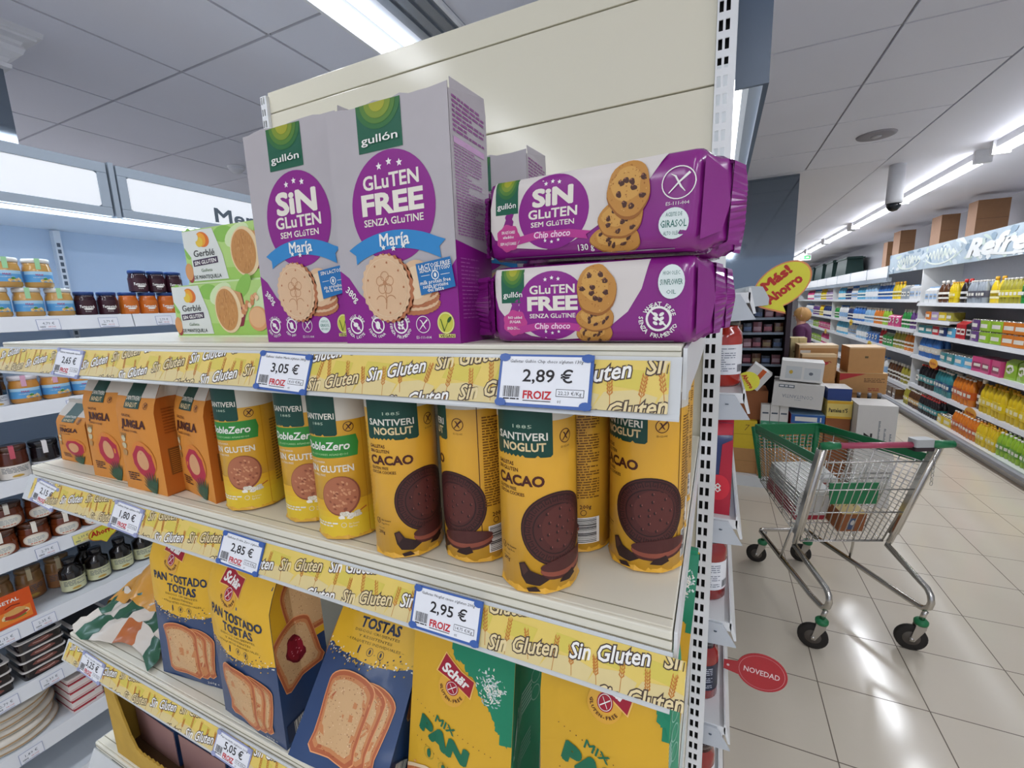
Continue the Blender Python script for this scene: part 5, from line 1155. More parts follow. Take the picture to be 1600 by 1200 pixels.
for i, y in enumerate((.42, .500, .580, .660)): setjar(HN, y, z+.0005, 'brown honey jar with oval label, second row behind, %s from the left' % cnt[i], G, -2.172, -.2)
z = LEV[4]
for i, y in enumerate((.50, .578, .656)): setjar(TN, y, z+.0005, 'tan tahini jar on the fifth jam shelf, %s from the left' % cnt[i], G, -2.222, -.2)
for i, y in enumerate((.66, .735, .81, .885)): setjar(DB, y, z+.0005, 'dark syrup bottle with pale label on fifth jam shelf, %s from the left' % cnt[i], G, -2.13, -.2)
setjar(DB, .735, z+.0005, 'dark syrup bottle standing behind the others on the fifth jam shelf', G, -2.212)
# orange card sign standing on the fifth shelf
m = MB(); m.box(0, .002, 0, .13, 0, .105, ink('d9541c', .4)); a = Art(); a.rect(.008, .008, .122, .05, ink('e8822c'), 1); a.blob(.085, .035, .03, .018, ink('e6cf9c'), 2, .15, 18, 3); a.blob(.085, .03, .026, .010, ink('b5392a'), 3, .15, 18, 4); a.blob(.085, .026, .026, .008, ink('5f8a35'), 2, .2, 18, 5); a.ell(.085, .042, .026, .010, ink('d9a25a'), 4, 18)
a.line([(.065, .06), (.08, .066), (.10, .062)], .003, ink('7c2412'), 3); a.text('VEGETAL', .065, .082, .012, WHITE, 2, w=.07, bold=.02, res=1)
a.emit(m, lambda u, v, q: (.002+q, u, v)); tag(m.build('card_sign', None, (-2.062, .405, LEV[4]+.001), (0, R_(-7), 0)), 'orange card sign with a burger picture on the fifth jam shelf', 'card sign')
# black flat date trays
def flat_tray(name='tray'):
    t = thing('date_tray', 'tray', 'food tray', (0, 0, 0)); tw = ink('ded9d6', .25); tb = glossy('date_black', '1d1416')
    m = MB(); m.rbox(-.06, .06, -.055, .055, 0, .030, tb, .012, 4); m.build('tray_body', t)
    m = MB(); m.rbox(-.064, .064, -.059, .059, .030, .034, tw, .014, 4); m.rbox(-.052, .052, -.048, .048, .034, .0345, tb, .010, 4); m.build('film_lid', t)
    a = Art(); a.blob(0, .015, .03, .009, ink('7c4a42'), 1, .1, 18, 3); a.line([(-.02, .016), (.0, .013), (.02, .017)], .003, ink('c9a49a'), 2); m = MB(); a.emit(m, lambda u, v, q: (.060+q, u, v)); m.build('printed_band', t)
    return t
tr = flat_tray(); n = 0
for i, y in enumerate((.395, .530, .665)):
    for k in range(4 if i == 1 else 3):
        lb = 'black flat date tray in the %s stack on sixth jam shelf, %s from the bottom' % (('left', 'middle', 'right')[i], cnt[k])
        if n == 0: tr.location = (-2.125, y, LEV[5]+.0005); tr['label'] = lb; tr['group'] = 'stacked date trays'
        else: copy_tree(tr, (-2.125, y, LEV[5]+.0005+k*.0352), .0, lb, 'stacked date trays')
        n += 1
# round rice cakes in piles
rc = mat('rice_cake_white', 'dcd6cb', .6, var=.08, scale=60, bump=.2); rcf = mat('rice_cake_edge', 'b99a72', .7, var=.2, scale=40)
n = 0
for i, (x, y) in enumerate(((-2.185, .43),)):
    for k in range(5):
        if n == 0:
            m = MB(); m.lathe([(0, 0), (.112, 0), (.122, .005), (.124, .010), (.124, .018), (.121, .024), (.115, .027), (0, .029)], rc, 32); m.lathe([(.1245, .009), (.1255, .012), (.1245, .015)], rcf, 32, caps=False)
            o = m.build('wrapped_flatbread'); p0 = o
        else: o = p0.copy(); COL.objects.link(o)
        o.location = (x+.006*math.sin(k*2), y+.006*math.cos(k*3), LEV[6]+.0005+k*.0295); tag(o, 'round white wrapped flatbread in the pile on seventh jam shelf, %s from the bottom' % cnt[k], 'flatbread', 'piled round flatbreads'); n += 1
n = 0
for k in range(4):
    for j in range(2):
        if n == 0:
            m = MB(); m.rbox(-.07, .07, -.045, .045, 0, .034, ink('e6dcd8', .3), .008, 3); a = Art(); a.rect(-.045, .010, .02, .015, ink('c43c48'), 1); a.rect(-.045, .022, .045, .025, ink('d9a3a0'), 1); a.emit(m, lambda u, v, q: (.070+q, u, v)); m.rbox(-.071, .071, -.046, .046, .014, .018, ink('9c2c3c'), .008, 3)
            o = p1 = m.build('wafer_pack')
        else: o = p1.copy(); COL.objects.link(o)
        o.location = (-2.13, .61+j*.098, LEV[6]+.0005+k*.0345); tag(o, 'white and red wafer pack, %s pile on seventh jam shelf, %s from the bottom' % (('left', 'right')[j], cnt[k]), 'wafer pack', 'piled wafer packs'); n += 1
# promo burst hanging on the fourth rail, lower jam shelves
def bubble(m, w, h, face, edge, th=.0015, tail=(.05, -.75)):
    def pts(k): 
        P = arcpts(0, 0, w/2*k, h/2*k, -60, 255, 30); return P+[(w*tail[0], h*tail[1]*(1 if k > .99 else .97))]
    m.prism(pts(1.0), 0, th, edge, 'x'); m.prism(pts(.92), th, th+.0004, face, 'x')
YB_, RB_ = ink('d8d23c', .4), ink('b3281c', .4)
m = MB(); bubble(m, .085, .055, YB_, ink('c9822c')); a = Art(); a.text('Ahorro', 0, .006, .020, RB_, 1, w=.07, bold=.04, res=1); a.emit(m, lambda u, v, q: (.0020+q, u, v))
tag(m.build('promo_sign', None, (JX+.018, .735, LEV[3]-.03)), 'small yellow and red savings bubble hanging from the fourth jam rail', 'promo sign', 'yellow savings bubbles')

# ================================================================== SIDE OF THE BISCUIT GONDOLA (sauce shelves facing the right aisle)
g = thing('sauce_shelving', 'white side shelving of the gondola behind the biscuit display, lit by a canopy', 'shelving', (0, 0, 0))
m = MB(); m.box(-.52, -.50, .86, 3.2, .1, 2.3, white_metal); m.box(-.52, -.02, 3.18, 3.2, .1, 2.3, white_metal); m.build('inner_panel', g)
m = MB(); cdark = mat('canopy_blue_grey', '44556a', .3, var=.03)
m.box(.010, .058, .862, .868, 2.085, 2.42, cdark); m.box(.050, .058, .868, 3.2, 2.085, 2.42, cdark); m.build('canopy_fascia', g)
m = MB(); m.box(-.49, .05, .87, 3.2, 2.30, 2.31, white_metal); m.build('canopy_top', g)
m = MB(); m.tube([(.012, .90, 2.105), (.012, 3.1, 2.105)], .010, tube_on, 8); m.build('lit_tube', g)
area_light('tube_glow', (.015, 2.0, 2.092), .03, 2.1, 5, (.85, .94, 1), (0, 0, 0), g)
m = MB(); m.box(-.50, -.02, .86, 3.2, 0, .1, white_metal); m.build('plinth', g)
SL = [1.765, 1.588, 1.345, 1.128, .888, .62, .36]
bracket_grey = mat('bracket_grey', 'bfc5cc', .3, var=.02)
for k, z in enumerate(SL):
    m = MB(); m.box(-.48, .050, .872, 3.15, -.018, 0, white_metal); t = m.build('shelf', g, (0, 0, z))
    m = MB(); m.prism([(.047, .008), (.050, .008), (.060, -.036), (.056, -.037), (.047, -.01)], .872, 3.15, white_metal, 'y'); m.build('price_rail', t)
    m = MB(); m.prism([(-.02, -.003), (.034, -.003), (.060, -.046), (-.02, -.052)], .866, .8705, bracket_grey, 'y'); m.lathe([(0, 0), (.003, 0), (.003, .001), (0, .001)], slate, 10, (.022, .8655, -.02)); m.build('side_bracket', t)
def sauce_jar(body, lid, lab, R0, H0, bandw=True):
    t = thing('sauce_jar', 'jar', 'sauce jar', (0, 0, 0)); hb = H0*.88
    m = MB(); m.lathe([(0, .001), (R0*.88, 0), (R0, .006), (R0, hb*.78), (R0*.96, hb*.87), (R0*.78, hb*.95), (R0*.78, hb), (0, hb)], body, 24); m.build('glass', t)
    m = MB(); m.lathe([(R0*.86, hb-.002), (R0*.86, H0*.985), (R0*.82, H0), (0, H0*.995)], lid, 24); m.build('lid', t)
    m = MB(); n = 22; rr = R0*1.008; V = []
    for i in range(n+1):
        a = -2.6+4.6*i/n; V += [(rr*math.cos(a), rr*math.sin(a), hb*.20), (rr*math.cos(a), rr*math.sin(a), hb*.68)]
    m.add(V, [(2*i, 2*i+2, 2*i+3, 2*i+1) for i in range(n)], lab, True)
    ar = Art(); ar.micro(-R0*2.0, hb*.25, -R0*.85, hb*.64, 11, ink('6d7484') if bandw else ink('cfd6e2'), 1, 5, .35); ar.bars(-R0*.7, hb*.24, -R0*.2, hb*.36, ink('3b3f4a'), 1)
    ar.emit(m, lambda u, v, w: ((rr+w)*math.cos(u/rr), (rr+w)*math.sin(u/rr), v), us=[R0*(-2.4+.25*i) for i in range(18)], eps=.0002); m.build('label', t)
    return t
TOM = glossy('tomato_sauce', 'a8281a'); BLK = glossy('black_cap', '17161a'); LBW = ink('e4e6ea', .35)
sj = sauce_jar(TOM, BLK, LBW, .036, .135)
sj.location = (.010, .962, SL[1]+.0005); sj['label'] = 'red sauce jar with black lid and white label on the gondola side, uppermost one'; sj['group'] = 'sauce jars'
for i in range(3): copy_tree(sj, (.010, 1.04+.078*i, SL[1]+.0005), 0., 'red sauce jar with black lid, %s behind the uppermost visible one' % cnt[i], 'sauce jars')
sj2 = sauce_jar(glossy('dark_tomato', '8a1a18'), glossy('dark_red_cap', '2a1012'), LBW, .036, .15)
sj2.location = (.003, .962, SL[3]+.0005); sj2['label'] = 'red sauce jar with dark lid and white label on the fourth sauce shelf, in front'; sj2['group'] = 'sauce jars'
for i in range(3): copy_tree(sj2, (.003, 1.04+.078*i, SL[3]+.0005), 0., 'red sauce jar with dark lid, %s behind the front one of the fourth sauce shelf' % cnt[i], 'sauce jars')
sj3 = sauce_jar(glossy('dark_tomato', '8a1a18'), glossy('navy_cap', '1c2438'), ink('232a40', .35), .033, .145, False)
sj3.location = (.000, .955, SL[4]+.0005); sj3['label'] = 'red sauce jar with navy lid and navy label on the fifth sauce shelf, in front'; sj3['group'] = 'sauce jars'
for i in range(2): copy_tree(sj3, (.000, 1.03+.075*i, SL[4]+.0005), 0., 'red sauce jar with navy lid, %s behind the front one' % cnt[i], 'sauce jars')
copy_tree(sj2, (.000, .955, SL[5]+.0005), 0., 'red sauce jar on the sixth sauce shelf near the floor', 'sauce jars')
# blue and red pouch packs on the third sauce shelf
NAVY = mat('navy_film', '22356a', .3, var=.05, coat=.3, bump=.1)
for i in range(3):
    p = Pouch(.105, .178, .032, .2, .004, .004, 50+i, .02, .0006); m = MB(); p.body(m, NAVY, NAVY, 8, 10)
    a = Art(); a.poly([(-.053, .150), (.053, .158), (.053, .178), (-.053, .178)], ink('c4243a'), 1); a.poly([(.015, 0), (.053, 0), (.053, .15), (.035, .14), (.03, .06)], ink('b32038'), 1); a.ell(.03, .055, .021, .026, ink('d32a3c'), 2, 24); a.text('8', .03, .055, .02, WHITE, 3, res=1)
    a.micro(-.04, .06, .0, .14, 8, ink('a8b8e0'), 2, 3, .3); a.rect(-.03, .008, .005, .035, WHITE, 2); a.bars(-.028, .01, .003, .033, BLACK, 3)
    a.emit(m, p.front, us=[-.0525+.105*q/8 for q in range(1, 8)], vs=[.178*q/10 for q in range(1, 10)], clip=(-.0525, 0, .0525, .178), eps=.0002)
    tag(m.build('pasta_pack', None, (-.016+.002*i, .905+.04*i, SL[2]+.0005), (0, 0, 0)), 'navy and red pasta pack on the third sauce shelf, %s from the front' % cnt[i], 'pasta pack', 'navy pasta packs')
# savings bubble with its grey clip, and the red shelf stopper
t = thing('promo_sign', 'yellow and red speech-bubble savings sign on a grey clip beside the cookie packs', 'promo sign', (.052, .985, 1.742))
def bub(k):
    P = arcpts(0, 0, .052*k, .035*k, 246, 566, 34); c, s_ = math.cos(.70), math.sin(.70)
    P = [(x*c-y*s_, x*s_+y*c) for x, y in P]; P.append((.010, -.052*k)); return [(x+.055, y+.035) for x, y in P]
m = MB(); m.prism(bub(1.03), 0, .0012, ink('d98a5a', .4), 'y'); m.prism([(x, y) for x, y in bub(.97)], -.0005, 0, YB_, 'y')
a = Art(); a.text('Más!', .045, .049, .017, RB_, 1, w=.052, rot=40, bold=.05, res=2); a.text('Ahorro', .058, .028, .017, RB_, 1, w=.066, rot=40, bold=.05, res=2)
a.emit(m, lambda u, v, q: (u, -.0005-q, v), eps=.0002); m.build('bubble', t)
m = MB(); clipg = mat('grey_clip', 'b9bfc4', .4)
m.prism([(-.028, -.008), (.035, -.001), (.036, .012), (.024, .034), (.004, .036), (-.028, .030)], -.004, -.001, clipg, 'y'); m.build('clip', t)
t = thing('shelf_stopper', 'round red NOVEDAD sign on a stem sticking out of the sauce shelf', 'shelf sign', (.056, 1.0, .929))
redp = mat('red_plastic', 'b01828', .3, coat=.3)
m = MB(); m.prism(arcpts(.066, .004, .050, .046, 0, 360, 40)[:-1], 0, .0015, redp, 'y'); m.prism([(-.010, -.010), (.022, -.016), (.022, .018), (-.010, .013)], .0002, .0013, redp, 'y')
a = Art(); a.ring(.066, .004, .045, .0006, ink('e8b0b4'), 1, 40, .041); a.text('NOVEDAD', .066, .004, .0135, ink('f0dcdc'), 1, w=.070, rot=-3, bold=.012, res=2); a.ell(-.001, .002, .003, .003, ink('e8c8c8'), 1, 12)
a.emit(m, lambda u, v, q: (u, -q, v), eps=.0002); m.build('disc', t)
# ================================================================== DARK CHILLER AT THE END OF THE GONDOLAS
g = thing('chiller_cabinet', 'dark chiller cabinet topped by a dark mirrored panel reaching the ceiling', 'chiller', (0, 5.14, 0))
blackm = mat('chiller_black', '16161a', .35, var=.02); plum = mat('chiller_plum_edge', '2a1420', .3)
m = MB(); m.box(-.7, .645, 0, .03, 1.74, CEIL-.002, dark_mirror); m.build('mirror_panel', g)
m = MB(); m.box(-.7, .62, .75, .8, 0, 1.74, blackm); m.box(-.7, .62, 0, .8, 0, .55, blackm); m.box(-.7, .62, 0.03, .8, 1.70, 1.74, blackm); m.box(-.72, -.7, 0, .8, 0, 1.74, blackm); m.build('cabinet', g)
m = MB(); m.box(.62, .66, -.02, .8, 0, 1.74, plum); m.build('end_frame', g)
m = MB(); m.box(-.7, .62, -.012, .0, 1.685, 1.705, mat('chiller_trim_light', '9aa6b2', .3)); m.build('light_trim', g)
meat = [glossy('meat_pack_plum', '4a2430'), glossy('meat_pack_brown', '5c3a2a'), glossy('meat_pack_slate', '2e3440'), glossy('meat_pack_rose', '70424a')]
pk = None; CW = ['first', 'second', 'third', 'fourth', 'fifth', 'sixth', 'seventh', 'eighth', 'ninth', 'tenth', 'eleventh', 'twelfth', 'thirteenth', 'fourteenth', 'fifteenth', 'sixteenth', 'seventeenth', 'eighteenth', 'nineteenth']
CW += ['twentieth']+['twenty-'+w for w in CW[:9]]+['thirtieth']+['thirty-'+w for w in CW[:9]]+['fortieth']+['forty-'+w for w in CW[:9]]
RNK = ['top', 'second', 'third', 'fourth']
for k, z in enumerate((1.555, 1.405, 1.245, 1.08)):
    m = MB(); m.box(-.69, .61, .06, .74, -.015, 0, blackm); t = m.build('shelf', g, (0, 0, z))
    m = MB(); m.box(-.69, .61, .045, .06, -.018, .006, mat('chiller_rail', '7f8b98', .3)); m.build('price_rail', t)
    for i in range(5):
        key = (i+k) % 4; x = .20+.092*i
        m = MB(); m.rbox(-.042, .042, -.05, .05, 0, .085+.012*((i*7+k*3) % 3), meat[key], .012, 3); m.rbox(-.034, .034, -.0502, -.05, .02, .06, ink(('a0606c', '8f7a5a', '5a6a8a', 'b09098')[key]), .0005, 1)
        tag(m.build('meat_pack', None, (x, 5.28, z+.0005), (0, 0, .1*math.sin(i*5+k))), 'dark wrapped meat pack on the %s chiller shelf, %s from the left in view' % (RNK[k], CW[i]), 'meat pack', 'meat packs in the chiller')

# ================================================================== DRINKS SHELVES ALONG THE RIGHT WALL
RX, RB = 2.70, 3.19
g = thing('drinks_shelving', 'long white wall shelving with drinks and detergents under a banner, right aisle', 'shelving', (0, 0, 0))
m = MB(); m.box(RB-.03, RB-.01, 2.4, 19.8, .1, 2.2, mat('pale_lilac_back', 'c9ccd8', .5)); m.build('back_panel', g)
m = MB(); m.box(RX, RB-.03, 2.4, 9.93, 2.36, 2.385, white_metal); m.box(RX, RB-.03, 9.93, 19.8, 2.22, 2.24, white_metal); m.build('top_board', g)
for y in (2.4, 8.60, 14.2, 19.7):
    m = MB(); m.box(RX+.02, RB-.03, y-.012, y+.012, .12, 2.36 if y < 10 else 2.2, white_metal); m.build('divider', g)
bump_grey = mat('bumper_grey', '8d9097', .4)
m = MB(); m.box(2.56, RB-.03, 2.4, 19.8, 0, .12, white_metal); m.build('plinth', g)
m = MB(); m.prism([(2.50, .085), (2.505, .115), (2.53, .125), (2.56, .12), (2.56, .07), (2.52, .07)], 2.4, 19.8, bump_grey, 'y'); m.build('bumper', g)
# printed banner over the near bays
ban_b = mat('banner_blue_white', 'b9cbd8', .35, var=.22, scale=7); 
m = MB(); m.box(RX-.03, RX-.02, 2.4, 9.9, 2.09, 2.40, ban_b)
a = Art(); R = random.Random(77)
for i in range(150):
    x = R.uniform(0, 7.4); y = R.uniform(.02, .29); a.blob(x, y, R.uniform(.03, .12), R.uniform(.01, .04), ink(R.choice(('d9e6ee', 'eef4f6', '8fa9bd', '7f9ab2', 'cfe0d8'))), 1+i*.03, .3, 12, i, R.uniform(-40, 40))
a.text('Refrescos', 3.75, .165, .20, ink('f4f8f8'), 9, w=2.1, shear=.3, bold=.05, res=2); a.line(arcpts(3.75, .25, 1.0, .22, 200, 340, 14), [.004]+[.025]*13+[.004], ink('f4f8f8'), 7)
for cx in (.85, 1.95): a.line([(cx-.45+.9*i/40, .17+.09*math.sin(i*1.25)*(1-abs(i-20)/24)) for i in range(41)], .03, ink('eef6ee'), 5); a.line(arcpts(cx, .2, .5, .16, 200, 340, 12), [.004]+[.02]*11+[.004], ink('eef6ee'), 7)
# reading direction for someone in the aisle: right to left along -Y
a.emit(m, lambda u, v, q: (RX-.0302-q, 9.9-u, 2.09+v), clip=(0, 0, 7.5, .31), eps=.0006)
m.build('banner', g)
for i in range(8):
    y0 = 9.95+1.23*i
    m = MB(); m.box(RX-.03, RX-.02, y0+.02, y0+1.21, 2.04, 2.225, sign_face); f = m.build('header_panel', g)
    m = MB(); m.box(RX-.032, RX-.018, y0-.02, y0+.02, 1.98, 2.24, fascia_grey); m.build('header_post', g)
m = MB(); m.box(RX-.032, RX+.02, 9.9, 19.8, 1.96, 2.035, fascia_grey); m.build('header_lip', g)
area_light('shelf_glow', (RX-.05, 7.2, 2.08), .05, 4.5, 9, (.95, .97, 1), (0, R_(-20), 0), g)
_C = {}
SECT = {'near': (2.42, 8.59, [1.613, 1.175, .845, .415]), 'inner': (7.5, 8.585, [1.375]), 'middle': (8.61, 14.19, [1.66, 1.205, .855, .33]), 'far': (14.21, 19.7, [1.66, 1.205, .855, .45])}
for nm, (y0, y1, lv) in SECT.items():
    for k, z in enumerate(lv):
        m = MB(); m.box(RX+.005, RB-.03, y0, y1, -.03, 0, white_metal); t = m.build('shelf', g, (0, 0, z))
        m = MB(); m.prism([(RX+.005, .004), (RX+.001, .004), (RX-.012, -.045), (RX-.006, -.047), (RX+.005, -.03)], y0, y1, rail_white, 'y'); m.build('price_rail', t)
        R = random.Random(k*3+len(nm)); y = max(y0+.15, 5.3)
        while y < y1-.1 and nm != 'far':
            if 'card' not in _C: m = MB(); m.box(-.0007, .0007, 0, .075, 0, .034, TGR); m.box(-.0009, -.0007, .01, .05, .006, .010, ink('c8707c')); m.box(-.0009, -.0007, .02, .06, .016, .026, slate); pc = _C['card'] = m.build('price_card', t, (RX-.0085, y, -.041), (0, .26, 0))
            else: pc = _C['card'].copy(); COL.objects.link(pc); pc.parent = t; pc.location = (RX-.0085, y, -.041)
            y += R.uniform(.22, .5)
HEX = {'blue': '3f78c4', 'pale blue': '9cc4e4', 'white': 'e6e8ea', 'yellow': 'e2c52a', 'orange': 'e0822a', 'lime': '9cc63c', 'green': '2f9444', 'pink': 'd44a86', 'red': 'c42c34', 'purple': '6a4688', 'black': '221f24', 'teal': '3c8f98', 'olive': 'a8a03c', 'lilac': 'b9a4cc', 'navy': '24386e', 'cyan': '5fb4dc', 'brown': '5c3a24', 'grey': '9ba4ad'}
CAPC = {'blue': 'f0f2f4', 'black': 'c9302c', 'orange': 'e8e4da', 'lime': 'f0f0e8', 'green': 'd9d9c9', 'yellow': 'e0a82a', 'white': '3f78c4', 'purple': 'e2dee8'}
_P = {}
def proto(kind, c):
    k = (kind, c)
    if k in _P: return _P[k]
    m = MB(); body = mat('pack_'+c.replace(' ', '_'), HEX[c], .25, var=.10, scale=9, coat=.3); lab = ink({'white': '8fb4dc', 'pale blue': 'f2f4f6', 'yellow': 'f3ecc0', 'black': 'd9d9d9'}.get(c, 'f0eee6'), .3); cap = ink(CAPC.get(c, 'ece8e0'), .3); dk = mat('pack_dark_'+c.replace(' ', '_'), '%02x%02x%02x' % tuple(int(int(HEX[c][i:i+2], 16)*.7) for i in (0, 2, 4)), .25, coat=.3)
    if kind == 'six-pack':
        r = .034
        for i in range(3):
            for j in range(2):
                m.lathe([(0, 0), (r*.9, .0), (r, .012), (r, .17), (r*.85, .195), (r*.4, .235), (r*.36, .245), (0, .246)], body, 10, ((j-.5)*2*r, (i-1)*2*r, 0)); m.lathe([(r*.4, .245), (r*.4, .262), (0, .263)], cap, 8, ((j-.5)*2*r, (i-1)*2*r, 0))
        bd = ink({'yellow': 'e9cf1e', 'orange': 'c95a1c', 'black': '2f8a90', 'lime': '5f9a24', 'green': '1d6a30', 'teal': '1f5a86', 'brown': 'c9a05a', 'olive': 'd9cc3c', 'grey': '5a5a66', 'pale blue': '4f86c8'}.get(c, 'd9d4c8'), .3); m.rbox(-2*r-.001, 2*r+.001, -3*r-.001, 3*r+.001, .065, .14, bd, r, 3)
        for j in (-1, 0, 1): m.rbox(-2*r-.0025, -2*r+.01, j*2*r-r*.62, j*2*r+r*.62, .085, .118, lab, .001, 1)
        w = 6*r
    elif kind == 'can pack':
        r = .033
        m.rbox(-2*r, 2*r, -3*r, 3*r, .004, .112, body, .018, 3)
        for i in range(3):
            for j in range(2): m.lathe([(r*.95, .10), (r*.86, .120), (r*.8, .122), (r*.78, .118), (0, .118)], chrome, 10, ((j-.5)*2*r, (i-1)*2*r, 0), caps=False)
        m.rbox(-2*r-.0008, 2*r+.0008, -3*r*.7, 3*r*.7, .035, .075, lab, .002, 1); w = 6*r
    elif kind == 'bottle':
        V = []; prof = [(.0, 0), (.046, 0), (.05, .01), (.05, .15), (.044, .19), (.025, .235), (.02, .25), (0, .25)]
        m.T = Matrix.Diagonal((.75, 1.1, 1, 1)); m.lathe(prof, body, 14); m.lathe([(.053, .05), (.0535, .055), (.0535, .135), (.053, .14)], lab, 14, caps=False); m.lathe([(.0545, .075), (.0545, .11)], dk, 14, caps=False); m.lathe([(.022, .248), (.024, .285), (.014, .292), (0, .292)], cap, 10); m.T = None; w = .115
    elif kind == 'jug':
        m.T = Matrix.Diagonal((.8, 1.1, 1, 1)); m.lathe([(0, 0), (.068, 0), (.074, .012), (.074, .18), (.06, .235), (.028, .27), (.026, .285), (0, .285)], body, 14); m.lathe([(.075, .05), (.0755, .15)], lab, 14, caps=False); m.lathe([(.03, .28), (.03, .31), (0, .312)], cap, 10); m.T = None
        m.tube(fillet([(0, .02, .262), (0, .085, .25), (0, .082, .15), (0, .07, .13)], .02), .010, body, 6); w = .185
    elif kind == 'carton':
        m.box(-.05, .05, -.05, .05, 0, .17, body); m.add([(-.05, -.05, .17), (.05, -.05, .17), (.05, .05, .17), (-.05, .05, .17), (0, -.05, .205), (0, .05, .205)], [(0, 1, 4), (2, 3, 5), (1, 2, 5, 4), (3, 0, 4, 5)], body); m.box(-.002, .002, -.05, .05, .205, .22, lab); m.box(-.0506, -.05, -.04, .04, .05, .12, lab); m.box(-.0509, -.0506, -.03, .03, .07, .10, dk); w = .105
    elif kind == 'box':
        m.box(-.07, .07, -.085, .085, 0, .155, body); m.box(-.0706, -.07, -.07, .07, .03, .10, dk); m.box(-.0710, -.0706, -.06, .05, .055, .085, lab); m.box(-.068, .068, -.083, .083, .155, .157, dk); w = .175
    elif kind == 'wrapped pack':
        p = Pouch(.16, .19, .10, .15, .01, .006, len(c), .03, .002); m.T = Matrix.Rotation(-PI/2, 4, 'Z'); p.body(m, body, body, 6, 7); b = Art(); b.blob(0, .10, .05, .045, lab, 1, .12, 18, 4); b.blob(0, .10, .035, .02, dk, 2, .1, 16, 5); b.emit(m, p.front, us=[-.08+.16*q/6 for q in range(1, 6)], vs=[.19*q/7 for q in range(1, 7)], eps=.0006); m.T = None; w = .17
    o = m.build(kind.replace(' ', '_').replace('-', '_')); o['category'] = kind; _P[k] = [o, w, False]
    return _P[k]
NM = {'six-pack': 'six_pack', 'can pack': 'can_pack'}
count_right = 0
def row(sec, lv, y0, z, items, x=None, per=None, sc=1.0):
    """items: from the near end (small Y) to the far end"""
    global count_right
    y = y0; seen = {}; yend = {'near': 8.575, 'middle': 14.17, 'far': 19.6}[sec]
    for kind, c, n in items:
        P = proto(kind, c); w = P[1]*sc
        for i in range(n):
            if y+w+.02 > yend: break
            if not P[2]: o = P[0]; P[2] = True
            else: o = P[0].copy(); COL.objects.link(o)
            seen[(kind, c)] = seen.get((kind, c), 0)+1; y += w/2+.008
            o.location = ((x if x is not None else RX+.10)+.006*math.sin(y*37), y, z+.0005); o.scale = (sc, sc, sc); o.rotation_euler = (0, 0, .08*math.sin(y*53)); y += w/2+.004
            if kind == 'six-pack': ks = 'six-pack of %s bottles' % c
            elif kind == 'can pack': ks = '%s pack of cans' % c
            else: ks = '%s %s' % (c, kind)
            tag(o, '%s, %s such on the %s shelf of the %s bays' % (ks, CW[seen[(kind, c)]-1], lv, sec), kind, 'goods on the drinks shelving'); count_right += 1
    return y
# near bays, from the picture's right edge towards the far end
row('near', 'top', 5.75, 1.613, [('six-pack', 'green', 2), ('six-pack', 'olive', 2), ('bottle', 'yellow', 2), ('six-pack', 'grey', 2), ('bottle', 'black', 2), ('six-pack', 'yellow', 1), ('bottle', 'brown', 3), ('carton', 'white', 5)])
yb_ = row('near', 'second', 5.75, 1.175, [('six-pack', 'green', 1), ('can pack', 'orange', 2), ('can pack', 'lime', 2), ('can pack', 'purple', 1), ('carton', 'black', 1), ('carton', 'red', 2), ('can pack', 'cyan', 1), ('can pack', 'navy', 1), ('can pack', 'red', 1), ('can pack', 'teal', 2)], sc=1.05)
row('near', 'upper', 7.55, 1.375, [('can pack', 'olive', 1), ('can pack', 'yellow', 1), ('can pack', 'lilac', 1), ('can pack', 'orange', 1), ('can pack', 'yellow', 1)])
def stack(sec, lv, y0, z, items): return row(sec, lv, y0, z, items, sc=1.05)
stack('near', 'second tier', 5.98, 1.175+.1295, [('can pack', 'orange', 2), ('can pack', 'lime', 2), ('can pack', 'purple', 1)])
row('near', 'third', 5.70, .845, [('wrapped pack', 'green', 1), ('wrapped pack', 'lime', 2), ('box', 'pink', 3), ('can pack', 'cyan', 2), ('can pack', 'teal', 2), ('six-pack', 'blue', 4)], sc=1.08)
row('near', 'fourth', 5.62, .415, [('six-pack', 'yellow', 4), ('bottle', 'brown', 1), ('six-pack', 'orange', 2), ('six-pack', 'teal', 2), ('six-pack', 'black', 2), ('carton', 'grey', 2), ('six-pack', 'pale blue', 2)], sc=1.2)
row('near', 'lowest', 5.35, .1205, [('six-pack', 'lime', 3), ('six-pack', 'yellow', 2), ('six-pack', 'orange', 3), ('can pack', 'yellow', 2), ('six-pack', 'black', 3), ('six-pack', 'brown', 2), ('six-pack', 'olive', 3)], x=2.67, sc=.90)
row('middle', 'top', 8.66, 1.66, [('carton', 'white', 4), ('carton', 'grey', 3), ('bottle', 'yellow', 4), ('bottle', 'blue', 6), ('jug', 'pale blue', 4), ('bottle', 'cyan', 5), ('bottle', 'white', 4), ('bottle', 'navy', 4), ('jug', 'cyan', 3)])
row('middle', 'second', 8.66, 1.205, [('bottle', 'purple', 3), ('bottle', 'green', 3), ('wrapped pack', 'pink', 3), ('bottle', 'lime', 3), ('bottle', 'orange', 4), ('bottle', 'pale blue', 5), ('jug', 'blue', 4), ('bottle', 'navy', 4), ('jug', 'white', 4), ('bottle', 'green', 4)])
row('middle', 'third', 8.66, .855, [('bottle', 'orange', 4), ('bottle', 'olive', 4), ('carton', 'green', 4), ('bottle', 'red', 2), ('wrapped pack', 'blue', 4), ('jug', 'pale blue', 4), ('bottle', 'white', 6), ('jug', 'cyan', 5)])
row('middle', 'fourth', 8.66, .33, [('bottle', 'olive', 4), ('bottle', 'brown', 5), ('jug', 'white', 4), ('jug', 'navy', 3), ('jug', 'pale blue', 6)])
row('middle', 'lowest', 8.66, .1205, [('box', 'brown', 4), ('box', 'olive', 4), ('box', 'blue', 5)], x=2.66)
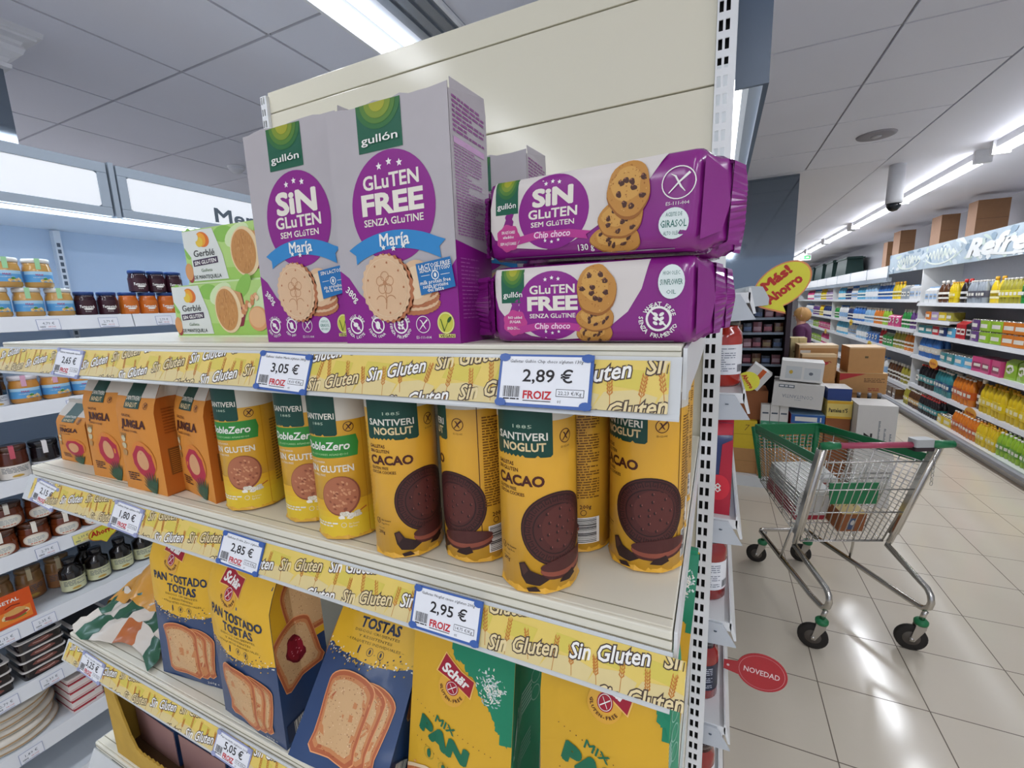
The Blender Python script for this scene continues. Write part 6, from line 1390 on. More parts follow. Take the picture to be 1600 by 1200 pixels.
row('far', 'top', 14.25, 1.66, [('bottle', 'lilac', 8), ('bottle', 'yellow', 6), ('bottle', 'white', 8), ('jug', 'pink', 5)])
row('far', 'second', 14.25, 1.205, [('jug', 'navy', 6), ('bottle', 'yellow', 5), ('bottle', 'purple', 8), ('jug', 'white', 6)])
row('far', 'third', 14.25, .855, [('wrapped pack', 'pink', 9), ('wrapped pack', 'lime', 5), ('wrapped pack', 'white', 6)])
row('far', 'fourth', 14.25, .45, [('jug', 'pink', 6), ('wrapped pack', 'lime', 8)])
for k_ in list(_P):
    if not _P[k_][2]: bpy.data.objects.remove(_P[k_][0])
# yellow oval savings signs on the rails
for y, z, lb in ((7.76, .805, 'orange oval savings sign on the near drinks rail, above blue bottles'), (6.66, .375, 'orange oval savings sign on the near drinks rail, above yellow bottles'), (10.6, .815, 'yellow savings sign on the middle drinks rail, nearest of three there'), (12.05, 1.165, 'yellow savings sign on the middle drinks rail, highest of three there'), (14.5, .815, 'yellow savings sign on the drinks rail, farthest of three there')):
    m = MB(); fc = ink('e8a52c' if 'orange' in lb else 'e6c93c', .4); m.prism(arcpts(0, 0, .13, .065, 0, 360, 28)[:-1], -.0015, 0, fc, 'x'); a = Art(); a.text('Más Ahorro', 0, 0, .035, RB_, 1, w=.17, bold=.03, res=1); a.emit(m, lambda u, v, q: (-.0016-q, -u, v), eps=.0006)
    tag(m.build('promo_sign', None, (RX-.02, y, z)), lb, 'promo sign', 'oval savings signs')
# brown cardboard boxes and dark crates kept on top of the shelving
for i, (y0, y1, w, h, lb) in enumerate(((7.31, 7.53, .285, .42, 'largest and nearest of the brown boxes on top of the drinks shelving'), (8.25, 8.56, .19, .41, 'brown cardboard box on top of the drinks shelving, second from the camera'), (9.78, 9.92+.18, .20, .41, 'brown cardboard box on top of the drinks shelving, third from the camera'), (10.38, 10.6, .10, .44, 'narrow brown cardboard box on top of the drinks shelving, farthest brown one'))):
    m = MB(); m.box(0, w, 0, y1-y0, 0, h, cardboard_sh); m.box(-.0012, 0, 0.0, y1-y0, h*.0, h, mat('kraft_side_lit', 'b5927a', .8, var=.06)); m.box(w*.02, w*.98, -.001, 0, h*.49, h*.5, ink('6a4a34')); m.box(w*.46, w*.54, -.0012, y1-y0, h, h+.001, ink('a8845c'))  # lighter aisle side, darker body: light and shade put into the colours
    tag(m.build('cardboard_box', None, (RX+.04, y0, 2.3855 if i < 2 else (2.3855 if i == 2 else 2.2405)), (0, 0, 0)), lb, 'box', 'brown boxes on top of the drinks shelving')
crate = mat('dark_green_crate', '1f3a36', .5, var=.1)
for i, (y, w, h, lb) in enumerate(((13.2, 1.0, .42, 'dark green crate on top of the shelving, nearest of the green ones'), (14.65, .85, .45, 'dark green crate on top of the shelving, second green one'), (15.95, 1.1, .45, 'dark green crate on top of the shelving, third green one'), (17.35, 1.2, .45, 'dark green crate on top of the shelving, farthest green one'))):
    m = MB(); V = [(0, 0, 0), (.36, 0, 0), (.36, w, 0), (0, w, 0), (.03, .05, h), (.33, .05, h), (.33, w-.05, h), (.03, w-.05, h)]; m.add(V, [(0, 1, 2, 3)[::-1], (4, 5, 6, 7), (0, 1, 5, 4), (1, 2, 6, 5), (2, 3, 7, 6), (3, 0, 4, 7)], crate); m.box(.0, .36, -.02, w+.02, h*.88, h*.95, crate)
    tag(m.build('storage_crate', None, (RX+.03, y, 2.2405)), lb, 'crate', 'dark green crates')
# emergency exit sign far down the aisle
t = thing('exit_sign', 'small green and white emergency exit light far down the aisle', 'exit sign', (2.0, 14.0, 2.76))
m = MB(); m.box(-.14, .14, 0, .05, -.07, .07, lamp_body); m.build('housing', t)
m = MB(); m.box(-.12, .12, -.003, 0, -.045, .045, mat('exit_green', '3fa858', .4, emit=.9)); a = Art(); a.poly([(.03, -.012), (.07, -.012), (.07, -.026), (.10, .0), (.07, .026), (.07, .012), (.03, .012)], WHITE, 1); a.ell(-.04, .024, .010, .010, WHITE, 1, 12); a.line([(-.04, .012), (-.045, -.008), (-.065, -.03)], .010, WHITE, 1); a.line([(-.045, -.008), (-.025, -.018), (-.03, -.034)], .009, WHITE, 1); a.line([(-.06, .004), (-.04, .010), (-.02, -.002)], .007, WHITE, 1); a.emit(m, lambda u, v, q: (u, -.003-q, v), eps=.0005); m.build('lit_face', t)
m = MB(); m.tube([(0, .025, .07), (0, .025, .13)], .012, lamp_body, 8); m.build('hanger', t)

# ================================================================== BOXES STACKED IN THE AISLE
def bx(name, label, x0, x1, y0, d, z0, z1, m0, art=None, rz=0., top=None, rx=0., ry=0., group='goods stacked in the aisle', cat='box', sart=None):
    m = MB(); w, h = x1-x0, z1-z0; m.box(-w/2, w/2, 0, d, 0, h, m0)
    if top: m.box(-w/2-.001, w/2+.001, -.001, d+.001, h, h+.002, top)
    if art: art(w, h).emit(m, lambda u, v, q: (u-w/2, -q, v), eps=.0003)
    if sart: sart(d, h).emit(m, lambda u, v, q: (-w/2-q, d-u, v), eps=.0003)
    return tag(m.build(name, None, ((x0+x1)/2, y0, z0), (rx, ry, rz)), label, cat, group)
kraft = cardboard; whitebox = mat('white_carton', 'e4e2de', .5, var=.03); offw = mat('offwhite_carton', 'd4d1cc', .55, var=.03); yelb = mat('yellow_carton', 'd9bb2c', .5, var=.05); palew = mat('pale_wood_carton', 'd8c690', .6, var=.06); navyb = mat('navy_carton', '27407f', .4, var=.04); rbrown = mat('russet_carton', '9a5c34', .6, var=.06)
def A(f):
    def g_(w, h):
        a = Art(); f(a, w, h); return a
    return g_
bx('low_platform', 'white low platform under the cardboard boxes left of the shopping cart', .12, .58, 4.52, .55, .0, .10, white_metal, cat='platform')
bx('cardboard_box', 'plain brown box under the yellow box, left of the shopping cart', .19, .40, 4.60, .35, .102, .345, kraft, A(lambda a, w, h: a.rect(0, h*.48, w, h*.51, ink('a57a48'), 1)))
bx('yellow_box', 'yellow box on a brown box, left of the shopping cart', .17, .38, 4.60, .33, .346, .62, yelb, A(lambda a, w, h: (a.rect(0, h*.50, w, h*.515, ink('b0921c'), 1), a.text('7', w*.62, h*.76, h*.22, ink('8a6a1c'), 1, shear=.2, res=1))))
bx('cardboard_box', 'brown box hidden low behind the shopping cart under the milk cartons', .40, .62, 4.56, .40, .102, .55, kraft)
for i in range(3):
    bx('milk_carton', 'white and green milk carton left behind the cart, %s from left' % CW[i], .405+.073*i, .474+.073*i, 4.575, .07, .551, .79, whitebox, A(lambda a, w, h: (a.rect(0, 0, w, h*.36, ink('4a9a78'), 1), a.micro(w*.15, h*.62, w*.85, h*.72, 1, slate, 1, 3, .6), a.ell(w*.5, h*.2, w*.3, h*.09, ink('8cc4aa'), 2, 14))), cat='milk carton', group='milk cartons in the aisle')
bx('cardboard_box', 'brown box behind the milk cartons, under the tilted white box', .20, .46, 4.66, .30, .621, .90, rbrown)
bx('white_box', 'white box with orange stripe, tipped on its edge atop the stack', .200, .380, 4.60, .18, .960, 1.150, whitebox, A(lambda a, w, h: a.line([(w*.62, 0), (w*.60, h)], w*.22, ink('d9622c'), 1)), ry=R_(36), rz=R_(-6), sart=A(lambda a, w, h: a.rect(w*.3, 0, w*.55, h, ink('d9622c'), 1)))
bx('cardboard_box', 'brown box low behind the cart, under the blue and red box', .62, .895, 4.58, .26, 0, .578, kraft)
bx('blue_red_box', 'blue and red box with white lettering behind the shopping cart rim', .64, .893, 4.55, .28, .579, .72, mat('red_carton', 'b82a3a', .4), A(lambda a, w, h: (a.rect(0, h*.42, w, h, ink('2f62a8'), 1), a.micro(w*.12, h*.5, w*.9, h*.88, 1, WHITE, 2, 8, .75))), top=ink('9cc0e4'))
bx('white_box', 'large white box lying tilted across the pile, printed upside down', .475, .850, 4.50, .34, .792, 1.005, offw, A(lambda a, w, h: (a.rect(w*.10, h*.80, w*.42, h*.93, slate, 1), a.micro(w*.12, h*.82, w*.40, h*.91, 1, ink('e0e0e0'), 2, 9, .7), a.text('CONSTANTIA', w*.5, h*.45, h*.15, ink('8a8f98'), 1, w=w*.62, rot=180, res=1), a.micro(w*.45, h*.3, w*.6, h*.34, 1, ink('9aa0a8'), 1, 2))), ry=R_(3), rz=R_(-6))
bx('white_box', 'white box with two printed panels lying on the tilted white box', .53, .845, 4.54, .25, 1.02, 1.195, whitebox, A(lambda a, w, h: (a.rect(w*.12, h*.12, w*.5, h*.75, ink('cfd2d2'), 1), a.ell(w*.25, h*.45, w*.045, h*.1, ink('c9a83c'), 2, 12), a.rect(w*.56, h*.12, w*.94, h*.7, ink('d2d5d5'), 1), a.ell(w*.72, h*.42, w*.05, h*.08, ink('6a7078'), 2, 12))), ry=R_(3), rz=R_(-7))
bx('russet_box', 'russet brown box low behind the cart, under the yellow printed box', .90, 1.075, 4.55, .17, .0, .705, rbrown)
bx('yellow_printed_box', 'yellow box with dark lettering beside the white lettered box', .90, 1.078, 4.54, .28, .706, .86, mat('yellow_print_carton', 'e0c870', .5), A(lambda a, w, h: (a.rect(0, 0, w, h*.12, ink('d9a82c'), 1), a.rect(0, h*.85, w, h, ink('d9a82c'), 1), a.text('Pantelea nº5', w*.45, h*.48, h*.24, BLACK, 2, w=w*.74, bold=.03, res=1))))
bx('navy_box', 'navy blue box with white top on the yellow printed box', .900, 1.07, 4.56, .26, .861, .965, navyb, top=whitebox)
bx('white_lettered_box', 'tall white box lettered OZ on its side, right end of the aisle stack', 1.085, 1.345, 4.40, .30, .45, .865, offw, A(lambda a, w, h: (a.text('OZ', w*.30, h*.30, h*.13, BLACK, 1, rot=90, bold=.05, res=1), a.rect(w*.25, h*.12, w*.35, h*.18, BLACK, 1), a.micro(w*.55, h*.1, w*.60, h*.7, 22, slate, 1, 3), a.micro(w*.70, h*.1, w*.75, h*.55, 16, slate, 1, 5), a.micro(w*.85, h*.1, w*.90, h*.45, 12, slate, 1, 6))))
bx('white_box', 'white box on the floor under the tall lettered white box', 1.08, 1.35, 4.39, .32, 0, .449, offw)
for i in range(4):
    m = MB(); gl = glossy('dark_wine_glass', '17140f'); m.lathe([(0, .0), (.032, .0), (.036, .006), (.036, .19), (.03, .22), (.014, .25), (.013, .30), (0, .301)], gl, 14); m.lathe([(.015, .27), (.0155, .305), (0, .306)], ink('8a8a92', .3), 10); m.lathe([(.0365, .07), (.0365, .14)], ink('d9d2c0'), 14, caps=False)
    tag(m.build('wine_bottle', None, (1.105+.0735*i, 4.80+.01*(i % 2), .5905)), 'dark wine bottle behind the tall lettered white box, %s from left' % CW[i], 'bottle', 'wine bottles in the aisle')
bx('cardboard_box', 'brown box holding up the wine bottles behind white boxes', 1.06, 1.36, 4.73, .16, 0, .59, kraft)
bx('cardboard_box', 'brown box on the floor at the back right of the aisle stack', 1.05, 1.36, 4.93, .36, 0, .867, kraft)
bx('cardboard_box', 'brown box with a red wedge mark, right side of the aisle stack', 1.05, 1.40, 4.92, .34, .868, 1.052, kraft, A(lambda a, w, h: (a.poly([(0, h*.98), (w*.55, h*.98), (0, h*.62)], ink('b02a2c'), 1), a.micro(w*.52, h*.55, w*.95, h*.78, 3, ink('7a5634'), 1, 4), a.micro(w*.62, h*.12, w*.85, h*.3, 2, ink('a04a34'), 1, 4))), top=ink('c9a878'))
bx('cardboard_box', 'brown box on top of the red-wedge box, right side of the stack', 1.11, 1.37, 4.94, .3, 1.055, 1.285, kraft, A(lambda a, w, h: (a.rect(w*.45, h*.58, w*.55, h*.66, ink('5a4a2c'), 1), a.rect(0, h*.95, w, h, ink('d0ab7c'), 1))), top=ink('d8b98c'))
bx('cardboard_box', 'brown box low at the back middle of the aisle stack', .72, 1.03, 5.0, .28, 0, .985, kraft)
bx('cardboard_box', 'brown box with a red pepper print, middle of the aisle stack', .735, 1.0, 4.86, .12, .985, 1.225, kraft, A(lambda a, w, h: (a.blob(w*.52, h*.62, w*.25, h*.10, ink('b5242c'), 1, .15, 20, 3, 15), a.line([(w*.7, h*.70), (w*.82, h*.74), (w*.86, h*.70)], h*.03, ink('8a1c22'), 1), a.micro(w*.35, h*.36, w*.65, h*.42, 1, ink('7a5634'), 1, 3), a.rect(0, h*.9, w, h, ink('d6b68a'), 1))), top=ink('d8b98c'))
bx('cardboard_box', 'brown box supporting the red pepper box from below', .715, 1.0, 4.845, .14, 0, .984, kraft)
bx('cardboard_box', 'long brown box with a pale label at the back of the stack', .73, 1.04, 5.02, .26, .986, 1.295, kraft, A(lambda a, w, h: (a.rect(w*.03, h*.70, w*.30, h*.85, ink('d9d0c4'), 1), a.rect(0, h*.92, w, h, ink('d6b68a'), 1))), top=ink('d8b98c'))
bx('cardboard_box', 'brown box beside the chiller frame holding pale cartons', .675, .712, 5.02, .27, 0, 1.12, kraft)
for i in range(2): bx('pale_carton', 'pale yellow carton stacked beside the chiller frame, %s one' % ('left', 'right')[i], .692+.072*i, .760+.072*i, 5.30, .18, 1.129, 1.345, palew, A(lambda a, w, h: (a.rect(0, 0, w, h*.08, yelb, 1), a.ell(w*.5, h*.35, w*.12, w*.12, ink('6a6a3c'), 1, 10), a.rect(w*.48, h*.1, w*.5, h, ink('b8a468'), 1))), group='pale cartons')
bx('cardboard_box', 'brown box standing behind the stack under the pale cartons', .668, 1.0, 5.295, .3, 0, 1.128, kraft)
# savings bubble on the sauce shelf rail farther back
m = MB(); m.prism([(x+.028, y) for x, y in arcpts(0, 0, .034, .032, 0, 360, 26)[:-1]], 0, .0012, YB_, 'y'); a = Art(); a.text('Ahorro', .028, 0, .014, RB_, 1, w=.05, rot=-60, bold=.04, res=1); a.emit(m, lambda u, v, q: (u, -q, v), eps=.0003)
tag(m.build('promo_sign', None, (.072, 1.62, 1.487)), 'round yellow savings sign on the sauce rail, left of the tipped white box', 'promo sign')

# ================================================================== SHOPPING CART
C0 = thing('shopping_cart', 'chrome wire shopping cart with green plastic rim and white boxes inside', 'shopping cart', (.75, 2.507, 0), R_(21.5))
gp = mat('cart_green_plastic', '1c7a4a', .4, var=.05, coat=.2); rub = mat('black_rubber', '26221f', .7, var=.1); wire = mat('chrome_wire', 'd6d4cf', .25, metal=.9); redh = mat('handle_rose', 'b8506a', .35, var=.1); fork_m = mat('fork_steel', 'b4aea4', .35, metal=.7)
for sx in (-1, 1):
    m = MB(); X = sx*.235
    path = [(sx*.262, .05, 1.045), (sx*.245, .235, .46), (sx*.242, .25, .42), (X, -.005, .255), (X*.98, .02, .215), (sx*.15, .78, .215)]
    arc_ = [(X, .012+.062*math.cos(math.radians(q_)), .292+.062*math.sin(math.radians(q_))) for q_ in (122, 150, 180, 210, 240, 262)]
    m.tube(fillet(path[:3], .05, 6)+arc_+[(X*.97, .10, .224), (sx*.15, .78, .212)], .0145, chrome, 10); m.build('side_frame', C0)
    m = MB(); m.box(sx*.262-.018, sx*.262+.018, .045, .075, .50, 1.03, chrome); 
    m.v = [(x-sx*.017*(1.03-z)/.53, y+.165*(1.03-z)/.53, z) for x, y, z in m.v]; m.build('rear_post', C0)
m = MB(); m.tube(fillet([(-.15, .77, .215), (-.14, .80, .215), (.14, .80, .215), (.15, .77, .215)], .02), .0135, chrome, 10); m.build('front_crossbar', C0)
m = MB()
for sx in (-1, 1): m.tube(fillet([(sx*.2, .45, .224), (sx*.19, .42, .33), (sx*.17, .40, .45)], .05), .007, chrome, 8)
m.build('basket_strut', C0)
def caster(x, y, ang, front):
    e = bpy.data.objects.new('caster', None); COL.objects.link(e); e.parent = C0; e.location = (x, y, 0); e.rotation_euler = (0, 0, ang); e.empty_display_size = .03
    r = .066 if not front else .060
    w = MB(); w.T = Matrix.Translation((0, -.032, r)) @ Matrix.Rotation(PI/2, 4, 'Y'); w.lathe([(r*.55, -.011), (r*.92, -.014), (r, -.009), (r, .009), (r*.92, .014), (r*.55, .011)], rub, 26, caps=False); w.lathe([(0, -.008), (r*.56, -.011), (r*.56, .011), (0, .008)], mat('wheel_hub_grey', '5c554e', .6), 20); w.build('wheel', e)
    f = MB()
    for s in (-1, 1): f.prism([(-.040, r-.012), (-.022, r-.012), (.018, r*2-.002), (.018, r*2+.014), (-.022, r*2+.014)], s*.0185-.0015, s*.0185+.0015, fork_m, 'x')
    f.box(-.020, .020, -.024, .020, r*2+.012, r*2+.016, fork_m); f.T = Matrix.Translation((0, -.032, r)) @ Matrix.Rotation(PI/2, 4, 'Y'); f.lathe([(0, -.024), (.008, -.024), (.008, .024), (0, .024)], chrome, 12); f.build('fork', e)
    s_ = MB(); s_.lathe([(.0, r*2+.014), (.026, r*2+.014), (.029, r*2+.022), (.029, r*2+.034), (.022, r*2+.042), (0, r*2+.042)], gp, 20); s_.build('swivel_cap', e)
    k = MB(); k.tube([(0, 0, r*2+.04), (0, .006, r*2+.07), (0, .012, .222)], .0115, chrome, 10); k.build('stem', e)
caster(-.235, -.012, R_(-118), False); caster(.235, -.012, R_(-112), False); caster(-.145, .76, R_(-112), True); caster(.145, .76, R_(-120), True)
# basket geometry: rear is wide and deep, front narrower
def corner(u, v, s):         # u 0 rear..1 front ; v 0 bottom..1 top ; s side
    yb, zb, xb = .255+.555*u, .445+.115*u, .215-.055*u
    yt, zt_, xt = .085+.765*u, .965-.045*u, .262-.062*u
    return Vector((s*(xb+(xt-xb)*v), yb+(yt-yb)*v, zb+(zt_-zb)*v))
for s in (-1, 1):
    m = MB()
    for i in range(21): v = i/21; m.tube([corner(0, v, s), corner(1, v, s)], .0022 if i % 5 else .0032, wire, 5)
    for u in (0, .2, .4, .6, .8): m.tube([corner(u, 0, s), corner(u, .93, s)], .0028, wire, 5)
    m.build('side_wires', C0)
m = MB()
for i in range(17):
    t_ = i/16; a = corner(1, 0, -1).lerp(corner(1, 0, 1), t_); b = corner(1, .9, -1).lerp(corner(1, .9, 1), t_); m.tube([a, b], .0024, wire, 5)
m.build('front_wires', C0)
m = MB()
for i in range(17): t_ = i/16; m.tube([corner(0, 0, -1).lerp(corner(0, 0, 1), t_), corner(1, 0, -1).lerp(corner(1, 0, 1), t_)], .0024, wire, 5)
for u in (0, .25, .5, .75, 1): m.tube([corner(u, 0, -1), corner(u, 0, 1)], .0035, wire, 6)
m.build('bottom_wires', C0)
m = MB()
for i in range(15):
    t_ = i/14; a = corner(0, 0, -1).lerp(corner(0, 0, 1), t_); b = corner(0, 1, -1).lerp(corner(0, 1, 1), t_); m.tube([a+Vector((0, -.006, 0)), b+Vector((0, -.006, 0))], .0026, wire, 6)
for v in (.0, .38, .66, .98): m.tube([corner(0, v, -1)+Vector((0, -.010, 0)), corner(0, v, 1)+Vector((0, -.010, 0))], .0036, wire, 6)
m.build('rear_gate_wires', C0)
# green rim, front corner pieces and front grille plate
m = MB()
def rim(pa, pb, drop, th=.010):
    d = Vector((0, 0, -drop)); n = (pb-pa).cross(Vector((0, 0, 1))).normalized()*th
    V = [pa, pb, pb+d, pa+d]; W_ = [p+n for p in V]; m.add([*V, *W_], [(0, 1, 2, 3), (7, 6, 5, 4), (0, 4, 5, 1), (1, 5, 6, 2), (2, 6, 7, 3), (3, 7, 4, 0)], gp)
up = Vector((0, 0, .02))
for s in (-1, 1): rim(corner(0, 1, s)+up, corner(1, 1, s)+up, .055)
rim(corner(1, 1, -1)+up, corner(1, 1, 1)+up, .075); m.build('green_rim', C0, bevel=.004)
m = MB()
for s in (-1, 1): m = MB(); m.tube([corner(1, 0.05, s), corner(1, .6, s), corner(1, 1, s)], [.010, .016, .020], gp, 8); m.build('green_corner', C0)
m = MB(); a, b = corner(1, .62, -1)+Vector((.02, .004, 0)), corner(1, .62, 1)+Vector((-.02, .004, 0)); c, d = corner(1, .98, -1)+Vector((0, .004, 0)), corner(1, .98, 1)+Vector((0, .004, 0))
for i in range(7): t_ = i/6; m.tube([a.lerp(c, t_), b.lerp(d, t_)], .006, gp, 6)
for i in range(9): t_ = i/8; m.tube([a.lerp(b, t_), c.lerp(d, t_)], .006, gp, 6)
m.build('green_grille', C0)
# child seat flap and folded seat wires
m = MB(); m.prism([(-.115, .685), (.115, .685), (.125, .80), (-.125, .80)], .19, .197, gp, 'y'); m.build('seat_flap', C0, bevel=.003)
m = MB()
for z, y in ((.84, .22), (.805, .24), (.70, .27)): m.tube([(-.20, y, z), (.20, y, z)], .004, wire, 6)
for i in range(9): x = -.18+.045*i; m.tube([(x, .22, .85), (x, .27, .68), (x*.9, .30, .62)], .0024, wire, 5)
m.build('seat_wires', C0)
# handle with grips, coin lock and chain
m = MB(); m.tube([(-.21, .03, 1.055), (.13, .03, 1.055)], .0145, redh, 12); m.build('handle_bar', C0)
m = MB()
for x0, x1 in ((-.285, -.205), (.20, .305)): m.tube([(x0, .035, 1.053), ((x0+x1)/2, .03, 1.056), (x1, .03, 1.055)], [.017, .020, .017], gp, 12)
for s in (-1, 1): m.tube(fillet([(s*.262, .03, 1.055), (s*.262, .06, 1.04), (s*.258, .085, .99)], .02), .016, gp, 10)
m.build('end_grip', C0)
m = MB(); lockm = mat('coin_lock_grey', 'b9bcbc', .35); m.rbox(.12, .205, .005, .06, 1.045, 1.085, lockm, .01, 3); m.rbox(.118, .207, .003, .062, 1.03, 1.048, mat('lock_dark', '33262a', .4), .01, 3); m.build('coin_lock', C0)
m = MB()
for i in range(9):
    z = 1.02-.020*i; q = PI/2*(i % 2); P = [(.235+.006*math.cos(a_)*math.cos(q), .035+.006*math.cos(a_)*math.sin(q), z+.011*math.sin(a_)) for a_ in [2*PI*j/10 for j in range(10)]]; m.tube(P, .0016, chrome, 5, True)
m.build('lock_chain', C0)
# goods inside the basket (things of their own)
rot = R_(21.5)
def incart(lx, ly, lz): c, s = math.cos(rot), math.sin(rot); return (.75+lx*c-ly*s, 2.507+lx*s+ly*c, lz)
def cart_box(name, label, lx, ly, lz, w, d, h, m0, fn, extra=R_(11.7)):
    m = MB(); m.box(-w/2, w/2, -d/2, d/2, 0, h, m0); fn(m, w, d, h); return tag(m.build(name, None, incart(lx, ly, lz), (extra, 0, rot)), label, 'box', 'boxes inside the shopping cart')
def f1(m, w, d, h):
    a = Art(); a.rect(0, 0, w, h*.16, ink('a82a3a'), 1); a.rect(w*.08, h*.35, w*.45, h*.62, ink('8a8d96'), 1); a.bars(w*.1, h*.38, w*.42, h*.58, ink('3c3f48'), 2); a.emit(m, lambda u, v, q: (u-w/2, -d/2-q, v), eps=.0003)
    b = Art(); b.rect(0, 0, d, h*.45, ink('b03444'), 1)
    for i in range(7): b.rect(0, h*(.52+.065*i), d, h*(.55+.065*i), ink('aaa9ad'), 1)
    b.emit(m, lambda u, v, q: (-w/2-q, d/2-u, v), eps=.0003)
cart_box('white_box', 'white box with red base and grey bands at the left inside the shopping cart', -.070, .575, .515, .175, .32, .19, whitebox, f1)
def f2(m, w, d, h):
    a = Art(); a.rect(w*.35, h*.1, w*.62, h*.75, ink('4a5a7c'), 1); a.blob(w*.5, h*.5, w*.08, h*.16, ink('d9d4cc'), 2, .2, 12, 3); a.emit(m, lambda u, v, q: (u-w/2, -d/2-q, v), eps=.0003); m.box(-w/2, w/2, -d/2, d/2, h, h+.001, mat('tan_top', 'c9b070', .6))
cart_box('brown_box', 'small brown box with a picture inside the shopping cart, right of white box', .090, .375, .476, .13, .12, .115, rbrown, f2)
def f3(m, w, d, h):
    a = Art(); a.rect(0, h*.4, w, h*.6, ink('5c5aa0'), 1); a.micro(w*.1, h*.65, w*.9, h*.9, 2, ink('9a4a4a'), 1, 3); a.emit(m, lambda u, v, q: (u-w/2, -d/2-q, v), eps=.0003)
cart_box('lilac_box', 'white box with a violet band at the front inside the shopping cart', .085, .66, .535, .12, .20, .17, whitebox, f3)

# ================================================================== SHOPPER FAR DOWN THE AISLE
def skin_mesh(name, verts, edges, radii, m, parent, root=0, sub=2):
    me = bpy.data.meshes.new(name); me.from_pydata(verts, edges, []); o = bpy.data.objects.new(name, me); COL.objects.link(o)
    o.modifiers.new('skin', 'SKIN').use_smooth_shade = True; s = o.modifiers.new('sub', 'SUBSURF'); s.levels = s.render_levels = sub
    for i, r in enumerate(radii): me.skin_vertices[0].data[i].radius = r if hasattr(r, '__len__') else (r, r)
    me.skin_vertices[0].data[root].use_root = True
    dg = bpy.context.evaluated_depsgraph_get(); m2 = bpy.data.meshes.new_from_object(o.evaluated_get(dg)); bpy.data.objects.remove(o); bpy.data.meshes.remove(me)
    m2.materials.clear(); m2.materials.append(m); m2.polygons.foreach_set('material_index', [0]*len(m2.polygons)); m2.polygons.foreach_set('use_smooth', [True]*len(m2.polygons)); m2.name = name
    o = bpy.data.objects.new(name, m2); COL.objects.link(o); o.parent = parent; return o
P0 = thing('person', 'person with short blond hair in a purple jacket, standing far down the aisle', 'person', (1.17, 8.0, 0), R_(-108))
skin = mat('skin', 'd0a088', .5); hairm = mat('blond_hair', 'b98d55', .6, var=.2, scale=60, bump=.3); jack = mat('purple_jacket', '54244f', .7, var=.1); trou = mat('dark_trousers', '23222b', .8); shoe = mat('dark_shoe', '1c1a1a', .5)
# standing, head turned to the shelf side, forearms forward on a trolley handle ; local -Y is the front
V = [(0, 0, .86), (0, .01, 1.0), (0, .02, 1.18), (0, .01, 1.30), (0, -.005, 1.365), (0, -.012, 1.43), (0, -.02, 1.49), (0, -.012, 1.535)]
E = [(0, 1), (1, 2), (2, 3), (3, 4), (4, 5), (5, 6), (6, 7)]
Rr = [(.15, .11), (.135, .10), (.15, .105), (.14, .09), (.052, .052), (.07, .082), (.072, .088), (.055, .07)]
for s in (-1, 1):
    o = len(V); V += [(s*.165, .01, 1.285), (s*.215, .03, 1.03), (s*.18, -.19, .98), (s*.17, -.25, .985)]; E += [(3, o), (o, o+1), (o+1, o+2), (o+2, o+3)]; Rr += [.058, .045, .034, .028]
    o = len(V); V += [(s*.085, 0, .80), (s*.09, -.01, .46), (s*.09, .015, .10), (s*.09, -.06, .045), (s*.09, -.13, .035)]; E += [(0, o), (o, o+1), (o+1, o+2), (o+2, o+3), (o+3, o+4)]; Rr += [.085, .058, .042, .042, .034]
skin_mesh('body', V, E, Rr, skin, P0)
for s in (-1, 1):
    for f in range(4): skin_mesh('finger', [(s*.17+(f-1.5)*.016, -.265, .985), (s*.17+(f-1.5)*.016, -.30, .975), (s*.17+(f-1.5)*.016, -.30, .945)], [(0, 1), (1, 2)], [.0085, .008, .0065], skin, P0, 0, 1)
    skin_mesh('thumb', [(s*.17-s*.03, -.255, .98), (s*.17-s*.05, -.285, .965), (s*.17-s*.045, -.305, .95)], [(0, 1), (1, 2)], [.010, .009, .007], skin, P0, 0, 1)
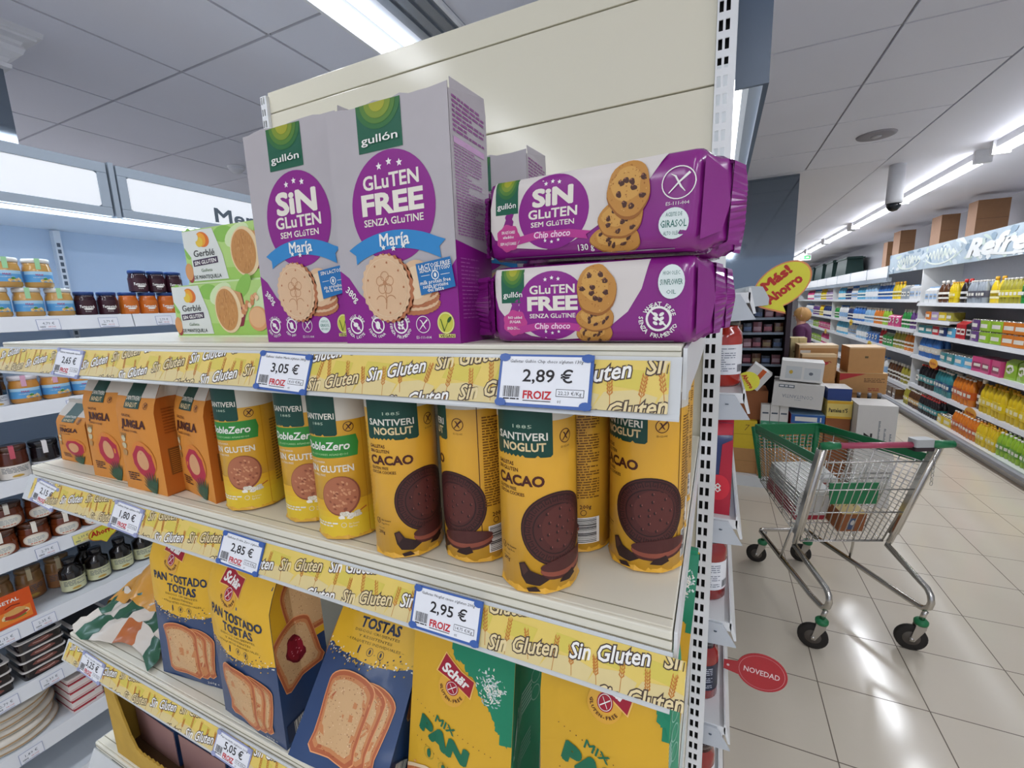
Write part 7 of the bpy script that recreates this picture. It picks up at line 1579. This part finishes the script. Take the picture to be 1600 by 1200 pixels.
Vj = [(0, 0, .80), (0, .01, 1.0), (0, .02, 1.18), (0, .01, 1.305), (0, .0, 1.36)]; Ej = [(0, 1), (1, 2), (2, 3), (3, 4)]; Rj = [(.19, .15), (.17, .13), (.175, .13), (.155, .105), (.075, .075)]
for s in (-1, 1):
    o = len(Vj); Vj += [(s*.17, .01, 1.288), (s*.225, .035, 1.03), (s*.185, -.17, .985)]; Ej += [(3, o), (o, o+1), (o+1, o+2)]; Rj += [.075, .06, .046]
skin_mesh('jacket', Vj, Ej, Rj, jack, P0)
for s in (-1, 1): skin_mesh('trouser_leg', [(s*.085, 0, .84), (s*.09, -.01, .46), (s*.09, .012, .09)], [(0, 1), (1, 2)], [.105, .078, .06], trou, P0); skin_mesh('shoe', [(s*.09, .05, .045), (s*.09, -.05, .045), (s*.09, -.14, .04)], [(0, 1), (1, 2)], [.045, .048, .04], shoe, P0)
hm = MB(); R = random.Random(5)
def hairf(a, b):
    th = 2*PI*a; ph = b*PI*.80; k = 1+.035*math.sin(9*th+4*b)+.03*math.sin(14*th); rx, ry, rz_ = .102*k, .118*k, .112*k
    front = max(0, -math.sin(th)); ph *= 1-.52*front*b
    return (rx*math.sin(ph)*math.cos(th), -.005+ry*math.sin(ph)*math.sin(th), 1.485+rz_*math.cos(ph))
hm.grid(hairf, 30, 12, hairm, flip=True); hm.build('hair', P0)
fm = MB()
for s in (-1, 1): fm.lathe([(0, -.006), (.008, -.004), (.010, 0), (.008, .004), (0, .006)], WHITE, 10, (s*.032, -.098, 1.492)); fm.lathe([(0, -.004), (.005, 0), (0, .004)], BLACK, 8, (s*.032, -.106, 1.492))
fm.build('eye', P0)
nm = MB(); nm.add([(-.012, -.100, 1.462), (.012, -.100, 1.462), (0, -.128, 1.466), (0, -.102, 1.50)], [(0, 1, 2), (0, 2, 3), (1, 3, 2)], skin, True); nm.build('nose', P0)
mm = MB(); mm.tube([(-.022, -.096, 1.437), (0, -.102, 1.434), (.022, -.096, 1.437)], [.002, .005, .002], ink('a85a58'), 6); mm.build('mouth', P0)
for s in (-1, 1): em = MB(); em.lathe([(0, -.028), (.014, -.015), (.017, .008), (.010, .026), (0, .03)], skin, 10, (s*.088, .0, 1.475)); em.build('ear', P0)
